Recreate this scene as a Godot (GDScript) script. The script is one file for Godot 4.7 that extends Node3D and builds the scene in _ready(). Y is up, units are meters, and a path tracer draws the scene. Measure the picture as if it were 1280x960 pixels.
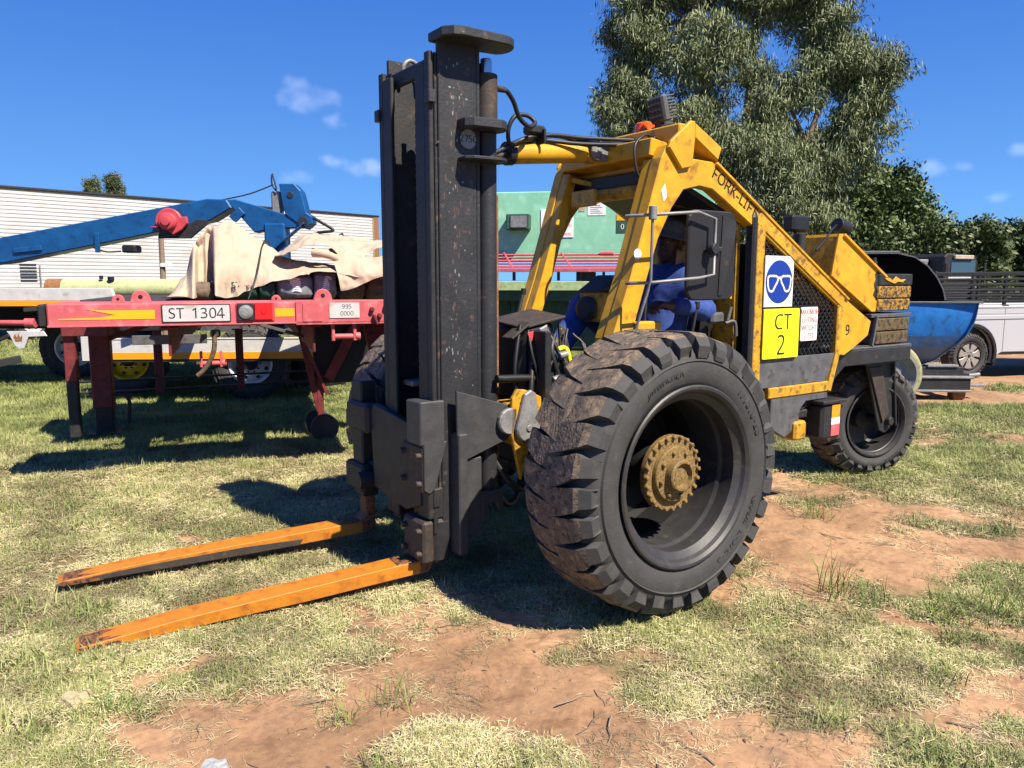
extends Node3D
# A yard with a three-wheeled forklift, parked trailers, a skip and a pickup under a clear sky.
var M := {}
var rng := RandomNumberGenerator.new()
var names := {}
var tufts_at := []

# ---------- helpers: scene objects ----------
func numbered(n: String) -> String:
	if not names.has(n):
		names[n] = 0
		return n
	names[n] += 1
	return "%s_%03d" % [n, names[n]]

func thing(called: String, label: String, category: String, at := Vector3.ZERO, turn := 0.0, group := "") -> Node3D:
	var o := Node3D.new()
	o.name = numbered(called)
	add_child(o)
	o.position = at
	o.rotation_degrees.y = turn
	tag(o, label, category, group)
	return o

func tag(o: Node, label: String, category: String, group := "") -> void:
	o.set_meta("label", label)
	o.set_meta("category", category)
	if group != "":
		o.set_meta("group", group)

func put(called: String, mesh: Mesh, mat: Material, parent: Node, xf := Transform3D.IDENTITY) -> MeshInstance3D:
	var m := MeshInstance3D.new()
	m.name = called if parent != self else numbered(called)
	m.mesh = mesh
	if mat: m.material_override = mat
	m.transform = xf
	parent.add_child(m, true)
	return m

func sub(called: String, parent: Node, at := Vector3.ZERO, turn := 0.0) -> Node3D:
	var o := Node3D.new()
	o.name = called
	parent.add_child(o, true)
	o.position = at
	o.rotation_degrees.y = turn
	return o

func S() -> SurfaceTool:
	var st := SurfaceTool.new()
	st.begin(Mesh.PRIMITIVE_TRIANGLES)
	return st

func obj(called: String, st: SurfaceTool, mat: Material, parent: Node, xf := Transform3D.IDENTITY) -> MeshInstance3D:
	st.generate_normals()
	return put(called, st.commit(), mat, parent, xf)

# ---------- helpers: shapes (a, b, c, d run counter-clockwise seen from outside) ----------
func tri(st: SurfaceTool, a: Vector3, b: Vector3, c: Vector3) -> void:
	st.add_vertex(a); st.add_vertex(c); st.add_vertex(b)

func quad(st: SurfaceTool, a: Vector3, b: Vector3, c: Vector3, d: Vector3) -> void:
	tri(st, a, b, c); tri(st, a, c, d)

func flat(st: SurfaceTool) -> void:
	st.set_smooth_group(-1)

func v(x: float, y: float, z: float) -> Vector3:
	return Vector3(x, y, z)

func xf(at: Vector3, rx := 0.0, ry := 0.0, rz := 0.0) -> Transform3D:
	return Transform3D(Basis.from_euler(Vector3(deg_to_rad(rx), deg_to_rad(ry), deg_to_rad(rz))), at)

# a box with chamfered edges
func box(st: SurfaceTool, c: Vector3, s: Vector3, b := 0.004, t := Transform3D.IDENTITY) -> void:
	flat(st)
	var h := s * 0.5
	b = min(b, min(h.x, min(h.y, h.z)) * 0.45)
	var p = func(sx, sy, sz, k):
		var q := Vector3(sx * (h.x - (0.0 if k == 0 else b)), sy * (h.y - (0.0 if k == 1 else b)), sz * (h.z - (0.0 if k == 2 else b)))
		return t * (c + q)
	for s1 in [-1, 1]:
		var f = [[p.call(s1, -1, -1, 0), p.call(s1, 1, -1, 0), p.call(s1, 1, 1, 0), p.call(s1, -1, 1, 0)],
			[p.call(-1, s1, -1, 1), p.call(-1, s1, 1, 1), p.call(1, s1, 1, 1), p.call(1, s1, -1, 1)],
			[p.call(-1, -1, s1, 2), p.call(1, -1, s1, 2), p.call(1, 1, s1, 2), p.call(-1, 1, s1, 2)]]
		for q in f:
			if s1 == 1: quad(st, q[0], q[1], q[2], q[3])
			else: quad(st, q[3], q[2], q[1], q[0])
	for s1 in [-1, 1]:
		for s2 in [-1, 1]:
			var e1 = [p.call(-1, s1, s2, 1), p.call(-1, s1, s2, 2), p.call(1, s1, s2, 2), p.call(1, s1, s2, 1)]
			var e2 = [p.call(s1, -1, s2, 2), p.call(s1, -1, s2, 0), p.call(s1, 1, s2, 0), p.call(s1, 1, s2, 2)]
			var e3 = [p.call(s1, s2, -1, 0), p.call(s1, s2, -1, 1), p.call(s1, s2, 1, 1), p.call(s1, s2, 1, 0)]
			for q in [e1, e2, e3]:
				if s1 * s2 == 1: quad(st, q[0], q[1], q[2], q[3])
				else: quad(st, q[3], q[2], q[1], q[0])
	for sx in [-1, 1]:
		for sy in [-1, 1]:
			for sz in [-1, 1]:
				var a = p.call(sx, sy, sz, 0); var bb = p.call(sx, sy, sz, 1); var cc = p.call(sx, sy, sz, 2)
				if sx * sy * sz == 1: tri(st, a, bb, cc)
				else: tri(st, a, cc, bb)

# box from its two corners
func bx(st: SurfaceTool, a: Vector3, d: Vector3, b := 0.004) -> void:
	box(st, (a + d) * 0.5, (d - a).abs(), b)

# rectangular bar from a to d; w along the side, h along up
func bar(st: SurfaceTool, a: Vector3, d: Vector3, w: float, h: float, up := Vector3.UP, b := 0.004) -> void:
	var z := (d - a).normalized()
	var x := up.cross(z).normalized()
	if x.length() < 0.5: x = Vector3.RIGHT.cross(z).normalized()
	var y := z.cross(x)
	box(st, Vector3.ZERO, Vector3(w, h, a.distance_to(d)), b, Transform3D(Basis(x, y, z), (a + d) * 0.5))

func pts(flatlist: Array) -> PackedVector2Array:
	var r := PackedVector2Array()
	for i in range(0, flatlist.size(), 2): r.append(Vector2(flatlist[i], flatlist[i + 1]))
	return r

func inset(p: PackedVector2Array, b: float) -> PackedVector2Array:
	var r := PackedVector2Array()
	var n := p.size()
	for i in n:
		var e1 := (p[i] - p[(i + n - 1) % n]).normalized()
		var e2 := (p[(i + 1) % n] - p[i]).normalized()
		var n1 := Vector2(-e1.y, e1.x)
		var n2 := Vector2(-e2.y, e2.x)
		var m := n1 + n2
		var l: float = max(m.length_squared(), 0.6)
		r.append(p[i] + m * (2.0 * b / l))
	return r

# polygon in the xy plane of t, thick from z0 to z1
func prism(st: SurfaceTool, flatlist: Array, z0: float, z1: float, b := 0.004, t := Transform3D.IDENTITY) -> void:
	var p := pts(flatlist)
	if Geometry2D.is_polygon_clockwise(p): p.reverse()
	if z1 < z0:
		var q := z0; z0 = z1; z1 = q
	b = min(b, (z1 - z0) * 0.4)
	flat(st)
	var n := p.size()
	var ins := inset(p, b)
	var ix := Geometry2D.triangulate_polygon(p)
	for i in range(0, ix.size(), 3):
		var a := ins[ix[i]]; var bb := ins[ix[i + 1]]; var c := ins[ix[i + 2]]
		if (bb - a).cross(c - a) < 0:
			var q := bb; bb = c; c = q
		tri(st, t * v(a.x, a.y, z1), t * v(bb.x, bb.y, z1), t * v(c.x, c.y, z1))
		tri(st, t * v(a.x, a.y, z0), t * v(c.x, c.y, z0), t * v(bb.x, bb.y, z0))
	for i in n:
		var j := (i + 1) % n
		quad(st, t * v(p[i].x, p[i].y, z0 + b), t * v(p[j].x, p[j].y, z0 + b), t * v(p[j].x, p[j].y, z1 - b), t * v(p[i].x, p[i].y, z1 - b))
		if b > 0.0:
			quad(st, t * v(p[i].x, p[i].y, z1 - b), t * v(p[j].x, p[j].y, z1 - b), t * v(ins[j].x, ins[j].y, z1), t * v(ins[i].x, ins[i].y, z1))
			quad(st, t * v(ins[i].x, ins[i].y, z0), t * v(ins[j].x, ins[j].y, z0), t * v(p[j].x, p[j].y, z0 + b), t * v(p[i].x, p[i].y, z0 + b))

# surface of revolution about the z axis of t; profile of (r, z), outside is to the left of the direction of travel seen with r to the right
func lathe(st: SurfaceTool, prof: Array, seg := 32, t := Transform3D.IDENTITY, soft := false, g0 := 1) -> void:
	for k in prof.size() - 1:
		st.set_smooth_group(g0 if soft else g0 + k)
		var r0: float = prof[k][0]; var z0: float = prof[k][1]; var r1: float = prof[k + 1][0]; var z1: float = prof[k + 1][1]
		for i in seg:
			var a := TAU * i / seg; var d := TAU * (i + 1) / seg
			var p0 := t * v(r0 * cos(a), r0 * sin(a), z0); var p1 := t * v(r0 * cos(d), r0 * sin(d), z0)
			var q0 := t * v(r1 * cos(a), r1 * sin(a), z1); var q1 := t * v(r1 * cos(d), r1 * sin(d), z1)
			if r0 > 0.0005: tri(st, p0, p1, q1)
			if r1 > 0.0005: tri(st, p0, q1, q0)

func along(a: Vector3, d: Vector3) -> Transform3D:
	var z := (d - a).normalized()
	var x := (Vector3.UP if abs(z.y) < 0.9 else Vector3.RIGHT).cross(z).normalized()
	return Transform3D(Basis(x, z.cross(x), z), a)

func rod(st: SurfaceTool, a: Vector3, d: Vector3, r0: float, r1 := -1.0, seg := 16, b := 0.003) -> void:
	if r1 < 0: r1 = r0
	var l := a.distance_to(d)
	b = min(b, min(r0, r1) * 0.4)
	lathe(st, [[0.0, 0.0], [r0 - b, 0.0], [r0, b], [r1, l - b], [r1 - b, l], [0.0, l]], seg, along(a, d))

# smooth tube through points
func tube(st: SurfaceTool, p: Array, r: float, seg := 8, r_end := -1.0, smooth := 4) -> void:
	var path := []
	if p.size() > 2 and smooth > 1:
		for i in p.size() - 1:
			var a: Vector3 = p[max(i - 1, 0)]; var d: Vector3 = p[min(i + 2, p.size() - 1)]
			for k in smooth: path.append((p[i] as Vector3).cubic_interpolate(p[i + 1], a, d, float(k) / smooth))
		path.append(p[-1])
	else: path = p
	st.set_smooth_group(1)
	var rings := []
	var x := Vector3.ZERO
	for i in path.size():
		var z: Vector3 = (path[min(i + 1, path.size() - 1)] - path[max(i - 1, 0)]).normalized()
		if i == 0: x = (Vector3.UP if abs(z.y) < 0.9 else Vector3.RIGHT).cross(z).normalized()
		else: x = (x - z * x.dot(z)).normalized()
		var y := z.cross(x)
		var rr := r if r_end < 0 else lerpf(r, r_end, float(i) / (path.size() - 1))
		var ring := []
		for k in seg: ring.append(path[i] + (x * cos(TAU * k / seg) + y * sin(TAU * k / seg)) * rr)
		rings.append(ring)
	for i in rings.size() - 1:
		for k in seg:
			var j := (k + 1) % seg
			quad(st, rings[i][k], rings[i][j], rings[i + 1][j], rings[i + 1][k])
	st.set_smooth_group(2)
	for k in range(1, seg - 1):
		tri(st, rings[0][0], rings[0][k + 1], rings[0][k])
		tri(st, rings[-1][0], rings[-1][k], rings[-1][k + 1])

func arc(cx: float, cy: float, r: float, a0: float, a1: float, n: int) -> Array:
	var o := []
	for i in n + 1:
		var a := deg_to_rad(lerpf(a0, a1, float(i) / n))
		o.append(cx + r * cos(a)); o.append(cy + r * sin(a))
	return o

func round_rect(x0: float, y0: float, x1: float, y1: float, r: float) -> Array:
	return arc(x1 - r, y1 - r, r, 0, 90, 4) + arc(x0 + r, y1 - r, r, 90, 180, 4) + arc(x0 + r, y0 + r, r, 180, 270, 4) + arc(x1 - r, y0 + r, r, 270, 360, 4)

var fonts := {}
func letters(txt: String, h: float, depth := 0.003, face := "Droid Sans", bold := true) -> Mesh:
	if not fonts.has(face):
		var f := SystemFont.new()
		f.font_names = PackedStringArray([face])
		fonts[face] = f
	var t := TextMesh.new()
	t.font = fonts[face]
	t.font_size = 32
	t.pixel_size = h / 23.0
	t.depth = depth
	t.curve_step = 2.0
	t.text = txt
	return t

# smooth union of tapered capsules meshed as surface nets; bones = [a, b, ra, rb]
func body_mesh(bones: Array, cell: float, k: float, bump := 0.0) -> ArrayMesh:
	var lo := Vector3(1e9, 1e9, 1e9); var hi := -lo
	for b in bones:
		var m: float = max(b[2], b[3]) + cell * 3 + k
		lo = lo.min(b[0] - Vector3.ONE * m).min(b[1] - Vector3.ONE * m)
		hi = hi.max(b[0] + Vector3.ONE * m).max(b[1] + Vector3.ONE * m)
	var nx := int((hi.x - lo.x) / cell) + 2; var ny := int((hi.y - lo.y) / cell) + 2; var nz := int((hi.z - lo.z) / cell) + 2
	var f := PackedFloat32Array(); f.resize(nx * ny * nz); f.fill(1.0)
	for b in bones:
		var a: Vector3 = b[0]; var d: Vector3 = b[1]; var ra: float = b[2]; var rb: float = b[3]
		var m: float = max(ra, rb) + cell * 2 + k
		var l := ((a.min(d) - Vector3.ONE * m - lo) / cell).floor(); var h := ((a.max(d) + Vector3.ONE * m - lo) / cell).ceil()
		var ab: Vector3 = d - a; var il: float = 1.0 / max(ab.length_squared(), 1e-9)
		for iz in range(max(0, int(l.z)), min(nz, int(h.z) + 1)):
			for iy in range(max(0, int(l.y)), min(ny, int(h.y) + 1)):
				var o := (iz * ny + iy) * nx
				for ix in range(max(0, int(l.x)), min(nx, int(h.x) + 1)):
					var p := lo + Vector3(ix, iy, iz) * cell - a
					var t := clampf(p.dot(ab) * il, 0.0, 1.0)
					var dist := (p - ab * t).length() - (ra + (rb - ra) * t)
					var g := f[o + ix]
					var q: float = max(k - abs(g - dist), 0.0) / k
					f[o + ix] = min(g, dist) - q * q * k * 0.25
	var noise := FastNoiseLite.new(); noise.seed = 5; noise.frequency = 9.0
	if bump > 0.0:
		for iz in nz:
			for iy in ny:
				for ix in nx:
					var i := (iz * ny + iy) * nx + ix
					if abs(f[i]) < cell * 4: f[i] += bump * noise.get_noise_3d(ix * cell, iy * cell * 0.6, iz * cell)
	var vid := {}
	var vs := PackedVector3Array()
	for iz in nz - 1:
		for iy in ny - 1:
			for ix in nx - 1:
				var i := (iz * ny + iy) * nx + ix
				var neg := 0
				for c in 8:
					if f[i + (c & 1) + ((c >> 1) & 1) * nx + (c >> 2) * nx * ny] < 0.0: neg += 1
				if neg == 0 or neg == 8: continue
				var sum := Vector3.ZERO; var cnt := 0
				for c in 8:
					for ax in 3:
						if c & (1 << ax): continue
						var c2 := c | (1 << ax)
						var f0 := f[i + (c & 1) + ((c >> 1) & 1) * nx + (c >> 2) * nx * ny]
						var f1 := f[i + (c2 & 1) + ((c2 >> 1) & 1) * nx + (c2 >> 2) * nx * ny]
						if (f0 < 0.0) != (f1 < 0.0):
							var t := f0 / (f0 - f1)
							var q := Vector3(c & 1, (c >> 1) & 1, c >> 2)
							q[ax] += t
							sum += q; cnt += 1
				vid[i] = vs.size()
				vs.append(lo + (Vector3(ix, iy, iz) + sum / cnt) * cell)
	var st := S()
	st.set_smooth_group(0)
	var str_ := [1, nx, nx * ny]
	for i in vid:
		for ax in 3:
			var o1: int = str_[(ax + 1) % 3]; var o2: int = str_[(ax + 2) % 3]
			var j: int = i + str_[ax]
			if (f[i] < 0.0) == (f[j] < 0.0): continue
			if not (vid.has(i - o1) and vid.has(i - o2) and vid.has(i - o1 - o2)): continue
			var a := vs[vid[i]]; var b := vs[vid[i - o1]]; var c := vs[vid[i - o1 - o2]]; var d := vs[vid[i - o2]]
			if f[i] < 0.0: quad(st, a, b, c, d)
			else: quad(st, d, c, b, a)
	st.generate_normals()
	return st.commit()

# ---------- helpers: materials ----------
func noise_bytes(sz: int, sd: int, freq: float, oct := 4) -> PackedByteArray:
	var n := FastNoiseLite.new()
	n.seed = sd
	n.frequency = freq
	n.fractal_octaves = oct
	n.noise_type = FastNoiseLite.TYPE_SIMPLEX_SMOOTH
	var im := n.get_seamless_image(sz, sz)
	im.convert(Image.FORMAT_L8)
	return im.get_data()

# base tone between dark and light (large noise a), then marks where a finer noise passes a threshold
func wear(sz: int, sd: int, dark: Color, light: Color, marks: Array, fa := 0.01, streak := 0.0) -> ImageTexture:
	var a := noise_bytes(sz, sd, fa, 5)
	var g := noise_bytes(sz, sd + 77, 0.12, 2)
	var layers := []
	for m in marks: layers.append([noise_bytes(sz, sd + 13 + layers.size(), m[1], 5), m[0], m[2], m[3]])
	var out := PackedByteArray(); out.resize(sz * sz * 3)
	for y in sz:
		for x in sz:
			var i := y * sz + x
			var t := clampf(a[i] / 255.0 + (g[i] - 128) / 900.0, 0.0, 1.0)
			var c := dark.lerp(light, t)
			for l in layers:
				var w := clampf((l[0][i] / 255.0 - l[2]) / l[3], 0.0, 1.0)
				if w > 0.0: c = c.lerp(l[1], w)
			out[i * 3] = int(clampf(c.r, 0, 1) * 255); out[i * 3 + 1] = int(clampf(c.g, 0, 1) * 255); out[i * 3 + 2] = int(clampf(c.b, 0, 1) * 255)
	var im := Image.create_from_data(sz, sz, false, Image.FORMAT_RGB8, out)
	im.generate_mipmaps()
	return ImageTexture.create_from_image(im)

var bumps := {}
func bump_tex(sd: int, freq: float, strength: float) -> ImageTexture:
	var key := "%d_%f_%f" % [sd, freq, strength]
	if not bumps.has(key):
		var im := Image.create_from_data(512, 512, false, Image.FORMAT_L8, noise_bytes(512, sd, freq, 5))
		im.convert(Image.FORMAT_RGBA8)
		im.bump_map_to_normal_map(strength)
		im.generate_mipmaps()
		bumps[key] = ImageTexture.create_from_image(im)
	return bumps[key]

func mat(key: String, tex: Texture2D, rough: float, metal := 0.0, scale := 1.0, nrm: Texture2D = null, nscale := 0.5) -> StandardMaterial3D:
	var m := StandardMaterial3D.new()
	if tex: m.albedo_texture = tex
	m.roughness = rough
	m.metallic = metal
	m.uv1_triplanar = true
	m.uv1_scale = Vector3.ONE * scale
	if nrm:
		m.normal_enabled = true
		m.normal_texture = nrm
		m.normal_scale = nscale
	m.cull_mode = BaseMaterial3D.CULL_DISABLED
	M[key] = m
	return m

func plain(key: String, c: Color, rough := 0.6, metal := 0.0) -> StandardMaterial3D:
	var m := StandardMaterial3D.new()
	m.albedo_color = c
	m.roughness = rough
	m.metallic = metal
	m.cull_mode = BaseMaterial3D.CULL_DISABLED
	M[key] = m
	return m

func C(r: int, g: int, b: int) -> Color:
	return Color(r / 255.0, g / 255.0, b / 255.0)

func make_materials() -> void:
	var fine := bump_tex(3, 0.05, 3.0)
	var soft := bump_tex(8, 0.012, 6.0)
	mat("yellow", wear(512, 11, C(188, 139, 26), C(214, 162, 34), [[C(128, 92, 34), 0.008, 0.70, 0.3], [C(70, 56, 42), 0.09, 0.83, 0.05]], 0.006), 0.42, 0.0, 1.3, soft, 0.25)
	mat("yellow_worn", wear(512, 21, C(172, 128, 32), C(208, 160, 38), [[C(110, 84, 46), 0.012, 0.60, 0.3], [C(44, 40, 38), 0.05, 0.77, 0.05]], 0.01), 0.5, 0.0, 1.6, soft, 0.3)
	mat("yellow_hub", wear(512, 31, C(100, 80, 42), C(146, 116, 60), [[C(70, 56, 40), 0.03, 0.55, 0.2], [C(128, 112, 92), 0.02, 0.66, 0.2]], 0.02), 0.7, 0.0, 4.0, fine, 0.4)
	mat("mast", wear(512, 41, C(31, 32, 35), C(46, 47, 50), [[C(84, 66, 60), 0.012, 0.74, 0.2], [C(150, 146, 142), 0.05, 0.90, 0.03]], 0.006), 0.55, 0.0, 1.5, fine, 0.25)
	mat("steel_dark", wear(512, 51, C(25, 26, 28), C(43, 43, 45), [[C(70, 56, 44), 0.01, 0.72, 0.3]], 0.008), 0.6, 0.0, 1.5, fine, 0.2)
	mat("steel_rust", wear(512, 61, C(44, 40, 37), C(66, 56, 48), [[C(104, 70, 40), 0.012, 0.66, 0.3]], 0.01), 0.7, 0.0, 2.0, fine, 0.4)
	mat("grey", wear(512, 71, C(70, 71, 74), C(92, 93, 96), [[C(136, 124, 116), 0.08, 0.86, 0.05], [C(56, 50, 46), 0.01, 0.70, 0.3]], 0.008), 0.55, 0.0, 2.0, fine, 0.25)
	mat("grey_mid", wear(512, 73, C(52, 53, 55), C(68, 68, 70), [[C(74, 66, 58), 0.01, 0.72, 0.3], [C(150, 140, 130), 0.08, 0.87, 0.05]], 0.008), 0.5, 0.0, 2.0, fine, 0.2)
	mat("grey_light", wear(512, 72, C(112, 113, 114), C(146, 146, 146), [[C(90, 78, 64), 0.012, 0.72, 0.3]], 0.01), 0.5, 0.2, 2.0, fine, 0.25)
	mat("chrome", null, 0.2, 1.0).albedo_color = C(190, 190, 195)
	mat("rubber", wear(512, 81, C(136, 136, 137), C(160, 159, 158), [[C(196, 184, 170), 0.01, 0.66, 0.3], [C(180, 170, 160), 0.08, 0.80, 0.1]], 0.01), 0.75, 0.0, 2.0, fine, 0.35)
	M.rubber.vertex_color_use_as_albedo = true
	mat("tread", wear(512, 83, C(74, 66, 58), C(112, 98, 84), [[C(150, 124, 96), 0.012, 0.58, 0.25], [C(172, 148, 118), 0.06, 0.72, 0.12], [C(46, 43, 41), 0.02, 0.66, 0.12]], 0.012), 0.9, 0.0, 2.2, bump_tex(19, 0.045, 9.0), 0.9)
	mat("hose", wear(256, 82, C(26, 26, 27), C(40, 40, 41), [], 0.02), 0.5, 0.0, 4.0)
	mat("rim", wear(512, 91, C(42, 42, 44), C(58, 57, 57), [[C(84, 76, 68), 0.01, 0.70, 0.3]], 0.01), 0.5, 0.0, 2.0, fine, 0.1)
	mat("fork", wear(512, 101, C(168, 102, 20), C(190, 122, 28), [[C(150, 86, 26), 0.01, 0.66, 0.3], [C(92, 62, 42), 0.09, 0.86, 0.05]], 0.008), 0.55, 0.0, 1.5, fine, 0.3)
	mat("fork_worn", wear(512, 111, C(84, 58, 40), C(150, 88, 36), [[C(40, 36, 36), 0.03, 0.5, 0.2]], 0.02), 0.65, 0.0, 2.0, fine, 0.4)
	mat("black", wear(256, 121, C(16, 16, 17), C(30, 30, 31), [], 0.02), 0.5, 0.0, 2.0)
	mat("orange_lens", null, 0.25).albedo_color = C(236, 88, 20)
	mat("sign_white", wear(256, 131, C(222, 222, 220), C(238, 238, 236), [[C(170, 162, 150), 0.04, 0.84, 0.1]], 0.01), 0.4, 0.0, 2.0)
	plain("sign_blue", C(16, 50, 142), 0.4)
	mat("sign_yellow", wear(256, 141, C(236, 240, 14), C(246, 250, 30), [[C(206, 206, 40), 0.01, 0.80, 0.2]], 0.01), 0.45, 0.0, 2.0)
	mat("primer", wear(256, 45, C(66, 52, 50), C(84, 62, 58), [], 0.03), 0.7, 0.0, 4.0)
	plain("pit_shade", C(4, 4, 6), 1.0).metallic_specular = 0.0  # shade inside the skip, put into the colour of its back plate
	mat("slab", wear(512, 46, C(120, 90, 30), C(186, 138, 36), [[C(60, 50, 36), 0.014, 0.52, 0.2], [C(34, 32, 30), 0.03, 0.62, 0.1]], 0.012), 0.7, 0.0, 2.4, fine, 0.4)
	mat("slab_dark", wear(512, 47, C(66, 56, 40), C(110, 88, 46), [[C(40, 37, 33), 0.014, 0.5, 0.2]], 0.012), 0.75, 0.0, 2.4, fine, 0.4)
	plain("rim_shade", C(13, 13, 14), 0.7)  # deep barrel and disc coloured black to stand for shade in the rim
	plain("moulding", C(44, 44, 45), 0.6)
	plain("ink", C(26, 26, 26), 0.6)
	plain("ink_red", C(176, 40, 40), 0.6)
	mat("red_paint", wear(512, 151, C(176, 80, 86), C(196, 96, 100), [[C(222, 120, 122), 0.01, 0.62, 0.3], [C(96, 46, 46), 0.08, 0.87, 0.05]], 0.006), 0.5, 0.0, 1.5, soft, 0.2)
	mat("red_dark", wear(512, 152, C(92, 30, 32), C(124, 42, 44), [[C(56, 36, 34), 0.02, 0.6, 0.2]], 0.01), 0.6, 0.0, 1.5, fine, 0.3)
	plain("tape_yellow", C(226, 166, 26), 0.4)
	plain("tape_orange", C(244, 150, 10), 0.4)
	plain("lamp_red", C(220, 30, 36), 0.2)
	mat("tarp", wear(512, 161, C(164, 148, 128), C(188, 170, 148), [[C(150, 136, 120), 0.01, 0.6, 0.3]], 0.006), 0.85, 0.0, 1.0, bump_tex(9, 0.02, 5.0), 0.35)
	mat("bag_white", wear(256, 171, C(104, 110, 118), C(144, 148, 154), [], 0.02), 0.8, 0.0, 3.0, soft, 0.5)
	mat("bag_green", wear(256, 172, C(18, 58, 50), C(30, 80, 66), [[C(60, 60, 60), 0.03, 0.68, 0.2]], 0.02), 0.7, 0.0, 3.0, soft, 0.5)
	mat("bag_brown", wear(256, 173, C(84, 70, 58), C(120, 100, 84), [[C(50, 46, 44), 0.03, 0.62, 0.2]], 0.02), 0.8, 0.0, 3.0, soft, 0.5)
	mat("white_paint", wear(512, 181, C(182, 180, 178), C(200, 198, 196), [[C(164, 156, 146), 0.01, 0.68, 0.3], [C(110, 84, 66), 0.08, 0.88, 0.04]], 0.008), 0.5, 0.0, 1.0, soft, 0.15)
	mat("white_wall", wear(512, 182, C(180, 180, 181), C(194, 194, 193), [[C(180, 174, 166), 0.006, 0.72, 0.3]], 0.006), 0.55, 0.0, 0.3)
	mat("crane_blue", wear(512, 191, C(8, 64, 114), C(16, 82, 138), [[C(8, 56, 102), 0.01, 0.68, 0.3], [C(10, 44, 84), 0.08, 0.87, 0.05]], 0.006), 0.4, 0.0, 1.0, soft, 0.15)
	mat("crane_red", wear(256, 192, C(176, 60, 68), C(200, 76, 82), [], 0.01), 0.45, 0.0, 2.0)
	mat("pipe", wear(512, 201, C(160, 170, 120), C(186, 192, 146), [[C(150, 132, 96), 0.015, 0.62, 0.3]], 0.01), 0.5, 0.0, 1.2)
	mat("rust", wear(256, 211, C(110, 74, 46), C(158, 112, 66), [], 0.03), 0.85, 0.0, 2.0, fine, 0.5)
	mat("green_paint", wear(512, 221, C(128, 188, 156), C(144, 204, 172), [[C(104, 160, 130), 0.05, 0.86, 0.06], [C(156, 210, 180), 0.008, 0.62, 0.3]], 0.006), 0.5, 0.0, 0.8, soft, 0.1)
	mat("green_dark", wear(512, 222, C(36, 66, 54), C(52, 88, 70), [[C(60, 60, 50), 0.02, 0.64, 0.2]], 0.008), 0.6, 0.0, 1.0)
	mat("green_pale", wear(512, 223, C(138, 160, 112), C(180, 196, 146), [[C(120, 112, 80), 0.01, 0.66, 0.3]], 0.012), 0.6, 0.0, 1.2)
	mat("skip_blue", wear(512, 231, C(12, 96, 176), C(22, 122, 202), [[C(40, 60, 84), 0.008, 0.72, 0.25]], 0.006), 0.6, 0.0, 0.9, soft, 0.3)
	mat("skip_mid", wear(512, 233, C(40, 84, 136), C(62, 106, 156), [[C(84, 92, 106), 0.008, 0.5, 0.3]], 0.008), 0.6, 0.0, 0.9, soft, 0.3)
	mat("skip_grey", wear(512, 232, C(84, 90, 104), C(108, 114, 126), [[C(110, 102, 98), 0.008, 0.62, 0.3]], 0.008), 0.5, 0.0, 1.0, soft, 0.3)
	mat("silver", null, 0.35, 0.1).albedo_color = C(178, 179, 184)
	mat("alloy", null, 0.35, 0.5).albedo_color = C(170, 164, 156)
	mat("plastic", null, 0.6).albedo_color = C(24, 24, 26)
	mat("wood_pole", wear(256, 241, C(112, 92, 76), C(150, 126, 106), [], 0.03), 0.9, 0.0, 2.0, fine, 0.5)
	mat("cloth", wear(512, 251, C(32, 56, 122), C(50, 80, 152), [[C(24, 44, 96), 0.02, 0.62, 0.3]], 0.012), 0.85, 0.0, 2.0, soft, 0.4)
	mat("hat", wear(256, 252, C(84, 84, 86), C(112, 112, 112), [], 0.02), 0.9, 0.0, 3.0, fine, 0.4)
	mat("skin", wear(256, 253, C(58, 38, 30), C(76, 50, 40), [], 0.02), 0.55, 0.0, 4.0)
	mat("leather", wear(256, 254, C(40, 38, 36), C(84, 78, 70), [[C(130, 118, 104), 0.03, 0.6, 0.2]], 0.02), 0.7, 0.0, 5.0, fine, 0.5)
	mat("stone", wear(256, 261, C(150, 136, 104), C(184, 170, 136), [], 0.02), 0.9, 0.0, 3.0, fine, 0.8)
	mat("stone_grey", wear(256, 262, C(128, 130, 130), C(166, 168, 168), [], 0.02), 0.9, 0.0, 3.0, fine, 0.8)
	mat("bark", wear(512, 271, C(96, 80, 68), C(150, 132, 116), [[C(70, 52, 42), 0.03, 0.55, 0.2]], 0.02), 0.9, 0.0, 0.8, fine, 0.8)
	mat("wheel_pale", wear(256, 272, C(134, 130, 98), C(164, 158, 120), [[C(110, 100, 76), 0.02, 0.62, 0.3]], 0.02), 0.8, 0.0, 2.0)
	plain("yellow_rim", C(226, 190, 40), 0.4)
	plain("white_rim", C(222, 222, 222), 0.4)
	var gl := plain("glass", Color(0.5, 0.62, 0.7, 0.35), 0.05)
	gl.transparency = BaseMaterial3D.TRANSPARENCY_ALPHA

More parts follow.
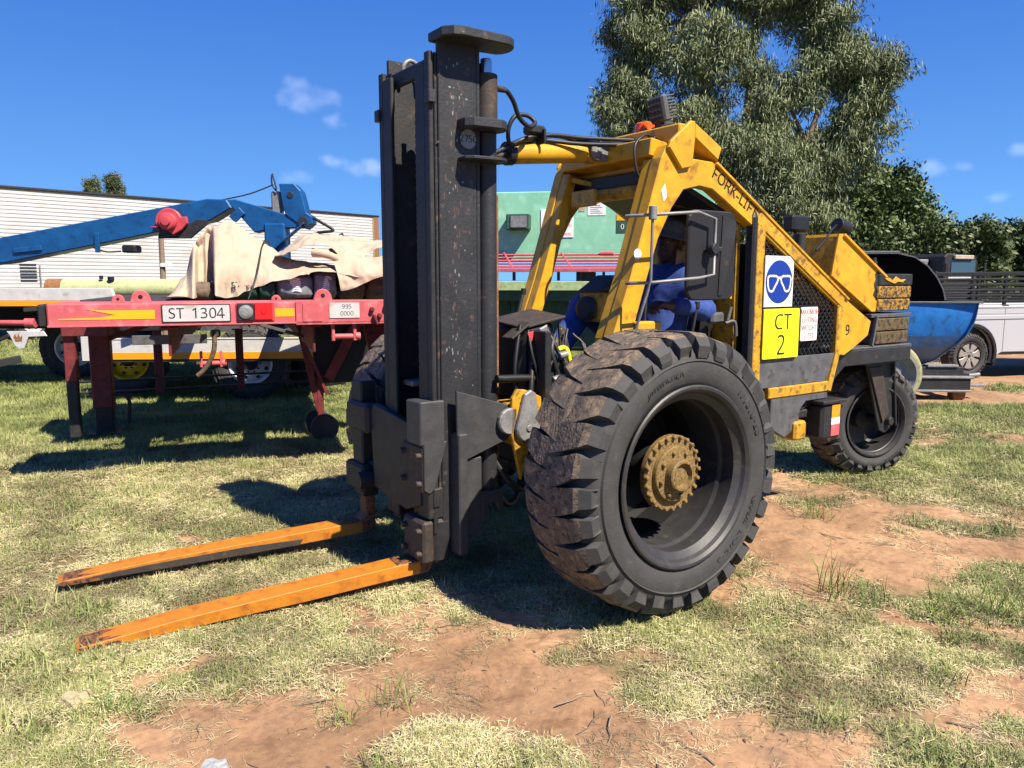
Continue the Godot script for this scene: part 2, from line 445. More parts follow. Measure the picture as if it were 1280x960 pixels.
# ---------- sky, light, camera ----------
func cloud_cover() -> Texture2D:
	var w := 2048; var h := 1024
	var im := Image.create(w, h, false, Image.FORMAT_RGBA8)
	im.fill(Color(1, 1, 1, 0))
	var n := FastNoiseLite.new(); n.seed = 4; n.frequency = 0.09; n.fractal_octaves = 4
	var n2 := FastNoiseLite.new(); n2.seed = 14; n2.frequency = 0.03; n2.fractal_octaves = 3
	# small fair weather clouds: azimuth (deg, right of north), height (deg), width, thickness, strength
	var clouds := [[-14.8, 12.6, 1.9, 1.1, 0.62], [-12.6, 11.2, 0.8, 0.7, 0.7], [-10.9, 8.3, 1.9, 0.55, 0.85], [-15.3, 7.4, 1.2, 0.45, 0.5], [28.0, 7.4, 1.5, 0.5, 0.7], [31.5, 5.2, 0.8, 0.35, 0.6], [32.9, 7.9, 0.9, 0.6, 0.7], [-6.0, 5.5, 2.6, 0.6, 0.25], [26.0, 5.0, 2.2, 0.6, 0.25],
		[62.0, 9.0, 3.0, 0.9, 0.6], [95.0, 13.0, 3.5, 1.4, 0.6], [140.0, 10.0, 4.0, 1.2, 0.6], [-52.0, 10.0, 3.0, 1.0, 0.6], [-88.0, 14.0, 3.2, 1.5, 0.6], [-130.0, 9.0, 4.0, 1.0, 0.6], [176.0, 15.0, 3.0, 1.4, 0.6]]
	for c in clouds:
		var cx: float = fposmod(c[0] / 360.0, 1.0) * w; var cy: float = (90.0 - c[1]) / 180.0 * h
		var rx: float = c[2] / 360.0 * w; var ry: float = c[3] / 180.0 * h
		for y in range(int(cy - ry * 2.2), int(cy + ry * 2.2) + 1):
			for x in range(int(cx - rx * 2.2), int(cx + rx * 2.2) + 1):
				var dx := (x - cx) / rx + n2.get_noise_2d(x, y) * 0.9; var dy := (y - cy) / ry + n2.get_noise_2d(x + 500, y) * 0.9
				var a: float = (1.0 - dx * dx - dy * dy) * 0.8 + n.get_noise_2d(x, y * 1.3) * 1.1
				a = clampf(a, 0, 1) * c[4]
				if a > 0.0:
					var xx := posmod(x, w)
					im.set_pixel(xx, y, Color(1, 1, 1, max(a, im.get_pixel(xx, y).a)))
	return ImageTexture.create_from_image(im)

func setup() -> void:
	var cam := Camera3D.new()
	cam.name = "camera"
	cam.position = Vector3(0, 1.56, 0)
	cam.rotation_degrees = Vector3(-7.58, 0, 0)
	cam.fov = 53.07
	cam.near = 0.05
	cam.far = 900.0
	add_child(cam)
	cam.current = true
	var sky := ProceduralSkyMaterial.new()
	sky.sky_top_color = Color(0.011, 0.068, 0.32).linear_to_srgb()
	sky.sky_horizon_color = Color(0.125, 0.31, 0.60).linear_to_srgb()
	sky.sky_curve = 0.14
	sky.sky_energy_multiplier = 1.0
	sky.ground_bottom_color = C(70, 60, 44)
	sky.ground_horizon_color = C(96, 104, 100)
	sky.ground_curve = 0.1
	sky.sky_cover = cloud_cover()
	sky.sky_cover_modulate = Color(0.42, 0.40, 0.36, 1)
	sky.sun_angle_max = 1.0
	var e := Environment.new()
	e.background_mode = Environment.BG_SKY
	e.sky = Sky.new()
	e.sky.sky_material = sky
	e.ambient_light_source = Environment.AMBIENT_SOURCE_SKY
	e.tonemap_mode = Environment.TONE_MAPPER_LINEAR
	e.tonemap_exposure = 1.98
	e.sdfgi_enabled = true
	e.ssao_enabled = true
	e.ssil_enabled = true
	var we := WorldEnvironment.new()
	we.name = "environment"
	we.environment = e
	add_child(we)
	var sun := DirectionalLight3D.new()
	sun.name = "sun"
	sun.light_energy = 1.6
	sun.light_color = Color(1.0, 0.955, 0.88)
	sun.light_angular_distance = 0.5
	sun.shadow_enabled = true
	sun.look_at_from_position(Vector3.ZERO, Vector3(-0.598, -1.0, -0.557))
	add_child(sun)

# ---------- ground ----------
# where bare earth shows: x, z, radius in x, radius in z, strength
var earth := [[-0.85, -2.40, 0.85, 0.36, 1.0], [-1.25, -2.75, 0.35, 0.15, 0.7], [-0.35, -3.25, 0.35, 0.16, 0.7], [0.55, -2.95, 0.3, 0.2, 0.7], [-0.55, -2.75, 0.42, 0.22, 0.8], [-0.2, -2.9, 0.5, 0.22, 0.95], [0.3, -2.62, 0.55, 0.36, 1.1], [0.75, -2.35, 0.45, 0.35, 1.0], [-0.55, -3.65, 0.32, 0.28, 0.75], [-0.15, -3.3, 0.4, 0.2, 0.6],
	[1.85, -4.7, 0.85, 0.75, 1.15], [2.5, -4.3, 0.9, 0.5, 0.95], [1.55, -3.9, 0.55, 0.4, 0.95], [1.5, -5.6, 0.6, 0.7, 0.9], [2.2, -5.95, 0.6, 0.5, 0.9], [3.2, -5.2, 0.8, 0.4, 0.7], [1.95, -2.75, 0.5, 0.3, 1.0], [2.0, -3.2, 0.45, 0.22, 0.8], [2.5, -3.0, 0.4, 0.4, 0.9],
	[6.2, -10.4, 3.2, 0.85, 1.2], [9.5, -12.5, 4.0, 1.6, 1.2], [4.2, -7.7, 1.2, 0.45, 0.8], [5.4, -8.6, 1.2, 0.4, 0.6], [12.0, -15.0, 6.0, 2.0, 1.0], [1.4, -7.2, 0.9, 0.9, 0.7], [-2.0, -4.67, 0.4, 0.1, 0.8], [-2.5, -4.9, 0.25, 0.08, 0.6], [-1.4, -5.0, 0.3, 0.1, 0.5], [-2.0, -6.9, 0.6, 0.18, 0.7], [-3.9, -7.3, 0.5, 0.2, 0.7], [-1.7, -7.1, 0.4, 0.15, 0.5], [-0.9, -5.4, 0.5, 0.3, 0.4], [1.2, -3.5, 0.35, 0.3, 0.5]]
# where grass grows thick: x, z, rx, rz, strength, greenness
var lawn := [[0.9, -3.32, 0.42, 0.22, 1.1, 0.75], [1.25, -2.85, 0.5, 0.28, 0.8, 0.3], [1.0, -3.05, 0.5, 0.2, 0.7, 0.5], [-0.13, -2.38, 0.24, 0.16, 1.1, 0.35], [-1.75, -2.6, 0.3, 0.3, 1.0, 0.6], [-1.65, -2.2, 0.3, 0.2, 1.0, 0.6], [-2.6, -3.6, 1.2, 0.6, 0.8, 0.4], [-1.7, -4.0, 1.3, 0.5, 0.6, 0.35], [-3.0, -5.2, 1.6, 0.8, 0.6, 0.45],
	[2.75, -6.2, 0.5, 0.35, 0.9, 0.8], [3.9, -6.6, 1.3, 0.6, 1.0, 0.85], [3.3, -5.6, 0.6, 0.3, 0.7, 0.6], [2.6, -3.75, 0.7, 0.18, 0.9, 0.6], [3.0, -4.8, 0.6, 0.2, 0.5, 0.5], [6.0, -9.3, 2.0, 0.5, 0.9, 0.9], [9.0, -11.0, 2.0, 0.3, 0.7, 0.9], [-4.5, -10.0, 4.0, 2.6, 1.2, 0.95], [-8.0, -13.0, 5.0, 3.0, 1.2, 0.95], [2.2, -3.5, 0.4, 0.12, 0.7, 0.6], [-0.4, -2.25, 0.2, 0.1, 0.3, 0.4]]
var gn := FastNoiseLite.new()
var gn2 := FastNoiseLite.new()

func soil(x: float, z: float) -> float:
	var s := 0.0
	var wx := x + gn.get_noise_2d(x * 13.0, z * 13.0) * 0.42; var wz := z + gn.get_noise_2d(x * 13.0 + 300.0, z * 13.0) * 0.34
	for b in earth:
		var d: float = ((wx - b[0]) / b[2]) ** 2 + ((wz - b[1]) / b[3]) ** 2
		if d < 2.2: s = max(s, b[4] * clampf(1.35 - d * 0.75, 0.0, 1.0))
	s += gn.get_noise_2d(x * 5.0 + 90.0, z * 5.0) * 0.34 + gn2.get_noise_2d(x * 2.0, z * 2.0) * 0.16
	for b in lawn:
		var d: float = ((wx - b[0]) / b[2]) ** 2 + ((wz - b[1]) / b[3]) ** 2
		if d < 1.6: s -= b[4] * clampf(1.1 - d * 0.7, 0.0, 1.0)
	return clampf(s, 0.0, 1.0)

func green(x: float, z: float) -> float:
	var g := 0.46 + gn2.get_noise_2d(x * 3.0 + 40.0, z * 3.0) * 0.55 + clampf((-z - 6.0) * 0.06, 0.0, 0.4)
	for b in lawn:
		var d: float = ((x - b[0]) / b[2]) ** 2 + ((z - b[1]) / b[3]) ** 2
		if d < 2.0: g = lerpf(g, b[5], clampf(1.2 - d * 0.6, 0.0, 0.8))
	return clampf(g, 0.05, 1.0)

func lie(x: float, z: float) -> float:
	return gn.get_noise_2d(x * 3.0, z * 3.0) * 0.035 + gn2.get_noise_2d(x * 12.0, z * 12.0) * 0.012 - (0.012 if soil(x, z) > 0.5 else 0.0)

func level(x: float, z: float) -> float:
	var f := clampf(1.4 - Vector2(x, z + 4.0).length() / 14.0, 0.0, 1.0)
	return (gn.get_noise_2d(x * 3.0, z * 3.0) * 0.03 + gn2.get_noise_2d(x * 14.0, z * 14.0) * 0.018 + gn.get_noise_2d(x * 36.0 + 9.0, z * 36.0) * 0.016) * f - 0.012

func build_ground() -> void:
	gn.seed = 2; gn.frequency = 0.12; gn.fractal_octaves = 4
	gn2.seed = 7; gn2.frequency = 0.1; gn2.fractal_octaves = 4
	var xs := []; var zs := []
	var x := 0.0; var st := 0.035
	while x < 420.0:
		xs.append(x)
		if x > 3.0: st *= 1.055
		x += st
	var left := xs.duplicate(); left.reverse(); left.pop_back()
	for i in left.size(): left[i] = -left[i]
	xs = left + xs
	var z := -1.9; st = 0.03
	while z > -420.0:
		zs.append(z)
		if z < -6.0: st *= 1.045
		z -= st
	z = -1.87; st = 0.06
	while z < 300.0:
		zs.push_front(z)
		st *= 1.2; z += st
	var nx := xs.size(); var nz := zs.size()
	var vs := PackedVector3Array(); var cs := PackedColorArray(); var us := PackedVector2Array(); var ns := PackedVector3Array()
	var e1 := Color(0.29, 0.165, 0.085); var e2 := Color(0.53, 0.315, 0.17); var e3 := Color(0.125, 0.086, 0.060)
	var t1 := Color(0.16, 0.135, 0.062); var t2 := Color(0.062, 0.088, 0.022)
	for zz in zs:
		for xx in xs:
			var near: bool = absf(xx) < 40.0 and zz > -50.0
			var s: float = soil(xx, zz) if near else 0.15
			var y: float = level(xx, zz) if near else -0.012
			vs.append(v(xx, y, zz))
			us.append(Vector2(xx, zz))
			var q := gn2.get_noise_2d(xx * 6.0 + 50.0, zz * 6.0); var q2 := gn.get_noise_2d(xx * 14.0, zz * 14.0 + 70.0)
			var soilc := e1.lerp(e2, clampf(0.55 + q * 1.0 + q2 * 0.4, 0, 1)).lerp(e3, clampf(q2 * 2.2 + q * 0.8 - 0.62, 0.0, 0.75))
			var gc := t1.lerp(t2, green(xx, zz) if near else 0.7)
			cs.append(soilc.lerp(gc, clampf((0.62 - s) * 1.8, 0.0, 0.72)))
	var ix := PackedInt32Array()
	for j in nz - 1:
		for i in nx - 1:
			var a := j * nx + i
			ix.append_array([a, a + nx, a + 1, a + 1, a + nx, a + nx + 1])
	for j in nz:
		for i in nx:
			var a := j * nx + i
			var i0: int = max(i - 1, 0); var i1: int = min(i + 1, nx - 1); var j0: int = max(j - 1, 0); var j1: int = min(j + 1, nz - 1)
			var dx := vs[j * nx + i1] - vs[j * nx + i0]; var dz := vs[j1 * nx + i] - vs[j0 * nx + i]
			var n := dz.cross(dx).normalized()
			ns.append(n if n.y > 0 else -n)
	var arr := []; arr.resize(Mesh.ARRAY_MAX)
	arr[Mesh.ARRAY_VERTEX] = vs; arr[Mesh.ARRAY_NORMAL] = ns; arr[Mesh.ARRAY_COLOR] = cs; arr[Mesh.ARRAY_TEX_UV] = us; arr[Mesh.ARRAY_INDEX] = ix
	var am := ArrayMesh.new(); am.add_surface_from_arrays(Mesh.PRIMITIVE_TRIANGLES, arr)
	var m := StandardMaterial3D.new()
	m.vertex_color_use_as_albedo = true
	m.albedo_texture = wear(1024, 301, Color(0.84, 0.84, 0.84), Color(1, 1, 1), [[Color(0.60, 0.55, 0.52), 0.10, 0.80, 0.08], [Color(0.70, 0.66, 0.62), 0.008, 0.60, 0.4]], 0.03)
	m.roughness = 0.95
	m.uv1_scale = Vector3(0.7, 0.7, 1)
	m.normal_enabled = true
	m.normal_texture = bump_tex(33, 0.02, 6.0)
	m.normal_scale = 0.55
	var g := put("ground", am, m, self)
	g.set_meta("kind", "structure")
	g.set_meta("label", "grassy yard ground with patches of bare orange earth")

# ---------- grass ----------
func clump(sd: int, blades: int, h: float, w: float, spread: float, lean: float) -> ArrayMesh:
	var r := RandomNumberGenerator.new(); r.seed = sd
	var st := S()
	st.set_smooth_group(-1)
	for i in blades:
		var a := r.randf() * TAU; var p := Vector2(r.randfn(0, spread), r.randfn(0, spread))
		var l := h * r.randf_range(0.45, 1.15); var k := lean * r.randf_range(0.3, 1.3)
		var d := Vector3(cos(a), 0, sin(a)); var sd_ := Vector3(-d.z, 0, d.x).rotated(Vector3.UP, r.randf_range(-0.6, 0.6)) * w * r.randf_range(0.6, 1.2) * 0.5
		var b := v(p.x, -0.004, p.y)
		var m := b + (d * sin(k * 0.5) + Vector3.UP * cos(k * 0.5)) * l * 0.5
		var e := m + (d * sin(k) + Vector3.UP * cos(min(k, 1.62))) * l * 0.5
		quad(st, b - sd_, b + sd_, m + sd_ * 0.8, m - sd_ * 0.8)
		tri(st, m - sd_ * 0.8, m + sd_ * 0.8, e)
	st.generate_normals()
	return st.commit()

# matted grass: blades lying across one another close to the ground
func mat_clump(sd: int, blades: int, l: float, w: float, spread: float, rise: float, height: float) -> ArrayMesh:
	var r := RandomNumberGenerator.new(); r.seed = sd
	var st := S(); flat(st)
	for i in blades:
		var a := r.randf() * TAU; var el := r.randf_range(-0.12, rise)
		var d := v(cos(a) * cos(el), sin(el), sin(a) * cos(el))
		var q := v(-sin(a), r.randf_range(-0.7, 0.7), cos(a)).normalized() * w * r.randf_range(0.6, 1.3) * 0.5
		var ll := l * r.randf_range(0.4, 1.2)
		var p := v(r.randfn(0, spread), r.randf_range(-0.002, height), r.randfn(0, spread)) - d * ll * 0.4
		var m := p + d * ll * 0.5 + v(0, 0.004, 0); var e := p + (d + v(r.randfn(0, 0.2), -0.12, r.randfn(0, 0.2))).normalized() * ll
		quad(st, p - q * 0.7, p + q * 0.7, m + q, m - q)
		tri(st, m - q, m + q, e)
	st.generate_normals()
	return st.commit()

func scatter(called: String, label: String, mesh: Mesh, list: Array, key: String) -> void:
	var mm := MultiMesh.new()
	mm.transform_format = MultiMesh.TRANSFORM_3D
	mm.use_colors = true
	mm.mesh = mesh
	mm.instance_count = list.size()
	for i in list.size():
		mm.set_instance_transform(i, list[i][0])
		mm.set_instance_color(i, list[i][1])
	var o := MultiMeshInstance3D.new()
	o.multimesh = mm
	o.material_override = M[key]
	o.name = numbered(called)
	o.set_meta("kind", "stuff")
	o.set_meta("label", label)
	o.set_meta("category", "grass")
	add_child(o)

func build_grass() -> void:
	var m := plain("blade", Color.WHITE, 0.7)
	m.vertex_color_use_as_albedo = true
	m.backlight_enabled = true
	m.backlight = Color(0.25, 0.25, 0.12)
	rng.seed = 99
	var kinds := [clump(1, 12, 0.045, 0.0042, 0.026, 1.3), clump(2, 16, 0.075, 0.0042, 0.03, 1.55), mat_clump(3, 16, 0.05, 0.0042, 0.045, 0.75, 0.016)]
	var straw := [mat_clump(11, 18, 0.06, 0.0036, 0.045, 0.45, 0.014), mat_clump(12, 10, 0.11, 0.0032, 0.05, 0.35, 0.018)]
	var lists := [[], [], []]; var dry := [[], []]
	var tries := 345000
	for i in tries:
		var u := rng.randf()
		var z := -1.75 - 16.0 * pow(u, 1.5)
		var wd := -z * 0.70 + (0.3 if i < 300000 else 2.6)
		var x := rng.randf_range(-wd, wd)
		var s := soil(x, z)
		var gap := gn.get_noise_2d(x * 34.0, z * 34.0) * 1.5 + gn2.get_noise_2d(x * 13.0 + 30.0, z * 13.0) * 1.2
		var bare := clampf((s - 0.10) * 2.0 + 0.06 + gap * (1.5 if s < 0.75 else 0.25) - clampf((-z - 5.0) * 0.06, 0.0, 0.5), 0.0, 1.0)
		var g := green(x, z)
		var far := clampf((-z - 3.0) / 9.0, 0.0, 1.0)
		var sc := lerpf(0.8, 1.9, far)
		var t := Transform3D(Basis(Vector3.UP, rng.randf() * TAU).scaled(Vector3(sc, sc * rng.randf_range(0.7, 1.25), sc)), v(x, level(x, z), z))
		var tone := clampf(0.5 + gn2.get_noise_2d(x * 26.0, z * 26.0 + 11.0) * 1.1 + gn.get_noise_2d(x * 9.0 + 60.0, z * 9.0) * 0.9 + rng.randfn(0, 0.22), 0.0, 1.0)
		var hay := Color(0.19, 0.145, 0.075).lerp(Color(0.66, 0.57, 0.33), tone)
		if rng.randf() < bare * 0.97 + 0.03:
			if rng.randf() < 0.09 and s < 0.99 and gap < 0.3: dry[1].append([t.scaled_local(v(0.8, 0.5, 0.8)), hay])
			continue
		if rng.randf() < g * 0.9 + far * 0.12:
			var c := Color(0.105, 0.14, 0.034).lerp(Color(0.31, 0.345, 0.105), tone).lerp(Color(0.42, 0.38, 0.19), rng.randf() * (1.0 - g) * 0.9)
			var k: int = 1 if rng.randf() < 0.16 + 0.4 * clampf(g - 0.4, 0.0, 1.0) else (0 if rng.randf() < 0.5 else 2)
			lists[k].append([t, c])
		else:
			if rng.randf() < 0.22: continue
			if rng.randf() < 0.25: lists[0].append([t.scaled_local(v(0.9, 1.2, 0.9)), hay])
			else: dry[0 if rng.randf() < 0.62 else 1].append([t, hay])
	# here and there a taller loose tuft
	for i in 1900:
		var z := -2.0 - 11.0 * pow(rng.randf(), 1.2); var x := rng.randf_range(z * 0.72, -z * 0.72)
		if soil(x, z) > 0.35 or gn2.get_noise_2d(x * 5.0 + 70.0, z * 5.0) < 0.05: continue
		var sc := rng.randf_range(1.3, 2.3)
		lists[1].append([Transform3D(Basis(Vector3.UP, rng.randf() * TAU).scaled(v(sc * 0.8, sc, sc * 0.8)), v(x, level(x, z), z)), Color(0.12, 0.17, 0.035).lerp(Color(0.33, 0.34, 0.13), rng.randf())])
	# beyond, a coarser cover out to the parked trucks
	for i in 26000:
		var z := -17.0 - 40.0 * pow(rng.randf(), 1.4)
		var x := rng.randf_range(z * 0.75, -z * 0.75)
		if soil(x, z) > 0.45: continue
		var sc := rng.randf_range(2.6, 4.6)
		lists[0].append([Transform3D(Basis(Vector3.UP, rng.randf() * TAU).scaled(Vector3(sc, sc * 0.7, sc)), v(x, -0.012, z)), Color(0.10, 0.15, 0.03).lerp(Color(0.24, 0.26, 0.08), rng.randf())])
	scatter("grass", "short green lawn grass growing over the yard", kinds[0], lists[0], "blade")
	scatter("grass", "longer green grass in the lush parts of the yard", kinds[1], lists[1], "blade")
	scatter("grass", "flattened olive grass spread over the yard", kinds[2], lists[2], "blade")
	scatter("dry_grass", "short pale dry grass lying over the yard", straw[0], dry[0], "blade")
	scatter("dry_grass", "long pale straw lying over the yard and earth", straw[1], dry[1], "blade")
	# single tufts that stand out of the short grass
	var tf := [[-0.45, -2.72, 0.13, 0.75, 0.35, "dark green grass tuft on the bare earth near the camera"], [-0.62, -2.62, 0.10, 0.7, 0.6, "small low tuft beside the dark green tuft on bare earth"], [-0.42, -2.18, 0.14, 0.5, 0.8, "upright tuft at the bottom edge of the picture"], [1.62, -3.7, 0.24, 0.4, 0.9, "tall thin grass tuft on the earth right of the front wheel"], [1.78, -3.62, 0.16, 0.5, 0.8, "short tuft beside the tall thin tuft right of the front wheel"], [2.05, -3.45, 0.2, 0.9, 0.7, "bushy tuft left in the row at the right edge"], [2.28, -3.5, 0.26, 0.9, 0.6, "large spreading tuft in the middle of the row at the right edge"], [2.45, -3.42, 0.26, 1.0, 0.6, "large tuft cut by the right edge of the picture"], [1.95, -3.25, 0.12, 0.7, 0.8, "low bright tuft in front of the row at the right edge"], [1.15, -2.55, 0.12, 0.8, 0.4, "low tuft on the dry grass patch in the right foreground"], [2.05, -5.0, 0.2, 0.7, 0.6, "tuft on the bare earth behind the front wheel"], [-1.45, -2.62, 0.14, 0.8, 0.8, "green tuft beside the pale stone"], [1.72, -2.86, 0.11, 0.9, 0.6, "spiky low tuft at the edge of the right earth patch"]]
	for q in tf:
		var st := clump(int(absf(q[0]) * 1000) + 3, 34 if q[2] < 0.2 else 60, q[2] * 1.3, 0.0045, 0.02 + q[2] * 0.16, 0.85 + 0.6 * q[3])
		var c := Color(0.22, 0.25, 0.07).lerp(Color(0.12, 0.20, 0.035), q[4])
		var mm := StandardMaterial3D.new(); mm.albedo_color = c.linear_to_srgb(); mm.roughness = 0.7; mm.cull_mode = BaseMaterial3D.CULL_DISABLED
		mm.backlight_enabled = true; mm.backlight = Color(0.25, 0.25, 0.1)
		var o := put("grass_tuft", st, mm, self, Transform3D(Basis.IDENTITY, v(q[0], level(q[0], q[1]), q[1])))
		tag(o, q[5], "grass tuft")
	# stones
	for q in [[-1.62, -2.68, 0.05, "stone", "pale yellow stone lying in the grass at lower left"], [-0.95, -2.265, 0.045, "stone_grey", "grey white stone at the bottom edge of the picture"]]:
		var st := S(); st.set_smooth_group(-1)
		var n := FastNoiseLite.new(); n.seed = 3; n.frequency = 2.2
		var f = func(i, j):
			var a: float = TAU * i / 12.0; var b: float = PI * j / 7.0 - PI / 2
			var d := v(cos(a) * cos(b), sin(b), sin(a) * cos(b))
			var k: float = q[2] * (1.0 + n.get_noise_3dv(d * 1.2 + v(q[0], 0, 0)) * 0.55)
			return v(d.x * k * 1.15, clampf(d.y, -0.5, 0.62) * k * 0.9, d.z * k)
		for i in 12:
			for j in 7: quad(st, f.call(i, j), f.call(i, j + 1), f.call(i + 1, j + 1), f.call(i + 1, j))
		tag(obj("stone", st, M[q[3]], self, Transform3D(Basis(Vector3.UP, 0.4), v(q[0], 0.012, q[1]))), q[4], "stone")
	# clods and twigs of the bare earth
	var crumbs := []
	var cl := S(); flat(cl)
	var o8 := [v(1, 0, 0), v(0, 0, 1), v(-1, 0, 0.2), v(0.1, 0, -1)]
	for i in 4:
		tri(cl, v(0.1, 0.8, 0), o8[i], o8[(i + 1) % 4]); tri(cl, v(0, -0.6, 0), o8[(i + 1) % 4], o8[i])
	cl.generate_normals()
	for i in 5000:
		var z := -1.8 - 7.0 * pow(rng.randf(), 1.4); var x := rng.randf_range(z * 0.72, -z * 0.72)
		if soil(x, z) < 0.3: continue
		var sc := 0.0025 + 0.012 * pow(rng.randf(), 7.0)
		crumbs.append([Transform3D(Basis(Vector3.UP, rng.randf() * TAU).scaled(Vector3(sc, sc * rng.randf_range(0.5, 0.9), sc * rng.randf_range(0.7, 1.2))), v(x, level(x, z), z)), Color(0.16, 0.085, 0.05).lerp(Color(0.34, 0.2, 0.12), rng.randf())])
	scatter("soil_crumbs", "loose crumbs of earth on the bare patches", cl.commit(), crumbs, "blade")
	var ts := S(); flat(ts)
	tube(ts, [v(-0.5, 0, 0), v(-0.1, 0.03, 0.04), v(0.2, 0.02, -0.02), v(0.5, 0.0, 0.05)], 0.022, 5, 0.008, 2)
	ts.generate_normals()
	var tw := []
	for i in 620:
		var z := -1.9 - 4.5 * pow(rng.randf(), 1.3); var x := rng.randf_range(z * 0.7, -z * 0.7)
		if soil(x, z) < 0.15: continue
		var sc := 0.03 + 0.16 * pow(rng.randf(), 2.0)
		tw.append([Transform3D(Basis(Vector3.UP, rng.randf() * TAU).scaled(Vector3(sc, sc * 0.8, sc)), v(x, level(x, z) + 0.004, z)), Color(0.09, 0.06, 0.045).lerp(Color(0.3, 0.24, 0.16), rng.randf())])
	var lf := S(); flat(lf)
	tri(lf, v(-0.5, 0.02, 0), v(0, 0.10, 0.14), v(0.1, 0.06, -0.12)); tri(lf, v(0.1, 0.06, -0.12), v(0, 0.10, 0.14), v(0.55, 0.0, 0.0))
	lf.generate_normals()
	var lv := []
	for i in 1500:
		var z := -1.9 - 6.0 * pow(rng.randf(), 1.3); var x := rng.randf_range(z * 0.7, -z * 0.7)
		if soil(x, z) < 0.1: continue
		var sc := 0.008 + 0.03 * pow(rng.randf(), 2.0)
		lv.append([Transform3D(Basis(Vector3.UP, rng.randf() * TAU).scaled(Vector3(sc, sc, sc)), v(x, level(x, z) + 0.002, z)), Color(0.09, 0.055, 0.035).lerp(Color(0.42, 0.33, 0.2), rng.randf())])
	scatter("leaf_litter", "small dead leaves and chaff scattered on the bare earth", lf.commit(), lv, "blade")
	scatter("twigs", "small twigs and stalks littering the ground", ts.commit(), tw, "blade")

# ---------- forklift (x runs to the rear, y up, z towards its left side; z = 0 is the outer face of the left wheel) ----------
const MID := -1.23

func wheel_tyre(parent: Node, big: float, inner: float, wid: float, lugs: int, tread: float, worn := true) -> void:
	# axis z, outer face at z = 0, going to -wid
	var st := S(); var tt := S() if worn else st
	var dark := Color(0.14, 0.14, 0.14); var dust := Color(0.17, 0.15, 0.13)
	tt.set_color(dust)
	st.set_color(dark)
	var rb := big - tread
	var prof := [[inner, -wid + 0.03], [inner + 0.02, -wid + 0.012], [inner + 0.06, -wid + 0.004], [(inner + rb) * 0.5, -wid - 0.004], [rb - 0.045, -wid + 0.014], [rb, -wid + 0.05], [rb, -0.05], [rb - 0.045, -0.014], [(inner + rb) * 0.5, 0.004], [inner + 0.06, -0.004], [inner + 0.03, -0.010], [inner + 0.022, -0.016], [inner, -0.03]]
	prof.reverse()
	var fixed := []
	for q in prof: fixed.append(q)
	fixed.reverse()
	lathe(st, fixed, 72, Transform3D.IDENTITY, true, 0)
	# moulded ring on the sidewall
	for s in [[0.0, 1.0], [-wid, -1.0]]:
		var rr: float = rb - 0.075
		var a := [[rr - 0.006, s[0] - s[1] * 0.004], [rr, s[0] + s[1] * 0.004], [rr + 0.006, s[0] - s[1] * 0.006]]
		if s[1] > 0: a.reverse()
		lathe(st, a, 72, Transform3D.IDENTITY, false, 3)
	# lugs, alternating from both shoulders to a worn centre band
	var r := RandomNumberGenerator.new(); r.seed = lugs
	var half := wid * 0.5
	for side in [0, 1]:
		for i in lugs:
			var a0: float = TAU * (i + side * 0.5) / lugs
			var wa := TAU / lugs * 0.30
			var wear_ := r.randf_range(-0.010, 0.004)
			# sections from the centre out: z, radius, base radius, half angle, skew
			var sec := [[-half - 0.012, big - 0.004 + wear_, rb - 0.02, wa * 1.6, 0.085], [-half * 0.62, big + wear_ * 0.5, rb - 0.02, wa * 1.5, 0.055], [-half * 0.25, big - 0.004 + wear_, rb - 0.03, wa * 1.28, 0.012], [-0.028, big - 0.022 + wear_ * 0.5, rb - 0.04, wa * 1.05, 0.0], [0.004, big - 0.062, rb - 0.055, wa * 0.98, 0.0], [-0.004, rb - 0.042, rb - 0.062, wa * 0.94, 0.0]]
			var rows := []
			for q in sec:
				var row := []
				var ja := r.randf_range(-0.010, 0.010); var jz := r.randf_range(-0.007, 0.007)
				for s in [-1, 1]:
					var an: float = a0 + s * q[3] + q[4] + ja
					var zz: float = q[0] + jz
					if side == 1: zz = -wid - zz
					row.append([v(cos(an) * q[1], sin(an) * q[1], zz), v(cos(an) * q[2], sin(an) * q[2], zz - 0.004)])
				rows.append(row)
			flat(st)
			for k in rows.size() - 1:
				var p = rows[k]; var n = rows[k + 1]
				var top: SurfaceTool = tt if k < 3 else st
				flat(top)
				if top == st: st.set_color(dust if k < 3 else dark)
				# the face of a lug is cut in two with a slightly raised, uneven middle
				var pm: Vector3 = (p[0][0] + p[1][0]) * 0.5; var nm: Vector3 = (n[0][0] + n[1][0]) * 0.5
				pm *= Vector3(1, 1, 1)
				if side == 0:
					quad(top, p[0][0], pm, nm, n[0][0]); quad(top, pm, p[1][0], n[1][0], nm)
				else:
					quad(top, n[0][0], nm, pm, p[0][0]); quad(top, nm, n[1][0], p[1][0], pm)
				st.set_color(dark)
				if side == 0:
					quad(st, p[0][1], p[0][0], n[0][0], n[0][1]); quad(st, p[1][0], p[1][1], n[1][1], n[1][0])
				else:
					quad(st, n[0][1], n[0][0], p[0][0], p[0][1]); quad(st, n[1][0], n[1][1], p[1][1], p[1][0])
			var e = rows[-1]
			quad(st, e[0][0], e[1][0], e[1][1], e[0][1])
			e = rows[0]
			quad(st, e[0][1], e[1][1], e[1][0], e[0][0])
	# centre band worn smooth
	tt.set_color(dust)
	lathe(tt, [[rb - 0.02, -half - wid * 0.13], [big - 0.014, -half - wid * 0.10], [big - 0.006, -half], [big - 0.014, -half + wid * 0.10], [rb - 0.02, -half + wid * 0.13]], 72, Transform3D.IDENTITY, true, 2)
	st.set_color(dark)
	obj("tyre", st, M.rubber, parent)
	if worn: obj("tread", tt, M.tread, parent)

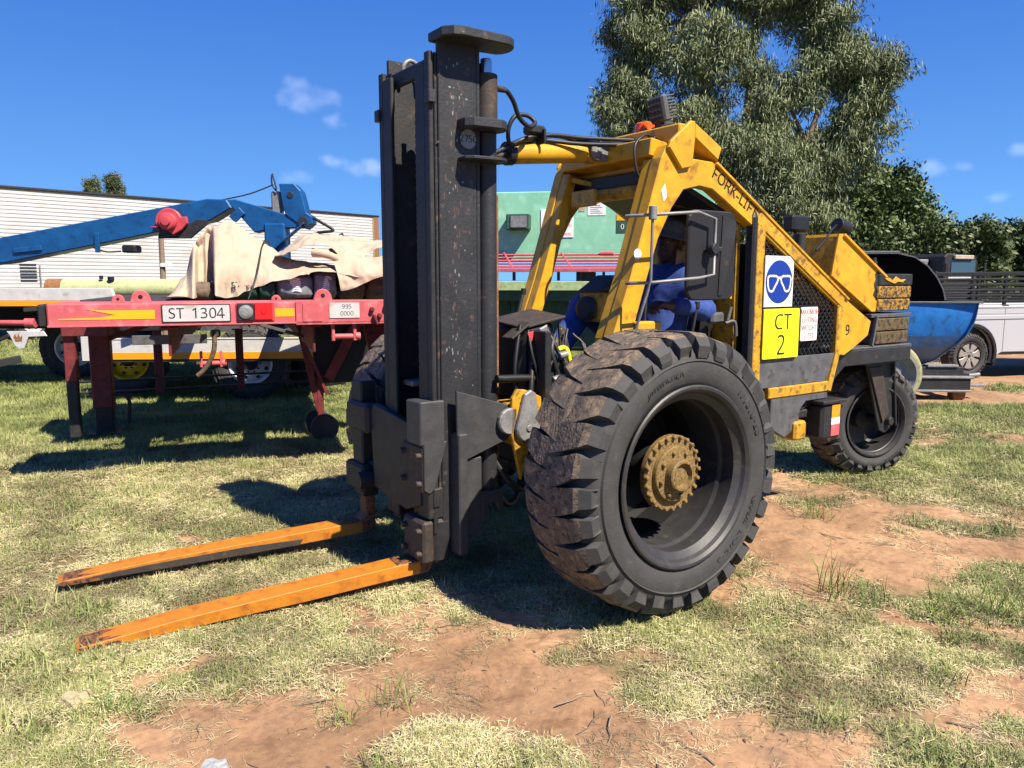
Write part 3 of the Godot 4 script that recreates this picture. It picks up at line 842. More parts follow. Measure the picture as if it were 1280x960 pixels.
func ring_text(parent: Node, txt: String, r: float, mid_deg: float, h: float, z: float, key: String) -> void:
	var st := S()
	var step := h * 0.78 / r
	for i in txt.length():
		if txt[i] == " ": continue
		var a := deg_to_rad(mid_deg) - (i - (txt.length() - 1) * 0.5) * step
		var m := letters(txt[i], h, 0.006)
		st.append_from(m, 0, Transform3D(Basis(Vector3.BACK, a - PI / 2), v(cos(a) * r, sin(a) * r, z)))
	put("lettering", st.commit(), M[key], parent)

func front_wheel(root: Node, at: Vector3, turn: float) -> void:
	var w := sub("front_wheel", root, at, turn)
	wheel_tyre(w, 0.672, 0.415, 0.44, 30, 0.055)
	var st := S()
	lathe(st, [[0.395, -0.42], [0.425, -0.42], [0.425, -0.40], [0.36, -0.38], [0.36, -0.05], [0.40, -0.018], [0.428, -0.012], [0.432, 0.0], [0.424, 0.006], [0.412, 0.004], [0.398, -0.008], [0.388, -0.03], [0.376, -0.04], [0.372, -0.09], [0.352, -0.14], [0.346, -0.30]], 64, Transform3D.IDENTITY)
	obj("rim", st, M.rim, w)
	st = S()
	lathe(st, [[0.345, -0.30], [0.340, -0.46], [0.32, -0.50], [0.13, -0.51], [0.12, -0.155], [0.0, -0.153]], 64)
	obj("rim_disc", st, M.rim_shade, w)
	st = S()
	lathe(st, [[0.0, -0.152], [0.12, -0.150], [0.178, -0.150], [0.182, -0.145], [0.182, -0.120], [0.178, -0.115], [0.135, -0.115], [0.132, -0.095], [0.128, -0.090], [0.08, -0.085], [0.076, -0.050], [0.07, -0.045], [0.06, -0.045], [0.057, -0.065], [0.05, -0.068], [0.0, -0.062]], 40, Transform3D.IDENTITY)
	for i in 24:
		var a := TAU * i / 24.0
		rod(st, v(cos(a) * 0.172, sin(a) * 0.172, -0.125), v(cos(a) * 0.172, sin(a) * 0.172, -0.098), 0.0115, 0.0105, 6)
	for i in 8:
		var a := TAU * (i + 0.3) / 8.0
		rod(st, v(cos(a) * 0.106, sin(a) * 0.106, -0.095), v(cos(a) * 0.106, sin(a) * 0.106, -0.072), 0.011, 0.010, 6)
	obj("hub", st, M.yellow_hub, w)
	ring_text(w, "GRADE L-3/E-3", 0.50, -42, 0.040, -0.001, "moulding")
	ring_text(w, "17.5.0-25", 0.50, 34, 0.042, -0.001, "moulding")
	ring_text(w, "JMNMACHER", 0.50, 112, 0.036, -0.001, "moulding")

func build_forklift() -> void:
	var t := thing("forklift", "yellow three-wheeled rough terrain forklift with black mast and orange forks", "forklift", v(0.822, 0, -3.446), 35.0)
	front_wheel(t, v(0, 0.665, 0), 0)
	front_wheel(t, v(0, 0.665, 2 * MID), 180)
	# --- rear castor wheel
	var rw := sub("rear_wheel", t, v(3.24, 0.445, -0.95), -18)
	wheel_tyre(rw, 0.458, 0.272, 0.33, 26, 0.035)
	var st := S()
	lathe(st, [[0.27, -0.31], [0.285, -0.30], [0.25, -0.28], [0.25, -0.04], [0.285, -0.012], [0.288, 0.0], [0.276, 0.003], [0.262, -0.02], [0.25, -0.05], [0.24, -0.2], [0.22, -0.22], [0.08, -0.225], [0.075, -0.15], [0.0, -0.145]], 48, Transform3D.IDENTITY)
	obj("rim", st, M.rim, rw)
	ring_text(rw, "TRACTOR", 0.35, -60, 0.03, 0.0, "moulding")
	st = S()
	prism(st, [2.99, 0.94, 3.35, 0.94, 3.41, 0.44, 3.38, 0.38, 3.31, 0.35, 3.23, 0.38, 3.19, 0.46], -0.92, -0.94)
	prism(st, [2.99, 0.94, 3.35, 0.94, 3.41, 0.44, 3.31, 0.35, 3.19, 0.46], -1.46, -1.48)
	bar(st, v(3.35, 0.94, -0.92), v(3.44, 0.40, -0.92), 0.02, 0.05, Vector3.BACK)
	bx(st, v(2.93, 0.92, -1.50), v(3.37, 0.95, -0.90))
	rod(st, v(3.33, 0.45, -0.88), v(3.33, 0.45, -1.5), 0.035)
	rod(st, v(3.15, 0.94, -1.23), v(3.15, 1.1, -1.23), 0.12)
	obj("castor_fork", st, M.steel_dark, t)
	st = S()
	prism(st, [3.01, 0.90, 3.19, 0.90, 3.33, 0.52, 3.25, 0.44], -0.905, -0.919, 0.002)
	obj("castor_guard", st, M.steel_rust, t)
	# --- chassis
	st = S()
	prism(st, [-0.18, 0.55, 1.55, 0.55, 2.15, 0.72, 2.5, 0.95, 3.4, 0.95, 3.4, 1.06, 2.3, 1.06, 1.4, 0.86, -0.18, 0.86], -0.86, -0.80)
	prism(st, [-0.18, 0.55, 1.55, 0.55, 2.15, 0.72, 2.5, 0.95, 3.4, 0.95, 3.4, 1.06, 2.3, 1.06, 1.4, 0.86, -0.18, 0.86], -1.66, -1.60)
	bx(st, v(-0.15, 0.56, -1.60), v(2.1, 0.62, -0.86))
	rod(st, v(0, 0.665, -0.40), v(0, 0.665, -2.06), 0.10)
	bx(st, v(-0.16, 0.52, -1.5), v(0.16, 0.84, -0.96), 0.02)
	bx(st, v(1.36, 0.86, -1.64), v(2.2, 1.0, -0.84))
	bx(st, v(-0.2, 0.86, -1.64), v(-0.16, 1.3, -0.84))
	bx(st, v(0.9, 0.86, -1.64), v(1.32, 1.0, -0.84))
	obj("chassis", st, M.steel_dark, t)
	st = S()
	bx(st, v(2.38, 1.035, -1.62), v(3.52, 1.07, -0.86))
	bar(st, v(2.95, 1.07, -0.87), v(3.0, 1.30, -0.87), 0.02, 0.03, Vector3.BACK)
	bx(st, v(2.95, 1.285, -1.6), v(3.52, 1.315, -0.88))
	obj("rear_platform", st, M.grey, t)
	st = S()
	prism(st, [1.60, 0.80, 2.23, 0.80, 2.23, 0.75, 1.98, 0.75, 1.92, 0.70, 1.90, 0.58, 1.76, 0.52, 1.60, 0.60], -0.755, -0.80)
	obj("step_plate", st, M.grey, t)
	st = S()
	bx(st, v(1.84, 0.49, -0.86), v(1.97, 0.62, -0.73), 0.015)
	obj("step_box", st, M.yellow_worn, t)
	st = S()
	bx(st, v(2.1, 0.47, -0.92), v(2.34, 0.72, -0.70), 0.02)
	bx(st, v(2.08, 0.72, -0.94), v(2.36, 0.745, -0.68), 0.008)
	bx(st, v(1.95, 0.62, -1.0), v(2.12, 0.68, -0.80), 0.01)
	var ab := obj("axle_box", st, M.steel_dark, t)
	st = S(); bx(st, v(2.2, 0.62, -0.70), v(2.30, 0.71, -0.694), 0.001); obj("reflector_tape", st, M.yellow, ab)
	st = S(); bx(st, v(2.2, 0.57, -0.70), v(2.30, 0.618, -0.694), 0.001); obj("reflector_tape", st, M.sign_white, ab)
	st = S(); bx(st, v(2.2, 0.49, -0.70), v(2.30, 0.568, -0.694), 0.001); obj("reflector_tape", st, M.red_paint, ab)
	# --- cab frame: two side frames, header, gussets
	var outline := [0.17, 1.00, 0.185, 1.25, 0.31, 1.57, 0.53, 2.24, 0.57, 2.31, 0.75, 2.255, 0.95, 2.25, 1.23, 2.10, 1.48, 1.955, 1.82, 1.755, 2.38, 1.44, 2.72, 1.275, 2.69, 1.17, 2.50, 1.08, 2.40, 1.04, 2.325, 1.05, 2.325, 1.37, 1.45, 1.85, 1.33, 1.90, 1.06, 2.04, 0.95, 2.095, 0.84, 2.105, 0.71, 2.075, 0.62, 1.97, 0.52, 1.80, 0.44, 1.58, 0.34, 1.29, 0.33, 1.00]
	for s in [0, 1]:
		st = S()
		prism(st, outline, -0.75 if s == 0 else -1.63, -0.83 if s == 0 else -1.71, 0.006)
		var zf := -0.83 if s == 0 else -1.63
		var zb := -0.90 if s == 0 else -1.56
		prism(st, [0.175, 1.0, 0.19, 1.25, 0.315, 1.57, 0.535, 2.24, 0.60, 2.22, 0.40, 1.57, 0.28, 1.25, 0.27, 1.0], zf - 0.001 if s == 0 else zf + 0.001, zb, 0.005)
		# flat cap along the sloping beam
		bar(st, v(0.97, 2.245, -0.79 if s == 0 else -1.67), v(2.40, 1.435, -0.79 if s == 0 else -1.67), 0.115, 0.02, Vector3.UP, 0.005)
		obj("side_frame", st, M.yellow, t)
	st = S()
	box(st, Vector3.ZERO, v(0.20, 0.10, 0.80), 0.006, xf(v(0.62, 2.295, MID), 0, 0, -8))
	obj("header_beam", st, M.yellow, t)
	st = S()
	rod(st, v(0.66, 2.10, -1.6), v(0.66, 2.10, -0.86), 0.045)
	bar(st, v(0.55, 2.2, -1.55), v(1.2, 1.98, -0.9), 0.05, 0.03)
	bx(st, v(0.5, 2.02, -1.5), v(0.53, 2.12, -1.28), 0.01)
	obj("tube_brace", st, M.yellow_worn, t)
	st = S()
	for z in [[-0.725, -0.752], [-1.708, -1.735]]:
		st = S()
		prism(st, [0.56, 2.295, 0.575, 2.33, 0.73, 2.455, 0.765, 2.455, 0.77, 2.37, 0.755, 2.23, 0.74, 2.20, 0.665, 2.185], z[0], z[1], 0.006)
		obj("apex_plate", st, M.yellow, t)
	st = S()
	bx(st, v(0.665, 2.21, -1.70), v(0.74, 2.44, -0.754), 0.008)
	obj("apex_box", st, M.yellow, t)
	st = S()
	prism(st, [0.77, 2.455, 1.01, 2.335, 0.98, 2.255, 0.775, 2.365], -0.735, -0.86, 0.008)
	obj("apex_rail", st, M.yellow, t)
	st = S()
	prism(st, [0.77, 2.455, 1.01, 2.335, 0.98, 2.255, 0.775, 2.365], -1.60, -1.72, 0.008)
	obj("apex_rail", st, M.yellow, t)
	st = S()
	prism(st, [0.70, 2.14, 1.35, 1.90, 1.355, 1.93, 0.71, 2.17], -0.84, -1.62, 0.004)
	bx(st, v(0.62, 2.13, -1.62), v(0.72, 2.20, -0.84))
	obj("canopy", st, M.black, t)
	put("lettering", letters("FORK-LIFT", 0.062, 0.003), M.ink, t, Transform3D(Basis(Vector3.BACK, deg_to_rad(-28.5)).scaled_local(v(1.2, 1, 1)), v(1.155, 2.085, -0.7485)))
	put("lettering", letters("9", 0.07, 0.003), M.ink, t, Transform3D(Basis.IDENTITY, v(2.42, 1.22, -0.7485)))
	st = S(); rod(st, v(0.36, 1.71, -0.752), v(0.36, 1.71, -0.747), 0.028, 0.028, 20, 0.001)
	prism(st, [0.53, 2.06, 0.56, 2.10, 0.575, 2.03, 0.55, 2.0], -0.747, -0.752, 0.001)
	obj("sticker", st, M.sign_white, t)
	# --- rear wall of the cab and engine bay
	st = S()
	bx(st, v(1.30, 1.0, -1.62), v(1.335, 1.92, -0.84))
	for y in [1.15, 1.45, 1.78]: bx(st, v(1.28, y, -1.6), v(1.30, y + 0.02, -0.86), 0.003)
	obj("cab_rear_wall", st, M.yellow_worn, t)
	st = S()
	prism(st, [1.44, 1.0, 2.30, 1.0, 2.30, 1.34, 1.44, 1.80], -0.87, -1.60)
	obj("engine_block", st, M.black, t)
	# side panel: frame, expanded metal guard, grey sill
	st = S()
	bx(st, v(1.375, 0.80, -0.79), v(1.455, 1.95, -0.742), 0.006)
	bar(st, v(1.38, 1.955, -0.766), v(2.345, 1.42, -0.766), 0.05, 0.085, Vector3.UP, 0.006)
	bx(st, v(2.285, 1.06, -0.79), v(2.345, 1.40, -0.744), 0.006)
	bar(st, v(2.315, 1.07, -0.766), v(2.225, 0.80, -0.766), 0.05, 0.05, Vector3.RIGHT, 0.006)
	bx(st, v(1.56, 0.80, -0.79), v(2.22, 0.872, -0.746), 0.006)
	obj("panel_frame", st, M.yellow_worn, t)
	st = S()
	bx(st, v(1.325, 0.95, -0.80), v(1.372, 1.96, -0.735), 0.01)
	rod(st, v(1.35, 1.95, -0.77), v(1.35, 2.0, -0.77), 0.035, 0.02)
	obj("door_seal", st, M.hose, t)
	st = S()
	prism(st, [1.457, 1.065, 2.283, 1.065, 2.20, 0.874, 1.457, 0.874], -0.752, -0.77, 0.002)
	obj("sill_panel", st, M.grey, t)
	st = S(); flat(st)
	var px := 0.024; var py := 0.052
	for i in 36:
		for j in 20:
			var cx := 1.47 + i * px; var cy := 1.10 + j * py + (py * 0.5 if i % 2 == 1 else 0.0)
			if cy + py * 0.5 > 1.90 - (cx - 1.44) * 0.555 or cx > 2.27: continue
			for s in [1, -1]:
				bar(st, v(cx, cy, -0.772 + 0.004 * s), v(cx + px, cy + s * py * 0.5, -0.772 - 0.004 * s), 0.004, 0.008, Vector3.BACK, 0.0)
	obj("mesh_guard", st, M.steel_dark, t)
	# signs on the panel
	var sg := sub("goggles_sign", t)
	sg.set_meta("label", "white safety sign with blue disc and goggles")
	st = S(); prism(st, [1.445, 1.40, 1.735, 1.40, 1.735, 1.69, 1.69, 1.722, 1.445, 1.722], -0.728, -0.736, 0.001); obj("plate", st, M.sign_white, sg)
	st = S(); rod(st, v(1.588, 1.559, -0.7281), v(1.588, 1.559, -0.7265), 0.137, 0.137, 40, 0.0005); obj("disc", st, M.sign_blue, sg)
	st = S()
	for s in [-1, 1]:
		var c := func(x, y): return v(1.588 + s * x, 1.559 + y, -0.7255)
		var loop := [[0.012, 0.022], [0.03, 0.036], [0.10, 0.037], [0.118, 0.025], [0.116, -0.02], [0.104, -0.052], [0.085, -0.062], [0.062, -0.058], [0.044, -0.03], [0.022, -0.004]]
		var ring := []
		for q in loop: ring.append(c.call(q[0], q[1]))
		ring.append(ring[0]); ring.append(ring[1])
		for i in ring.size() - 1: bar(st, ring[i], ring[i + 1], 0.013, 0.002, Vector3.BACK, 0.0005)
		bar(st, c.call(0.0, 0.024), c.call(0.03, 0.03), 0.014, 0.002, Vector3.BACK, 0.0005)
	obj("goggles_symbol", st, M.sign_white, sg)
	sg = sub("number_sign", t)
	sg.set_meta("label", "bright yellow sign reading CT 2")
	st = S(); prism(st, round_rect(1.445, 1.062, 1.825, 1.392, 0.012), -0.736, -0.739, 0.001); obj("border", st, M.ink, sg)
	st = S(); prism(st, round_rect(1.450, 1.067, 1.820, 1.387, 0.010), -0.727, -0.7355, 0.001); obj("plate", st, M.sign_yellow, sg)
	put("lettering", letters("CT", 0.095, 0.002), M.ink, sg, Transform3D(Basis.IDENTITY.scaled_local(v(1.25, 1, 1)), v(1.645, 1.30, -0.7265)))
	put("lettering", letters("2", 0.125, 0.002), M.ink, sg, Transform3D(Basis.IDENTITY.scaled_local(v(1.0, 1, 1)), v(1.640, 1.150, -0.7265)))
	sg = sub("load_limit_sign", t)
	sg.set_meta("label", "small white sign with red lifting weight lettering")
	st = S(); prism(st, round_rect(1.838, 1.168, 2.02, 1.392, 0.012), -0.725, -0.735, 0.001); obj("plate", st, M.sign_white, sg)
	var k := 0
	for w in ["MAXIMUM", "LIFTING", "WEIGHT", "2.75T"]:
		put("lettering", letters(w, 0.032, 0.002), M.ink_red, sg, Transform3D(Basis.IDENTITY.scaled_local(v(0.92 if k == 0 else 1.05, 1, 1)), v(1.928, 1.36 - k * 0.053, -0.7245)))
		k += 1
	# rear hood and counterweight slabs
	st = S()
	prism(st, [2.50, 1.90, 2.56, 1.90, 3.14, 1.60, 3.03, 1.33, 2.98, 1.33, 2.43, 1.60], -0.90, -0.92, 0.004)
	prism(st, [2.50, 1.90, 2.56, 1.90, 3.14, 1.60, 3.03, 1.33, 2.98, 1.33, 2.43, 1.60], -1.54, -1.56, 0.004)
	prism(st, [2.55, 1.905, 3.15, 1.60, 3.13, 1.585, 2.54, 1.885], -0.88, -1.58, 0.004)
	obj("rear_hood", st, M.yellow, t)
	st = S()
	prism(st, [2.50, 1.88, 2.52, 1.88, 2.46, 1.60, 2.44, 1.60], -0.921, -1.539, 0.002)
	prism(st, [2.44, 1.62, 3.02, 1.36, 3.0, 1.33, 2.42, 1.58], -0.921, -1.539, 0.002)
	obj("hood_lining", st, M.yellow_worn, t)
	var ws := [[1.62, 1.53], [1.525, 1.432], [1.427, 1.335], [1.278, 1.18], [1.175, 1.078]]
	for i in 5:
		st = S()
		bx(st, v(3.02 + (0.0 if i % 2 else 0.02), ws[i][1], -1.60), v(3.50 + (0.02 if i == 0 else 0.0), ws[i][0], -0.885 + 0.004 * (i % 2)), 0.008)
		obj("weight_slab", st, M[["steel_dark", "slab", "slab", "slab_dark", "slab_dark"][i]], t)
	st = S(); prism(st, [3.10, 1.585, 3.16, 1.59, 3.22, 1.57, 3.26, 1.60, 3.33, 1.575, 3.40, 1.58, 3.36, 1.555, 3.29, 1.56, 3.24, 1.545, 3.15, 1.565], -0.878, -0.8855, 0.001); obj("slab_paint", st, M.yellow, t)
	st = S(); prism(st, [3.125, 1.592, 3.03, 1.645, 2.99, 1.62, 3.005, 1.58, 2.985, 1.54, 3.0, 1.50, 2.98, 1.46, 3.03, 1.42, 3.055, 1.45], -0.8975, -0.9015, 0.001); obj("bare_patch", st, M.steel_dark, t)
	st = S(); rod(st, v(3.32, 1.62, -1.1), v(3.32, 1.72, -1.1), 0.03, 0.022, 10); rod(st, v(3.32, 1.69, -1.1), v(3.32, 1.75, -1.1), 0.016, 0.014, 10); obj("filler_cap", st, M.steel_dark, t)
	st = S()
	bx(st, v(2.35, 1.93, -1.28), v(2.56, 2.05, -1.18), 0.015)
	rod(st, v(2.45, 1.93, -1.23), v(2.42, 1.72, -1.23), 0.012)
	for i in 6: bx(st, v(2.44, 1.94 + i * 0.018, -1.30), v(2.56, 1.948 + i * 0.018, -1.278), 0.001)
	obj("rear_work_lamp", st, M.black, t)
	st = S()
	rod(st, v(2.93, 2.0, -1.2), v(3.06, 1.97, -1.2), 0.055, 0.06, 16)
	tube(st, [v(2.93, 2.0, -1.2), v(2.7, 1.94, -1.1), v(2.5, 1.88, -1.0), v(2.3, 1.78, -0.95)], 0.008, 6)
	obj("rear_lamp", st, M.black, t)
	st = S()
	bx(st, v(2.15, 1.68, -1.3), v(2.34, 1.86, -1.1), 0.02)
	rod(st, v(2.25, 1.62, -1.05), v(2.25, 1.90, -1.05), 0.04)
	obj("exhaust_box", st, M.steel_dark, t)
	# --- roof equipment
	var bc := sub("beacon", t, v(0.84, 2.37, -1.2))
	st = S(); lathe(st, [[0.0, 0.0], [0.075, 0.0], [0.078, 0.05], [0.07, 0.055], [0.0, 0.055]], 24, xf(Vector3.ZERO, -90)); obj("base", st, M.steel_dark, bc)
	st = S(); lathe(st, [[0.07, 0.055], [0.066, 0.09], [0.069, 0.095], [0.060, 0.15], [0.052, 0.158], [0.0, 0.16]], 28, xf(Vector3.ZERO, -90)); obj("lens", st, M.orange_lens, bc)
	var wl := sub("work_lamp", t, v(0.74, 2.56, -1.0), 0)
	wl.rotation_degrees = Vector3(0, -8, 14)
	st = S()
	box(st, v(0.012, 0, 0), v(0.05, 0.15, 0.14), 0.012)
	for i in 8: bx(st, v(0.03, -0.066 + i * 0.018, -0.066), v(0.085, -0.058 + i * 0.018, 0.066), 0.002)
	obj("housing", st, M.grey, wl)
	st = S()
	for i in 4:
		for j in 4: rod(st, v(-0.012, -0.051 + i * 0.034, -0.048 + j * 0.032), v(-0.020, -0.051 + i * 0.034, -0.048 + j * 0.032), 0.014, 0.012, 8)
	obj("lens", st, M.plastic, wl)
	st = S(); rod(st, v(0.02, -0.07, 0), v(0.0, -0.22, -0.02), 0.014); bx(st, v(-0.03, -0.11, -0.05), v(0.05, -0.09, 0.05)); obj("bracket", st, M.black, wl)
	st = S(); rod(st, v(0.87, 2.50, -1.12), v(0.95, 2.50, -1.12), 0.05, 0.055, 16); rod(st, v(0.9, 2.48, -1.12), v(0.88, 2.36, -1.12), 0.012); obj("spot_lamp", st, M.black, t)
	st = S(); tube(st, [v(0.72, 2.36, -1.0), v(0.62, 2.40, -0.96), v(0.50, 2.33, -0.93), v(0.49, 2.2, -0.91), v(0.53, 2.12, -0.9)], 0.009, 6)
	tube(st, [v(0.75, 2.38, -1.0), v(0.66, 2.36, -0.9), v(0.6, 2.37, -0.88), v(0.56, 2.3, -0.87)], 0.007, 6); obj("lamp_cable", st, M.hose, t)
	st = S(); prism(st, [1.12, 2.28, 1.20, 2.42, 1.22, 2.40, 1.20, 2.06, 1.14, 2.06], -1.28, -1.31); obj("warning_triangle", st, M.red_dark, t)
	st = S(); tube(st, [v(0.98, 2.30, -0.9), v(1.04, 2.32, -0.95), v(1.06, 2.26, -1.0), v(1.02, 2.22, -1.0)], 0.01, 6); obj("grab_loop", st, M.grey_light, t)
	# mirror on its bracket
	var mi := sub("mirror", t)
	st = S(); prism(st, round_rect(0.60, 1.455, 0.995, 1.955, 0.06), -0.60, -0.632, 0.008, xf(v(0, 0, 0))); obj("housing", st, M.plastic, mi)
	st = S(); prism(st, [0.85, 1.48, 0.88, 1.48, 0.99, 1.86, 0.985, 1.90, 0.87, 1.93], -0.592, -0.601, 0.003); box(st, v(0.80, 1.74, -0.585), v(0.10, 0.03, 0.03), 0.01); rod(st, v(0.75, 1.74, -0.575), v(0.75, 1.74, -0.535), 0.035, 0.03, 8); obj("clamp", st, M.steel_dark, mi)
	st = S(); tube(st, [v(0.24, 1.905, -0.72), v(0.29, 1.905, -0.56), v(0.62, 1.935, -0.555), v(0.76, 1.905, -0.555), v(0.76, 1.60, -0.555), v(0.64, 1.58, -0.555), v(0.29, 1.555, -0.56), v(0.25, 1.55, -0.72)], 0.009, 8, -1.0, 1)
	tube(st, [v(0.29, 1.93, -0.57), v(0.285, 1.56, -0.57), v(0.27, 1.2, -0.70)], 0.008, 8, -1.0, 1); rod(st, v(0.29, 1.88, -0.57), v(0.29, 1.95, -0.57), 0.022); obj("bracket", st, M.grey_light, mi)
	# --- cab interior
	st = S()
	box(st, Vector3.ZERO, v(0.33, 0.014, 0.28), 0.004, xf(v(-0.10, 1.355, -1.14), 7, 8, 9))
	obj("dash_plate", st, M.steel_rust, t)
	st = S()
	bx(st, v(-0.24, 0.9, -1.3), v(-0.02, 1.33, -1.0), 0.03)
	bx(st, v(-0.02, 1.12, -1.24), v(0.06, 1.33, -1.10), 0.02)
	for i in 4: tube(st, [v(-0.22 + i * 0.05, 0.72, -0.92), v(-0.25 + i * 0.06, 0.95, -0.9), v(-0.2 + i * 0.05, 1.15, -0.96), v(-0.15 + i * 0.03, 1.32, -1.05)], 0.016, 7)
	tube(st, [v(-0.45, 1.06, -0.93), v(-0.25, 1.05, -0.93), v(-0.12, 1.03, -0.93)], 0.022, 8)
	tube(st, [v(-0.25, 1.33, -1.0), v(-0.32, 1.1, -0.95), v(-0.3, 0.9, -0.95)], 0.012, 6)
	bx(st, v(-0.1, 0.84, -1.55), v(0.3, 1.0, -0.95), 0.02)
	obj("control_console", st, M.black, t)
	st = S()
	bar(st, v(-0.32, 1.26, -1.02), v(-0.20, 1.34, -1.02), 0.10, 0.010)
	obj("console_flap", st, M.steel_rust, t)
	st = S()
	prism(st, [-0.16, 1.31, -0.11, 1.33, -0.10, 1.22, -0.13, 1.10, -0.17, 1.04, -0.155, 1.18], -0.94, -0.96, 0.006)
	obj("torn_cover", st, M.grey_light, t)
	st = S()
	prism(st, [0.02, 1.33, 0.07, 1.30, 0.10, 1.18, 0.09, 1.06, 0.05, 1.10, 0.03, 1.22], -1.0, -1.03, 0.008)
	obj("torn_cover", st, M.leather, t)
	var cr := RandomNumberGenerator.new(); cr.seed = 8
	for i in 9:
		st = S()
		var hx := -0.22 + 0.045 * i
		tube(st, [v(hx, 1.30 - 0.03 * (i % 3), -0.97 - 0.01 * (i % 2)), v(hx + cr.randf_range(-0.06, 0.06), 1.18, -0.92), v(hx + cr.randf_range(-0.1, 0.1), 1.02, -0.91), v(hx + cr.randf_range(-0.05, 0.12), 0.84, -0.94)], cr.randf_range(0.007, 0.015), 6)
		obj("console_hose", st, M.hose, t)
	for q in [[-0.06, 1.16, 0.05, 0.05], [-0.02, 1.09, 0.07, 0.03], [0.03, 1.10, 0.05, 0.035], [-0.10, 1.03, 0.04, 0.05], [0.0, 1.03, 0.05, 0.03]]:
		st = S(); rod(st, v(q[0], q[1], -0.90), v(q[0] + q[2], q[1] + 0.012, -0.895), q[3] * 0.4, -1.0, 10); obj("valve_spool", st, M.grey_light if q[3] > 0.04 else M.steel_dark, t)
	st = S(); prism(st, [-0.24, 1.29, -0.20, 1.30, -0.205, 1.26, -0.22, 1.23, -0.228, 1.26], -0.945, -0.95, 0.001); obj("inspection_tag", st, M.crane_red, t)
	st = S()
	bx(st, v(0.41, 1.32, -1.30), v(0.62, 1.50, -1.12), 0.01)
	obj("side_box", st, M.yellow_worn, t)
	st = S(); prism(st, [0.40, 1.502, 0.63, 1.502, 0.62, 1.58, 0.56, 1.60], -1.31, -1.11); obj("box_lid", st, M.steel_dark, t)
	st = S(); lathe(st, [[0.0, -0.04], [0.055, -0.035], [0.075, 0.0], [0.072, 0.02], [0.05, 0.03], [0.0, 0.03]], 24, xf(v(0.385, 1.40, -1.2), 0, -80)); obj("knob", st, M.steel_dark, t)
	for q in [[v(0.53, 1.26, -0.86), v(0.545, 1.49, -0.86), 0.008], [v(-0.02, 0.98, -1.5), v(0.17, 1.5, -1.55), 0.010], [v(-0.12, 1.36, -1.55), v(-0.12, 1.72, -1.55), 0.02], [v(0.95, 1.1, -0.9), v(1.0, 1.42, -0.88), 0.010]]:
		st = S(); rod(st, q[0], q[1], q[2]); rod(st, q[1] - v(0, 0.02, 0), q[1] + v(0, 0.02, 0), q[2] * 1.7); obj("lever", st, M.steel_dark, t)
	st = S(); tube(st, [v(-0.06, 1.19, -0.93), v(0.0, 1.2, -0.93), v(0.02, 1.16, -0.92), v(0.06, 1.02, -0.92)], 0.014, 8); obj("yellow_lever", st, M.sign_yellow, t)
	st = S(); bx(st, v(0.42, 1.28, -0.87), v(0.62, 1.335, -0.80), 0.01); obj("lever_box", st, M.yellow, t)
	st = S(); bx(st, v(1.12, 1.30, -0.92), v(1.24, 1.37, -0.86), 0.02); rod(st, v(1.26, 1.3, -0.86), v(1.29, 1.40, -0.86), 0.012); tube(st, [v(1.22, 1.3, -0.84), v(1.28, 1.31, -0.82), v(1.30, 1.22, -0.82)], 0.012, 6); obj("valve_block", st, M.grey, t)
	var se := sub("seat", t)
	st = S(); box(st, Vector3.ZERO, v(0.48, 0.12, 0.50), 0.04, xf(v(1.0, 0.98, -1.22), 0, 0, -4)); obj("cushion", st, M.black, se)
	st = S(); box(st, Vector3.ZERO, v(0.12, 0.62, 0.48), 0.04, xf(v(1.24, 1.33, -1.22), 0, 0, -6)); obj("backrest", st, M.black, se)
	build_mast(t)

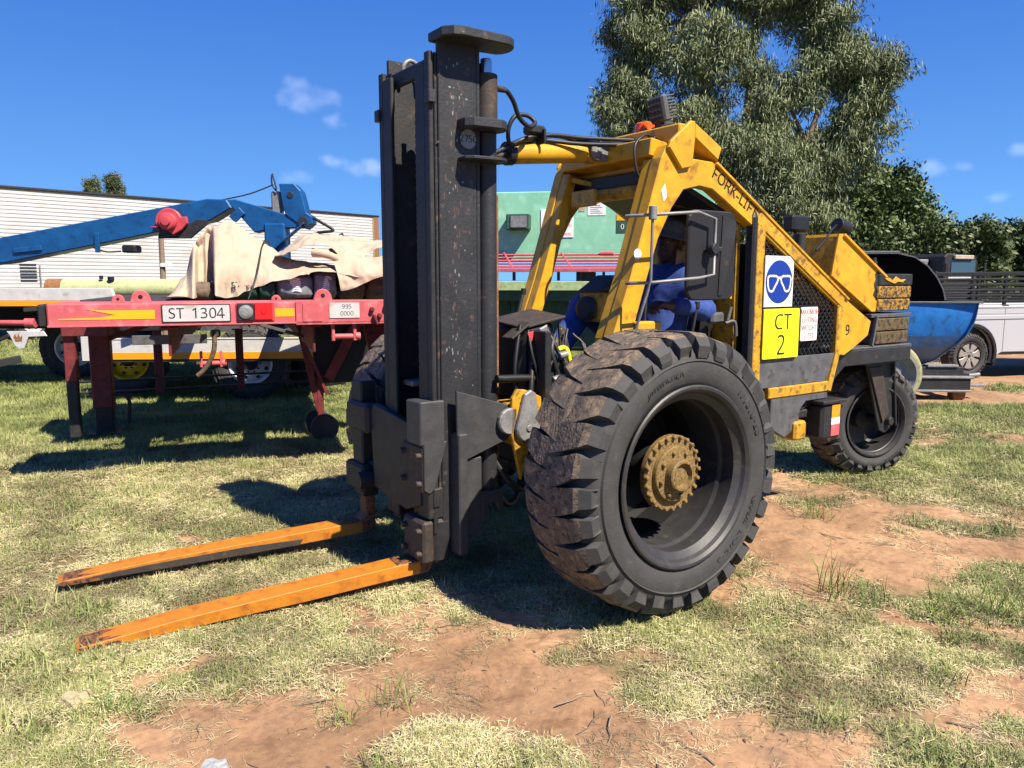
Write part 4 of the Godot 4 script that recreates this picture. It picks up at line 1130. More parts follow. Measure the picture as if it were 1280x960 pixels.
func build_mast(t: Node3D) -> void:
	var st := S()
	# outer channels, one each side of the mast centre line z = -1.25
	for s in [1, -1]:
		var z = func(d): return -1.25 + s * d
		st = S()
		bx(st, v(-0.75, 0.24, z.call(0.25)), v(-0.535, 2.72, z.call(0.274)), 0.004)
		bx(st, v(-0.535, 0.24, z.call(0.13)), v(-0.512, 2.70, z.call(0.272)), 0.004)
		bx(st, v(-0.765, 0.24, z.call(0.19)), v(-0.745, 2.64, z.call(0.262)), 0.004)
		obj("outer_channel", st, M.mast, t)
		st = S()
		bx(st, v(-0.80, 0.28, z.call(0.225)), v(-0.775, 2.64, z.call(0.272)), 0.004)
		bx(st, v(-0.775, 0.28, z.call(0.215)), v(-0.56, 2.62, z.call(0.235)), 0.004)
		bx(st, v(-0.80, 0.28, z.call(0.13)), v(-0.78, 2.60, z.call(0.225)), 0.004)
		bx(st, v(-0.56, 0.28, z.call(0.14)), v(-0.54, 2.62, z.call(0.235)), 0.004)
		obj("inner_channel", st, M.steel_dark, t)
		st = S()
		bx(st, v(-0.815, 2.40, z.call(0.25)), v(-0.775, 2.46, z.call(0.30)), 0.004)
		obj("keeper_block", st, M.mast, t)
		# lift chain: links as small plates
		st = S()
		for i in 56: box(st, v(-0.66, 0.55 + i * 0.034, z.call(0.10)), v(0.03, 0.026, 0.014 if i % 2 else 0.022), 0.004)
		obj("lift_chain", st, M.grey, t)
		st = S()
		bx(st, v(-0.70, 0.5, z.call(0.03)), v(-0.60, 1.10, z.call(0.05)), 0.004)
		bx(st, v(-0.74, 1.0, z.call(0.06)), v(-0.60, 1.03, z.call(0.17)), 0.01)
		obj("carriage_roller_plate", st, M.grey_light, t)
		# lift cylinder behind the channel
		st = S()
		var zc: float = z.call(0.235) if s == 1 else z.call(0.235)
		rod(st, v(-0.452, 0.42, zc), v(-0.452, 2.30, zc), 0.052, 0.052, 20)
		rod(st, v(-0.452, 2.30, zc), v(-0.452, 2.56, zc), 0.056, 0.056, 20)
		obj("lift_cylinder", st, M.mast if s == 1 else M.steel_dark, t)
		if s == 1:
			st = S()
			rod(st, v(-0.452, 2.33, zc), v(-0.452, 2.585, zc), 0.0575, 0.0575, 20)
			obj("cylinder_gland", st, M.steel_rust, t)
			st = S()
			bar(st, v(-0.404, 0.6, zc + 0.012), v(-0.404, 2.0, zc + 0.012), 0.010, 0.03, Vector3.RIGHT, 0.002)
			obj("cylinder_stripe", st, M.rust, t)
		rod_part(t, "lift_rod", v(-0.452, 2.56, zc), v(-0.452, 2.66, zc), 0.03, "chrome")
		# shaped plates that clamp the cylinder
		var zi: float = z.call(0.20); var zo: float = z.call(0.39)
		var top := [-0.77, -0.05, -0.77, 0.08, -0.73, 0.125, -0.68, 0.14] + arc(-0.455, 0.04, 0.10, 90, -50, 8) + [-0.5, -0.05]
		if s == -1: continue
		st = S()
		prism(st, top, 0.0, 0.045, 0.006, Transform3D(Basis(Vector3.RIGHT, v(0, 0, s), Vector3.DOWN if s == 1 else Vector3.UP), v(0, 2.735 if s == 1 else 2.69, z.call(0.27))))
		obj("top_plate", st, M.mast, t)
		var rib := [-0.645, 0.0, -0.645, 0.07, -0.61, 0.10] + arc(-0.475, 0.03, 0.085, 80, -60, 7) + [-0.50, -0.02, -0.52, 0.0]
		for y in [[2.345, 0.045], [2.165, 0.018]]:
			st = S()
			prism(st, rib, 0.0, y[1], 0.005, Transform3D(Basis(Vector3.RIGHT, v(0, 0, s), Vector3.DOWN if s == 1 else Vector3.UP), v(0, y[0] if s == 1 else y[0] - y[1], z.call(0.2745))))
			obj("cylinder_clamp", st, M.mast, t)
	st = S()
	rod(st, v(-0.585, 2.255, -0.9755), v(-0.585, 2.255, -0.970), 0.047, 0.047, 28, 0.001)
	var disc := obj("capacity_disc", st, M.grey_light, t)
	put("lettering", letters("2750", 0.032, 0.002), M.ink, disc, Transform3D(Basis.IDENTITY, v(-0.585, 2.255, -0.9695)))
	# light chips and scratches in the black paint of the near channel
	var cr := RandomNumberGenerator.new(); cr.seed = 12
	st = S()
	for i in 46:
		var y := cr.randf_range(1.05, 2.62); var x := -0.665 + cr.randfn(0, 0.022) + (0.04 if i % 5 == 0 else 0.0)
		var h := cr.randf_range(0.006, 0.026); var w := cr.randf_range(0.002, 0.007)
		if i < 5:
			y = 2.46 + cr.randf_range(-0.03, 0.03); w *= 2.2
		prism(st, [x, y, x + w, y + h * 0.3, x + w * 0.7, y + h, x - w * 0.4, y + h * 0.7], -0.9765, -0.9752, 0.0002)
	obj("paint_chip", st, M.grey_light, t).set_meta("kind", "stuff")
	st = S()
	for i in 60:
		var y := cr.randf_range(1.0, 2.5); var x := -0.66 + cr.randfn(0, 0.03)
		var h := cr.randf_range(0.008, 0.05); var w := cr.randf_range(0.003, 0.010)
		prism(st, [x, y, x + w, y + h * 0.2, x + w * 0.6, y + h, x - w * 0.5, y + h * 0.6], -0.9763, -0.9753, 0.0002)
	obj("primer_patch", st, M.primer, t).set_meta("kind", "stuff")
	# cross members
	for y in [0.35, 1.35, 2.50]:
		st = S(); bx(st, v(-0.484, y, -1.50), v(-0.45, y + 0.14, -1.0)); obj("cross_member", st, M.steel_dark, t)
	st = S(); bx(st, v(-0.76, 2.56, -1.47), v(-0.73, 2.63, -1.03)); obj("inner_cross_member", st, M.steel_dark, t)
	# centre ram with its curved hose
	st = S(); rod(st, v(-0.60, 0.5, -1.25), v(-0.60, 1.9, -1.25), 0.045, 0.045, 16); rod(st, v(-0.60, 1.9, -1.25), v(-0.60, 2.5, -1.25), 0.03); obj("centre_ram", st, M.steel_dark, t)
	st = S(); tube(st, [v(-0.68, 0.9, -1.12), v(-0.7, 1.3, -1.1), v(-0.68, 1.7, -1.12), v(-0.66, 2.5, -1.12)], 0.014, 7); obj("mast_hose", st, M.hose, t)
	st = S()
	tube(st, [v(-0.70, 2.62, -1.42), v(-0.70, 2.68, -1.42), v(-0.66, 2.71, -1.42), v(-0.61, 2.68, -1.42), v(-0.60, 2.60, -1.42)], 0.012, 8)
	obj("hose_guide", st, M.grey_light, t)
	# --- carriage
	st = S()
	prism(st, [0.80, -1.64, 0.86, -1.60, 0.80, -1.05, 0.40, -1.05, 0.34, -1.22, 0.38, -1.60], 0.80, 0.84, 0.005, Transform3D(Basis(Vector3.UP, Vector3.BACK, Vector3.RIGHT), v(-1.64, 0.02, 0)))
	obj("carriage_plate", st, M.steel_dark, t)
	st = S()
	for y in [0.72, 0.42]: bx(st, v(-0.805, y, -1.90), v(-0.765, y + 0.10, -0.97), 0.006)
	obj("fork_bar", st, M.steel_dark, t)
	for z in [-1.06, -1.46]:
		st = S(); bx(st, v(-0.775, 0.25, z - 0.03), v(-0.70, 0.95, z + 0.01), 0.006); obj("carriage_upright", st, M.steel_dark, t)
	# near block with a sloping cheek, bolted on
	st = S()
	bx(st, v(-0.88, 0.75, -1.115), v(-0.74, 0.97, -0.965), 0.006)
	prism(st, [-0.86, 0.76, -0.73, 0.76, -0.80, 0.52, -0.83, 0.50, -0.86, 0.52], -0.965, -0.99, 0.003)
	obj("stop_block", st, M.grey_mid, t)
	for q in [[0.50, 0.745, -1.20, -0.97], [0.13, 0.35, -1.20, -0.98]]:
		st = S()
		bx(st, v(-0.865, q[0], q[2]), v(-0.80, q[1], q[3]), 0.012)
		obj("fork_hook_plate", st, M.steel_rust, t)
		for y in [q[0] + 0.05, q[1] - 0.05]:
			for z in [q[2] + 0.03, q[3] - 0.03]:
				st = S(); rod(st, v(-0.86, y, z), v(-0.892, y, z), 0.018, 0.016, 6); obj("bolt", st, M.steel_rust, t)
	st = S()
	bx(st, v(-0.83, 0.36, -1.10), v(-0.70, 0.52, -0.98), 0.006)
	bx(st, v(-0.80, 0.12, -1.10), v(-0.70, 0.36, -0.975), 0.02)
	obj("carriage_leg", st, M.steel_dark, t)
	# far hanger
	st = S()
	bx(st, v(-0.84, 0.30, -1.90), v(-0.74, 0.99, -1.76), 0.01)
	bx(st, v(-0.87, 0.70, -1.92), v(-0.78, 0.87, -1.63), 0.025)
	bx(st, v(-0.87, 0.34, -1.95), v(-0.80, 0.50, -1.70), 0.03)
	rod(st, v(-0.80, 0.42, -1.70), v(-0.90, 0.42, -1.70), 0.055, 0.05, 12)
	prism(st, [-0.74, 0.96, -0.70, 0.86, -0.72, 0.80, -0.74, 0.80], -1.70, -1.76)
	obj("far_fork_hanger", st, M.steel_dark, t)
	# outer guide bar and side bracket
	st = S()
	bx(st, v(-0.70, 0.17, -1.04), v(-0.647, 0.80, -0.895), 0.006)
	bx(st, v(-0.648, 0.25, -0.976), v(-0.545, 0.665, -0.925), 0.006)
	bx(st, v(-0.545, 0.30, -1.0), v(-0.50, 0.46, -0.95), 0.006)
	prism(st, [-0.545, 0.46, -0.43, 0.47, -0.405, 0.44, -0.405, 0.38, -0.43, 0.345, -0.455, 0.40, -0.50, 0.40, -0.50, 0.32, -0.545, 0.30], -0.93, -0.985, 0.008)
	obj("side_guide", st, M.grey_mid, t)
	st = S()
	prism(st, [-0.705, 1.02, -0.335, 0.905, -0.345, 0.80, -0.40, 0.74, -0.64, 0.665, -0.70, 0.70], -0.905, -0.925, 0.004)
	obj("tilt_bracket", st, M.grey_mid, t)
	st = S()
	prism(st, [-0.39, 0.96, -0.36, 1.005, -0.31, 1.0, -0.27, 0.985, -0.14, 0.925, -0.16, 0.86, -0.24, 0.80, -0.335, 0.52, -0.40, 0.78], -0.87, -0.895, 0.005)
	bx(st, v(-0.36, 0.70, -1.1), v(-0.15, 0.92, -0.90), 0.01)
	obj("mast_pivot_arm", st, M.yellow_worn, t)
	st = S()
	prism(st, arc(-0.305, 0.80, 0.075, 180, 360, 10) + [-0.26, 0.98, -0.29, 1.0, -0.33, 0.98], -0.84, -0.868, 0.006)
	rod(st, v(-0.305, 0.80, -0.84), v(-0.305, 0.80, -0.832), 0.018)
	prism(st, arc(-0.40, 0.84, 0.07, 90, 270, 8) + [-0.36, 0.77, -0.36, 0.91], -0.87, -0.90, 0.006)
	obj("pivot_link", st, M.grey_light, t)
	st = S()
	tube(st, [v(-0.42, 0.62, -1.0), v(-0.36, 0.5, -0.95), v(-0.26, 0.45, -0.95), v(-0.2, 0.6, -1.0)], 0.02, 7)
	tube(st, [v(-0.46, 0.7, -1.05), v(-0.38, 0.40, -1.0), v(-0.25, 0.36, -1.05), v(-0.15, 0.55, -1.1)], 0.018, 7)
	obj("low_hose", st, M.hose, t)
	# --- tilt cylinder and hoses over the header
	st = S()
	rod(st, v(-0.15, 2.262, MID - 0.02), v(0.38, 2.315, MID - 0.02), 0.058, 0.058, 24)
	var tc := obj("tilt_cylinder", st, M.yellow, t)
	st = S(); rod(st, v(-0.175, 2.26, MID - 0.02), v(-0.13, 2.264, MID - 0.02), 0.064, 0.064, 24); obj("gland", st, M.steel_dark, tc)
	st = S(); rod(st, v(-0.50, 2.225, MID - 0.02), v(-0.16, 2.262, MID - 0.02), 0.024); obj("piston_rod", st, M.chrome, tc)
	st = S()
	rod(st, v(0.44, 2.32, MID - 0.06), v(0.44, 2.32, MID + 0.02), 0.06, 0.06, 20)
	obj("end_eye", st, M.yellow_worn, tc)
	st = S()
	for z in [MID + 0.03, MID - 0.09]:
		prism(st, arc(0.455, 2.325, 0.058, 60, 250, 10) + [0.60, 2.27, 0.62, 2.33, 0.60, 2.37], z, z + 0.018, 0.004)
	rod(st, v(0.455, 2.325, MID - 0.1), v(0.455, 2.325, MID + 0.055), 0.018)
	obj("clevis", st, M.grey_light, tc)
	st = S()
	tube(st, [v(-0.40, 2.525, -1.0), v(-0.33, 2.53, -1.02), v(-0.26, 2.49, -1.05), v(-0.20, 2.42, -1.08), v(-0.12, 2.385, -1.1), v(-0.06, 2.42, -1.13), v(-0.10, 2.455, -1.15), v(-0.18, 2.44, -1.15), v(-0.215, 2.37, -1.16), v(-0.19, 2.30, -1.18), v(-0.10, 2.33, -1.2), v(0.1, 2.38, -1.2), v(0.35, 2.385, -1.18), v(0.75, 2.40, -1.1)], 0.0125, 8)
	tube(st, [v(-0.46, 2.2, -1.15), v(-0.3, 2.24, -1.18), v(-0.15, 2.31, -1.2), v(0.0, 2.365, -1.2), v(0.2, 2.39, -1.24), v(0.4, 2.365, -1.2), v(0.75, 2.385, -1.15)], 0.014, 8)
	tube(st, [v(-0.12, 2.32, -1.24), v(0.05, 2.35, -1.22), v(0.3, 2.345, -1.16), v(0.7, 2.37, -1.1)], 0.012, 8)
	bx(st, v(-0.06, 2.37, -1.25), v(0.05, 2.42, -1.17), 0.02)
	bx(st, v(0.02, 2.32, -1.23), v(0.035, 2.40, -1.15), 0.003)
	obj("hydraulic_hose", st, M.hose, t)
	st = S(); rod(st, v(-0.40, 2.525, -1.0), v(-0.33, 2.53, -1.02), 0.017, 0.015, 6); obj("hose_fitting", st, M.steel_rust, t)
	# --- forks
	for q in [[-1.13, 0.0, -5.0], [-1.84, 1.0, -8.5]]:
		var f := sub("fork", t, v(-0.80, 0.025 * q[1], q[0]), q[2])
		f.set_meta("label", "orange fork nearest the camera" if q[1] == 0.0 else "orange far fork with dirty side")
		st = S()
		var side := [-0.135, 0.105, -0.20, 0.055, -1.60, 0.012, -1.625, 0.022, -1.60, 0.034, -1.25, 0.062, -0.135, 0.118]
		prism(st, [-0.03, 0.055, -0.62, 0.028, -1.58, 0.006, -1.61, 0.016, -1.58, 0.030, -1.20, 0.066, -0.60, 0.096, -0.15, 0.118, -0.03, 0.12], -0.068, 0.068, 0.003)
		obj("blade", st, M.fork, f)
		st = S()
		prism(st, [-0.155, 0.05, -0.03, 0.05, 0.02, 0.055, 0.05, 0.10, 0.05, 0.42, -0.01, 0.42, -0.01, 0.16, -0.045, 0.124, -0.155, 0.1225], -0.066, 0.066, 0.008)
		obj("shank", st, M.fork_worn, f)
		st = S()
		prism(st, [-1.615, 0.015, -1.58, 0.004, -1.36, 0.010, -1.40, 0.040, -1.58, 0.030], -0.0695, -0.062 + 0.0, 0.002)
		var c5 := 0.99556; var s5 := 0.09411
		var jag := [-0.195, -0.058, -0.195, 0.058, -0.12, 0.060, -0.08, 0.052, -0.10, 0.044, -0.05, 0.036, -0.09, 0.026, -0.115, 0.012, -0.10, 0.004, -0.13, -0.008, -0.10, -0.022, -0.075, -0.03, -0.10, -0.040, -0.03, -0.052, -0.06, -0.060]
		prism(st, jag, -0.002, 0.0008, 0.0003, Transform3D(Basis(v(c5, s5, 0), v(0, 0, -1), v(-s5, c5, 0)), v(-1.39, 0.048, 0)))
		prism(st, [-1.617, 0.015, -1.58, 0.003, -1.40, 0.008, -1.44, 0.032, -1.58, 0.029], 0.062, 0.0697, 0.002)
		obj("worn_edge", st, M.fork_worn, f)
		if q[1] == 1.0:
			st = S()
			prism(st, [-1.45, 0.010, -0.40, 0.036, -0.38, 0.070, -0.70, 0.072, -1.20, 0.052, -1.45, 0.034], 0.062, 0.0694, 0.002)
			obj("dirty_side", st, M.steel_rust, f)

func rod_part(parent: Node, called: String, a: Vector3, d: Vector3, r: float, key: String) -> void:
	var st := S()
	rod(st, a, d, r)
	obj(called, st, M[key], parent)

# ---------- driver ----------
func build_driver() -> void:
	var p := thing("person", "person in blue overalls and grey brimmed hat sitting in the forklift cab", "person", v(0.822, 0, -3.446), 35.0)
	var hip := v(1.04, 1.08, MID); var chest := v(1.10, 1.48, MID); var neck := v(1.08, 1.66, MID)
	var shn := v(1.10, 1.60, MID + 0.19); var shf := v(1.10, 1.60, MID - 0.19)
	var eln := v(1.12, 1.385, -0.93); var wrn := v(0.80, 1.415, -0.92)
	var elf := v(0.98, 1.36, MID - 0.28); var wrf := v(0.70, 1.48, MID - 0.14)
	var knn := v(0.56, 1.24, -1.12); var ann := v(0.30, 0.94, -1.08)
	var knf := v(0.50, 1.40, -1.36); var anf := v(0.235, 1.14, -1.30)
	var cloth := [[hip + v(0, 0, -0.08), hip + v(0, 0, 0.08), 0.145, 0.145], [hip, chest, 0.15, 0.165], [chest + v(0, 0.04, -0.09), chest + v(0, 0.04, 0.09), 0.125, 0.125], [chest, neck - v(0, 0.03, 0), 0.12, 0.065],
		[shn - v(0, 0, 0.04), eln, 0.082, 0.062], [eln, wrn + v(0.06, 0, 0), 0.06, 0.048], [shf + v(0, 0, 0.04), elf, 0.082, 0.062], [elf, wrf, 0.06, 0.048],
		[hip + v(-0.02, 0, 0.09), knn, 0.115, 0.082], [knn, ann, 0.080, 0.060], [hip + v(-0.02, 0.02, -0.09), knf, 0.115, 0.085], [knf, anf, 0.082, 0.066]]
	put("overalls", body_mesh(cloth, 0.016, 0.05, 0.010), M.cloth, p)
	# head and face, looking forward along -x and a little to the camera
	var hc := v(1.09, 1.80, MID)
	var r := Basis(Vector3.UP, deg_to_rad(25))
	var h := func(x, y, z): return hc + r * v(x, y, z)
	var head := [[neck - v(0, 0.04, 0), h.call(0.01, -0.06, 0), 0.058, 0.058], [h.call(0.015, 0.045, 0), h.call(0.02, 0.05, 0), 0.096, 0.092], [h.call(-0.02, 0.0, 0.0), h.call(-0.035, -0.055, 0), 0.078, 0.055], [h.call(-0.055, -0.085, 0), h.call(-0.065, -0.088, 0), 0.034, 0.03],
		[h.call(-0.092, 0.022, 0), h.call(-0.112, -0.018, 0), 0.010, 0.015], [h.call(-0.106, -0.022, 0.014), h.call(-0.106, -0.022, -0.014), 0.011, 0.011], [h.call(-0.088, -0.052, 0.022), h.call(-0.088, -0.052, -0.022), 0.013, 0.013], [h.call(-0.084, -0.064, 0.018), h.call(-0.084, -0.064, -0.018), 0.013, 0.013],
		[h.call(-0.084, 0.034, 0.035), h.call(-0.088, 0.032, 0.015), 0.013, 0.012], [h.call(-0.084, 0.034, -0.035), h.call(-0.088, 0.032, -0.015), 0.013, 0.012], [h.call(0.01, 0.02, 0.088), h.call(0.015, -0.03, 0.086), 0.018, 0.012], [h.call(0.01, 0.02, -0.088), h.call(0.015, -0.03, -0.086), 0.018, 0.012]]
	put("head", body_mesh(head, 0.006, 0.016), M.skin, p)
	var st := S()
	for s in [-1, 1]:
		var c: Vector3 = h.call(-0.082, 0.012, 0.032 * s)
		lathe(st, [[0.0, -0.011], [0.008, -0.008], [0.011, 0.0], [0.008, 0.008], [0.0, 0.011]], 12, Transform3D(Basis.IDENTITY, c), true)
	obj("eyes", st, M.grey_light, p)
	# hat: crown and drooping brim
	st = S()
	var hx := Transform3D(Basis.from_euler(Vector3(deg_to_rad(-90), 0, 0)), h.call(0.01, 0.055, 0)).rotated_local(Vector3.RIGHT, deg_to_rad(6)).rotated_local(Vector3.UP, deg_to_rad(10))
	lathe(st, [[0.100, 0.0], [0.172, -0.028], [0.176, -0.024], [0.104, 0.006], [0.101, 0.03], [0.096, 0.075], [0.078, 0.098], [0.0, 0.106]], 36, hx, true)
	obj("hat", st, M.hat, p)
	# near hand closed round the lever knob: palm, four fingers, thumb
	var hb := Basis.from_euler(Vector3(0, 0, 0))
	var g := func(x, y, z): return wrn + hb * v(x, y, z)
	var hand := [[wrn + v(0.03, 0, 0), g.call(-0.02, 0.0, 0), 0.028, 0.027], [g.call(-0.03, 0.006, -0.022), g.call(-0.085, 0.016, -0.026), 0.020, 0.018], [g.call(-0.03, 0.004, 0.018), g.call(-0.085, 0.012, 0.022), 0.020, 0.017], [g.call(-0.03, 0.006, 0.0), g.call(-0.088, 0.016, 0.0), 0.021, 0.018]]
	for i in 4:
		var z := 0.031 - i * 0.021; var l: float = [0.8, 0.95, 1.0, 0.92][i]
		var a: Vector3 = g.call(-0.084, 0.014, z); var b: Vector3 = g.call(-0.084 - 0.040 * l, 0.008, z * 1.05); var c: Vector3 = g.call(-0.094 - 0.052 * l, -0.022 * l, z * 1.05); var d: Vector3 = g.call(-0.086 - 0.040 * l, -0.044 * l, z)
		hand.append([a, b, 0.0115, 0.0095]); hand.append([b, c, 0.0095, 0.0085]); hand.append([c, d, 0.0085, 0.0072])
	hand.append([g.call(-0.025, -0.004, -0.026), g.call(-0.062, -0.016, -0.050), 0.015, 0.011]); hand.append([g.call(-0.062, -0.016, -0.050), g.call(-0.100, -0.030, -0.046), 0.011, 0.009])
	put("hand", body_mesh(hand, 0.0035, 0.008), M.skin, p)
	var fh := []
	for q in hand: fh.append([(q[0] as Vector3 - wrn) * v(1, 1, -1) + wrf, (q[1] as Vector3 - wrn) * v(1, 1, -1) + wrf, q[2], q[3]])
	put("hand", body_mesh(fh, 0.0035, 0.008), M.skin, p)
	# boots
	for q in [[ann, v(-0.12, -0.02, 0)], [anf, v(-0.07, 0.10, 0)]]:
		var a: Vector3 = q[0]; var d: Vector3 = q[1].normalized()
		var up := Vector3.BACK.cross(d).normalized()
		if up.y < 0: up = -up
		var bt := [[a + v(0, 0.03, 0), a - v(0, 0.02, 0), 0.058, 0.056], [a - up * 0.03 + v(0.03, 0, 0), a + d * 0.14 - up * 0.02, 0.05, 0.046], [a + d * 0.14 - up * 0.02, a + d * 0.20 - up * 0.022, 0.046, 0.036]]
		put("boot", body_mesh(bt, 0.008, 0.02), M.leather, p)

# ---------- left: red trailer with its load, white trailer, crane truck, box trailer ----------
func truck_wheel(root: Node, called: String, at: Vector3, turn: float, r: float, wid: float, rimr: float, rimkey: String, lugs := 30) -> Node3D:
	var w := sub(called, root, at, turn)
	wheel_tyre(w, r, rimr, wid, lugs, 0.02, false)
	var st := S()
	var k := rimr
	lathe(st, [[k * 0.97, -wid + 0.01], [k + 0.012, -wid + 0.01], [k * 0.95, -wid + 0.04], [k * 0.95, -0.04], [k + 0.010, -0.012], [k + 0.014, 0.0], [k - 0.004, 0.004], [k - 0.02, -0.02], [k * 0.9, -0.06], [k * 0.86, -0.12], [k * 0.60, -0.075], [k * 0.52, -0.06], [k * 0.30, -0.06], [0.0, -0.058]], 40)
	obj("rim", st, M[rimkey], w)
	st = S()
	for i in 8:
		var a := TAU * (i + 0.5) / 8
		rod(st, v(cos(a) * k * 0.74, sin(a) * k * 0.74, -0.105), v(cos(a) * k * 0.74, sin(a) * k * 0.74, -0.088), k * 0.10, k * 0.10, 10)
	lathe(st, [[k * 0.34, -0.062], [k * 0.33, 0.0], [k * 0.22, 0.03], [0.0, 0.032]], 20)
	for i in 10:
		var a := TAU * i / 10
		rod(st, v(cos(a) * k * 0.44, sin(a) * k * 0.44, -0.062), v(cos(a) * k * 0.44, sin(a) * k * 0.44, -0.03), 0.014, 0.012, 6)
	obj("hub", st, M.steel_dark, w)
	return w

func build_red_trailer() -> void:
	# x runs along the front beam to the right, z toward the camera
	var t := thing("flatbed_trailer", "faded red skeletal trailer with number plate and load under tarpaulin", "trailer", v(-3.29, 0, -5.45), 19.1)
	var st := S()
	bx(st, v(0, 1.235, -0.66), v(2.62, 1.405, 0.0), 0.01)
	bx(st, v(0, 1.235, -0.14), v(2.62, 1.25, 0.012), 0.004)
	obj("front_beam", st, M.red_paint, t)
	st = S()
	bx(st, v(1.70, 1.225, 0.0), v(2.62, 1.41, 0.012), 0.004)
	bx(st, v(1.752, 1.25, 0.011), v(1.90, 1.395, 0.018), 0.003)
	obj("front_plate", st, M.red_paint, t)
	st = S(); bx(st, v(-0.06, 1.24, -0.3), v(-0.012, 1.40, -0.02), 0.01); bar(st, v(-0.16, 1.36, -0.1), v(-0.02, 1.37, -0.1), 0.03, 0.03); obj("end_bracket", st, M.steel_dark, t)
	# lifting eyes on the beam
	for q in [[0.455, 0.058], [0.605, 0.088], [1.56, 0.05], [1.915, 0.092]]:
		st = S()
		prism(st, arc(q[0], 1.405 + q[1] * 0.35, q[1] * 0.72, 10, 170, 8) + [q[0] - q[1] * 0.85, 1.40, q[0] + q[1] * 0.85, 1.40], -0.075, -0.045, 0.005)
		obj("lashing_eye", st, M.red_paint, t)
		st = S(); rod(st, v(q[0], 1.405 + q[1] * 0.5, -0.046), v(q[0], 1.405 + q[1] * 0.5, -0.043), q[1] * 0.18, -1.0, 12, 0.0005); obj("eye_hole", st, M.black, t)
	# painted arrow and reflective tape
	st = S(); prism(st, [0.25, 1.362, 0.36, 1.354, 0.70, 1.354, 0.70, 1.288, 0.07, 1.288, 0.07, 1.296, 0.34, 1.304, 0.44, 1.320, 0.36, 1.338], 0.0005, 0.003, 0.0005); obj("painted_arrow", st, M.tape_yellow, t)
	st = S(); bx(st, v(1.545, 1.292, 0.0), v(1.69, 1.355, 0.003), 0.0005); obj("reflector_tape", st, M.tape_yellow, t)
	var np := sub("number_plate", t)
	np.set_meta("label", "long white number plate reading ST 1304")
	st = S(); prism(st, round_rect(0.745, 1.258, 1.225, 1.393, 0.008), 0.001, 0.010, 0.002); obj("border", st, M.steel_dark, np)
	st = S(); prism(st, round_rect(0.753, 1.266, 1.217, 1.385, 0.006), 0.0085, 0.0125, 0.001); obj("plate", st, M.white_paint, np)
	put("lettering", letters("ST  1304", 0.074, 0.003), M.ink, np, Transform3D(Basis.IDENTITY.scaled_local(v(1.02, 1, 1)), v(0.985, 1.325, 0.0125)))
	var lp := sub("lamp_cluster", t)
	st = S(); bx(st, v(1.265, 1.262, 0.0), v(1.54, 1.402, 0.012), 0.003); obj("backing", st, M.crane_red, lp)
	st = S(); bx(st, v(1.275, 1.268, 0.012), v(1.392, 1.398, 0.03), 0.008); obj("lamp_body", st, M.steel_dark, lp)
	st = S(); lathe(st, [[0.05, 0.03], [0.052, 0.038], [0.044, 0.04], [0.03, 0.044], [0.0, 0.046]], 24, xf(v(1.334, 1.333, 0.0))); obj("round_lens", st, M.grey_light, lp)
	st = S(); bx(st, v(1.398, 1.272, 0.012), v(1.525, 1.40, 0.026), 0.006); rod(st, v(1.462, 1.333, 0.026), v(1.462, 1.333, 0.03), 0.02, 0.018, 12); obj("red_lens", st, M.lamp_red, lp)
	var sp := sub("maker_plate", t)
	st = S(); prism(st, round_rect(1.955, 1.275, 2.19, 1.395, 0.006), 0.012, 0.018, 0.001); obj("plate", st, M.white_paint, sp)
	put("lettering", letters("995", 0.034, 0.002), M.grey, sp, Transform3D(Basis.IDENTITY, v(2.09, 1.365, 0.018)))
	put("lettering", letters("0000", 0.034, 0.002), M.grey, sp, Transform3D(Basis.IDENTITY, v(2.09, 1.31, 0.018)))
	# shackles hanging below
	for x in [2.07, 1.02]:
		st = S()
		var dy := 0.0 if x > 2.0 else -0.30
		var dz := 0.0 if x > 2.0 else -1.2
		for s in [-0.085, 0.085]: bx(st, v(x + s - 0.012, 1.09 + dy, -0.07 + dz), v(x + s + 0.012, 1.235 + dy, -0.02 + dz), 0.004)
		rod(st, v(x - 0.10, 1.125 + dy, -0.045 + dz), v(x + 0.10, 1.125 + dy, -0.045 + dz), 0.022)
		rod(st, v(x + 0.09, 1.125 + dy, -0.045 + dz), v(x + 0.13, 1.125 + dy, -0.045 + dz), 0.032)
		obj("shackle", st, M.red_paint, t)
	# longitudinal rails, cross members, deck
	st = S()
	for x in [0.78, 1.84]:
		bx(st, v(x - 0.07, 1.20, -9.5), v(x + 0.07, 1.22, -0.10)); bx(st, v(x - 0.01, 1.0, -9.5), v(x + 0.01, 1.36, -0.10)); bx(st, v(x - 0.07, 1.36, -9.5), v(x + 0.07, 1.38, -0.10))
	obj("chassis_rail", st, M.red_dark, t)
	for k in 6:
		st = S(); bx(st, v(0.02, 1.24, -1.5 - k * 1.4), v(2.6, 1.34, -1.42 - k * 1.4)); obj("cross_member", st, M.red_dark, t)
	for k in 12:
		st = S(); bx(st, v(0.02, 1.382, -1.30 - k * 0.205), v(2.62, 1.408, -1.105 - k * 0.205)); obj("deck_plank", st, M.steel_rust, t)
	# landing gear left: nested box legs; right: V frame with small twin wheels
	st = S()
	bx(st, v(-0.30, 0.62, -2.1), v(-0.20, 1.22, -1.95), 0.008)
	bx(st, v(-0.17, 0.28, -2.60), v(0.02, 1.22, -2.42), 0.012)
	bx(st, v(-0.3, 1.05, -2.62), v(0.1, 1.22, -1.9), 0.008)
	bar(st, v(-0.10, 0.95, -2.5), v(0.6, 1.2, -2.5), 0.05, 0.05)
	obj("landing_leg", st, M.red_dark, t)
	st = S()
	bx(st, v(-0.30, 0.08, -2.09), v(-0.21, 0.64, -1.96), 0.008)
	bx(st, v(-0.16, 0.02, -2.59), v(0.01, 0.30, -2.43), 0.012)
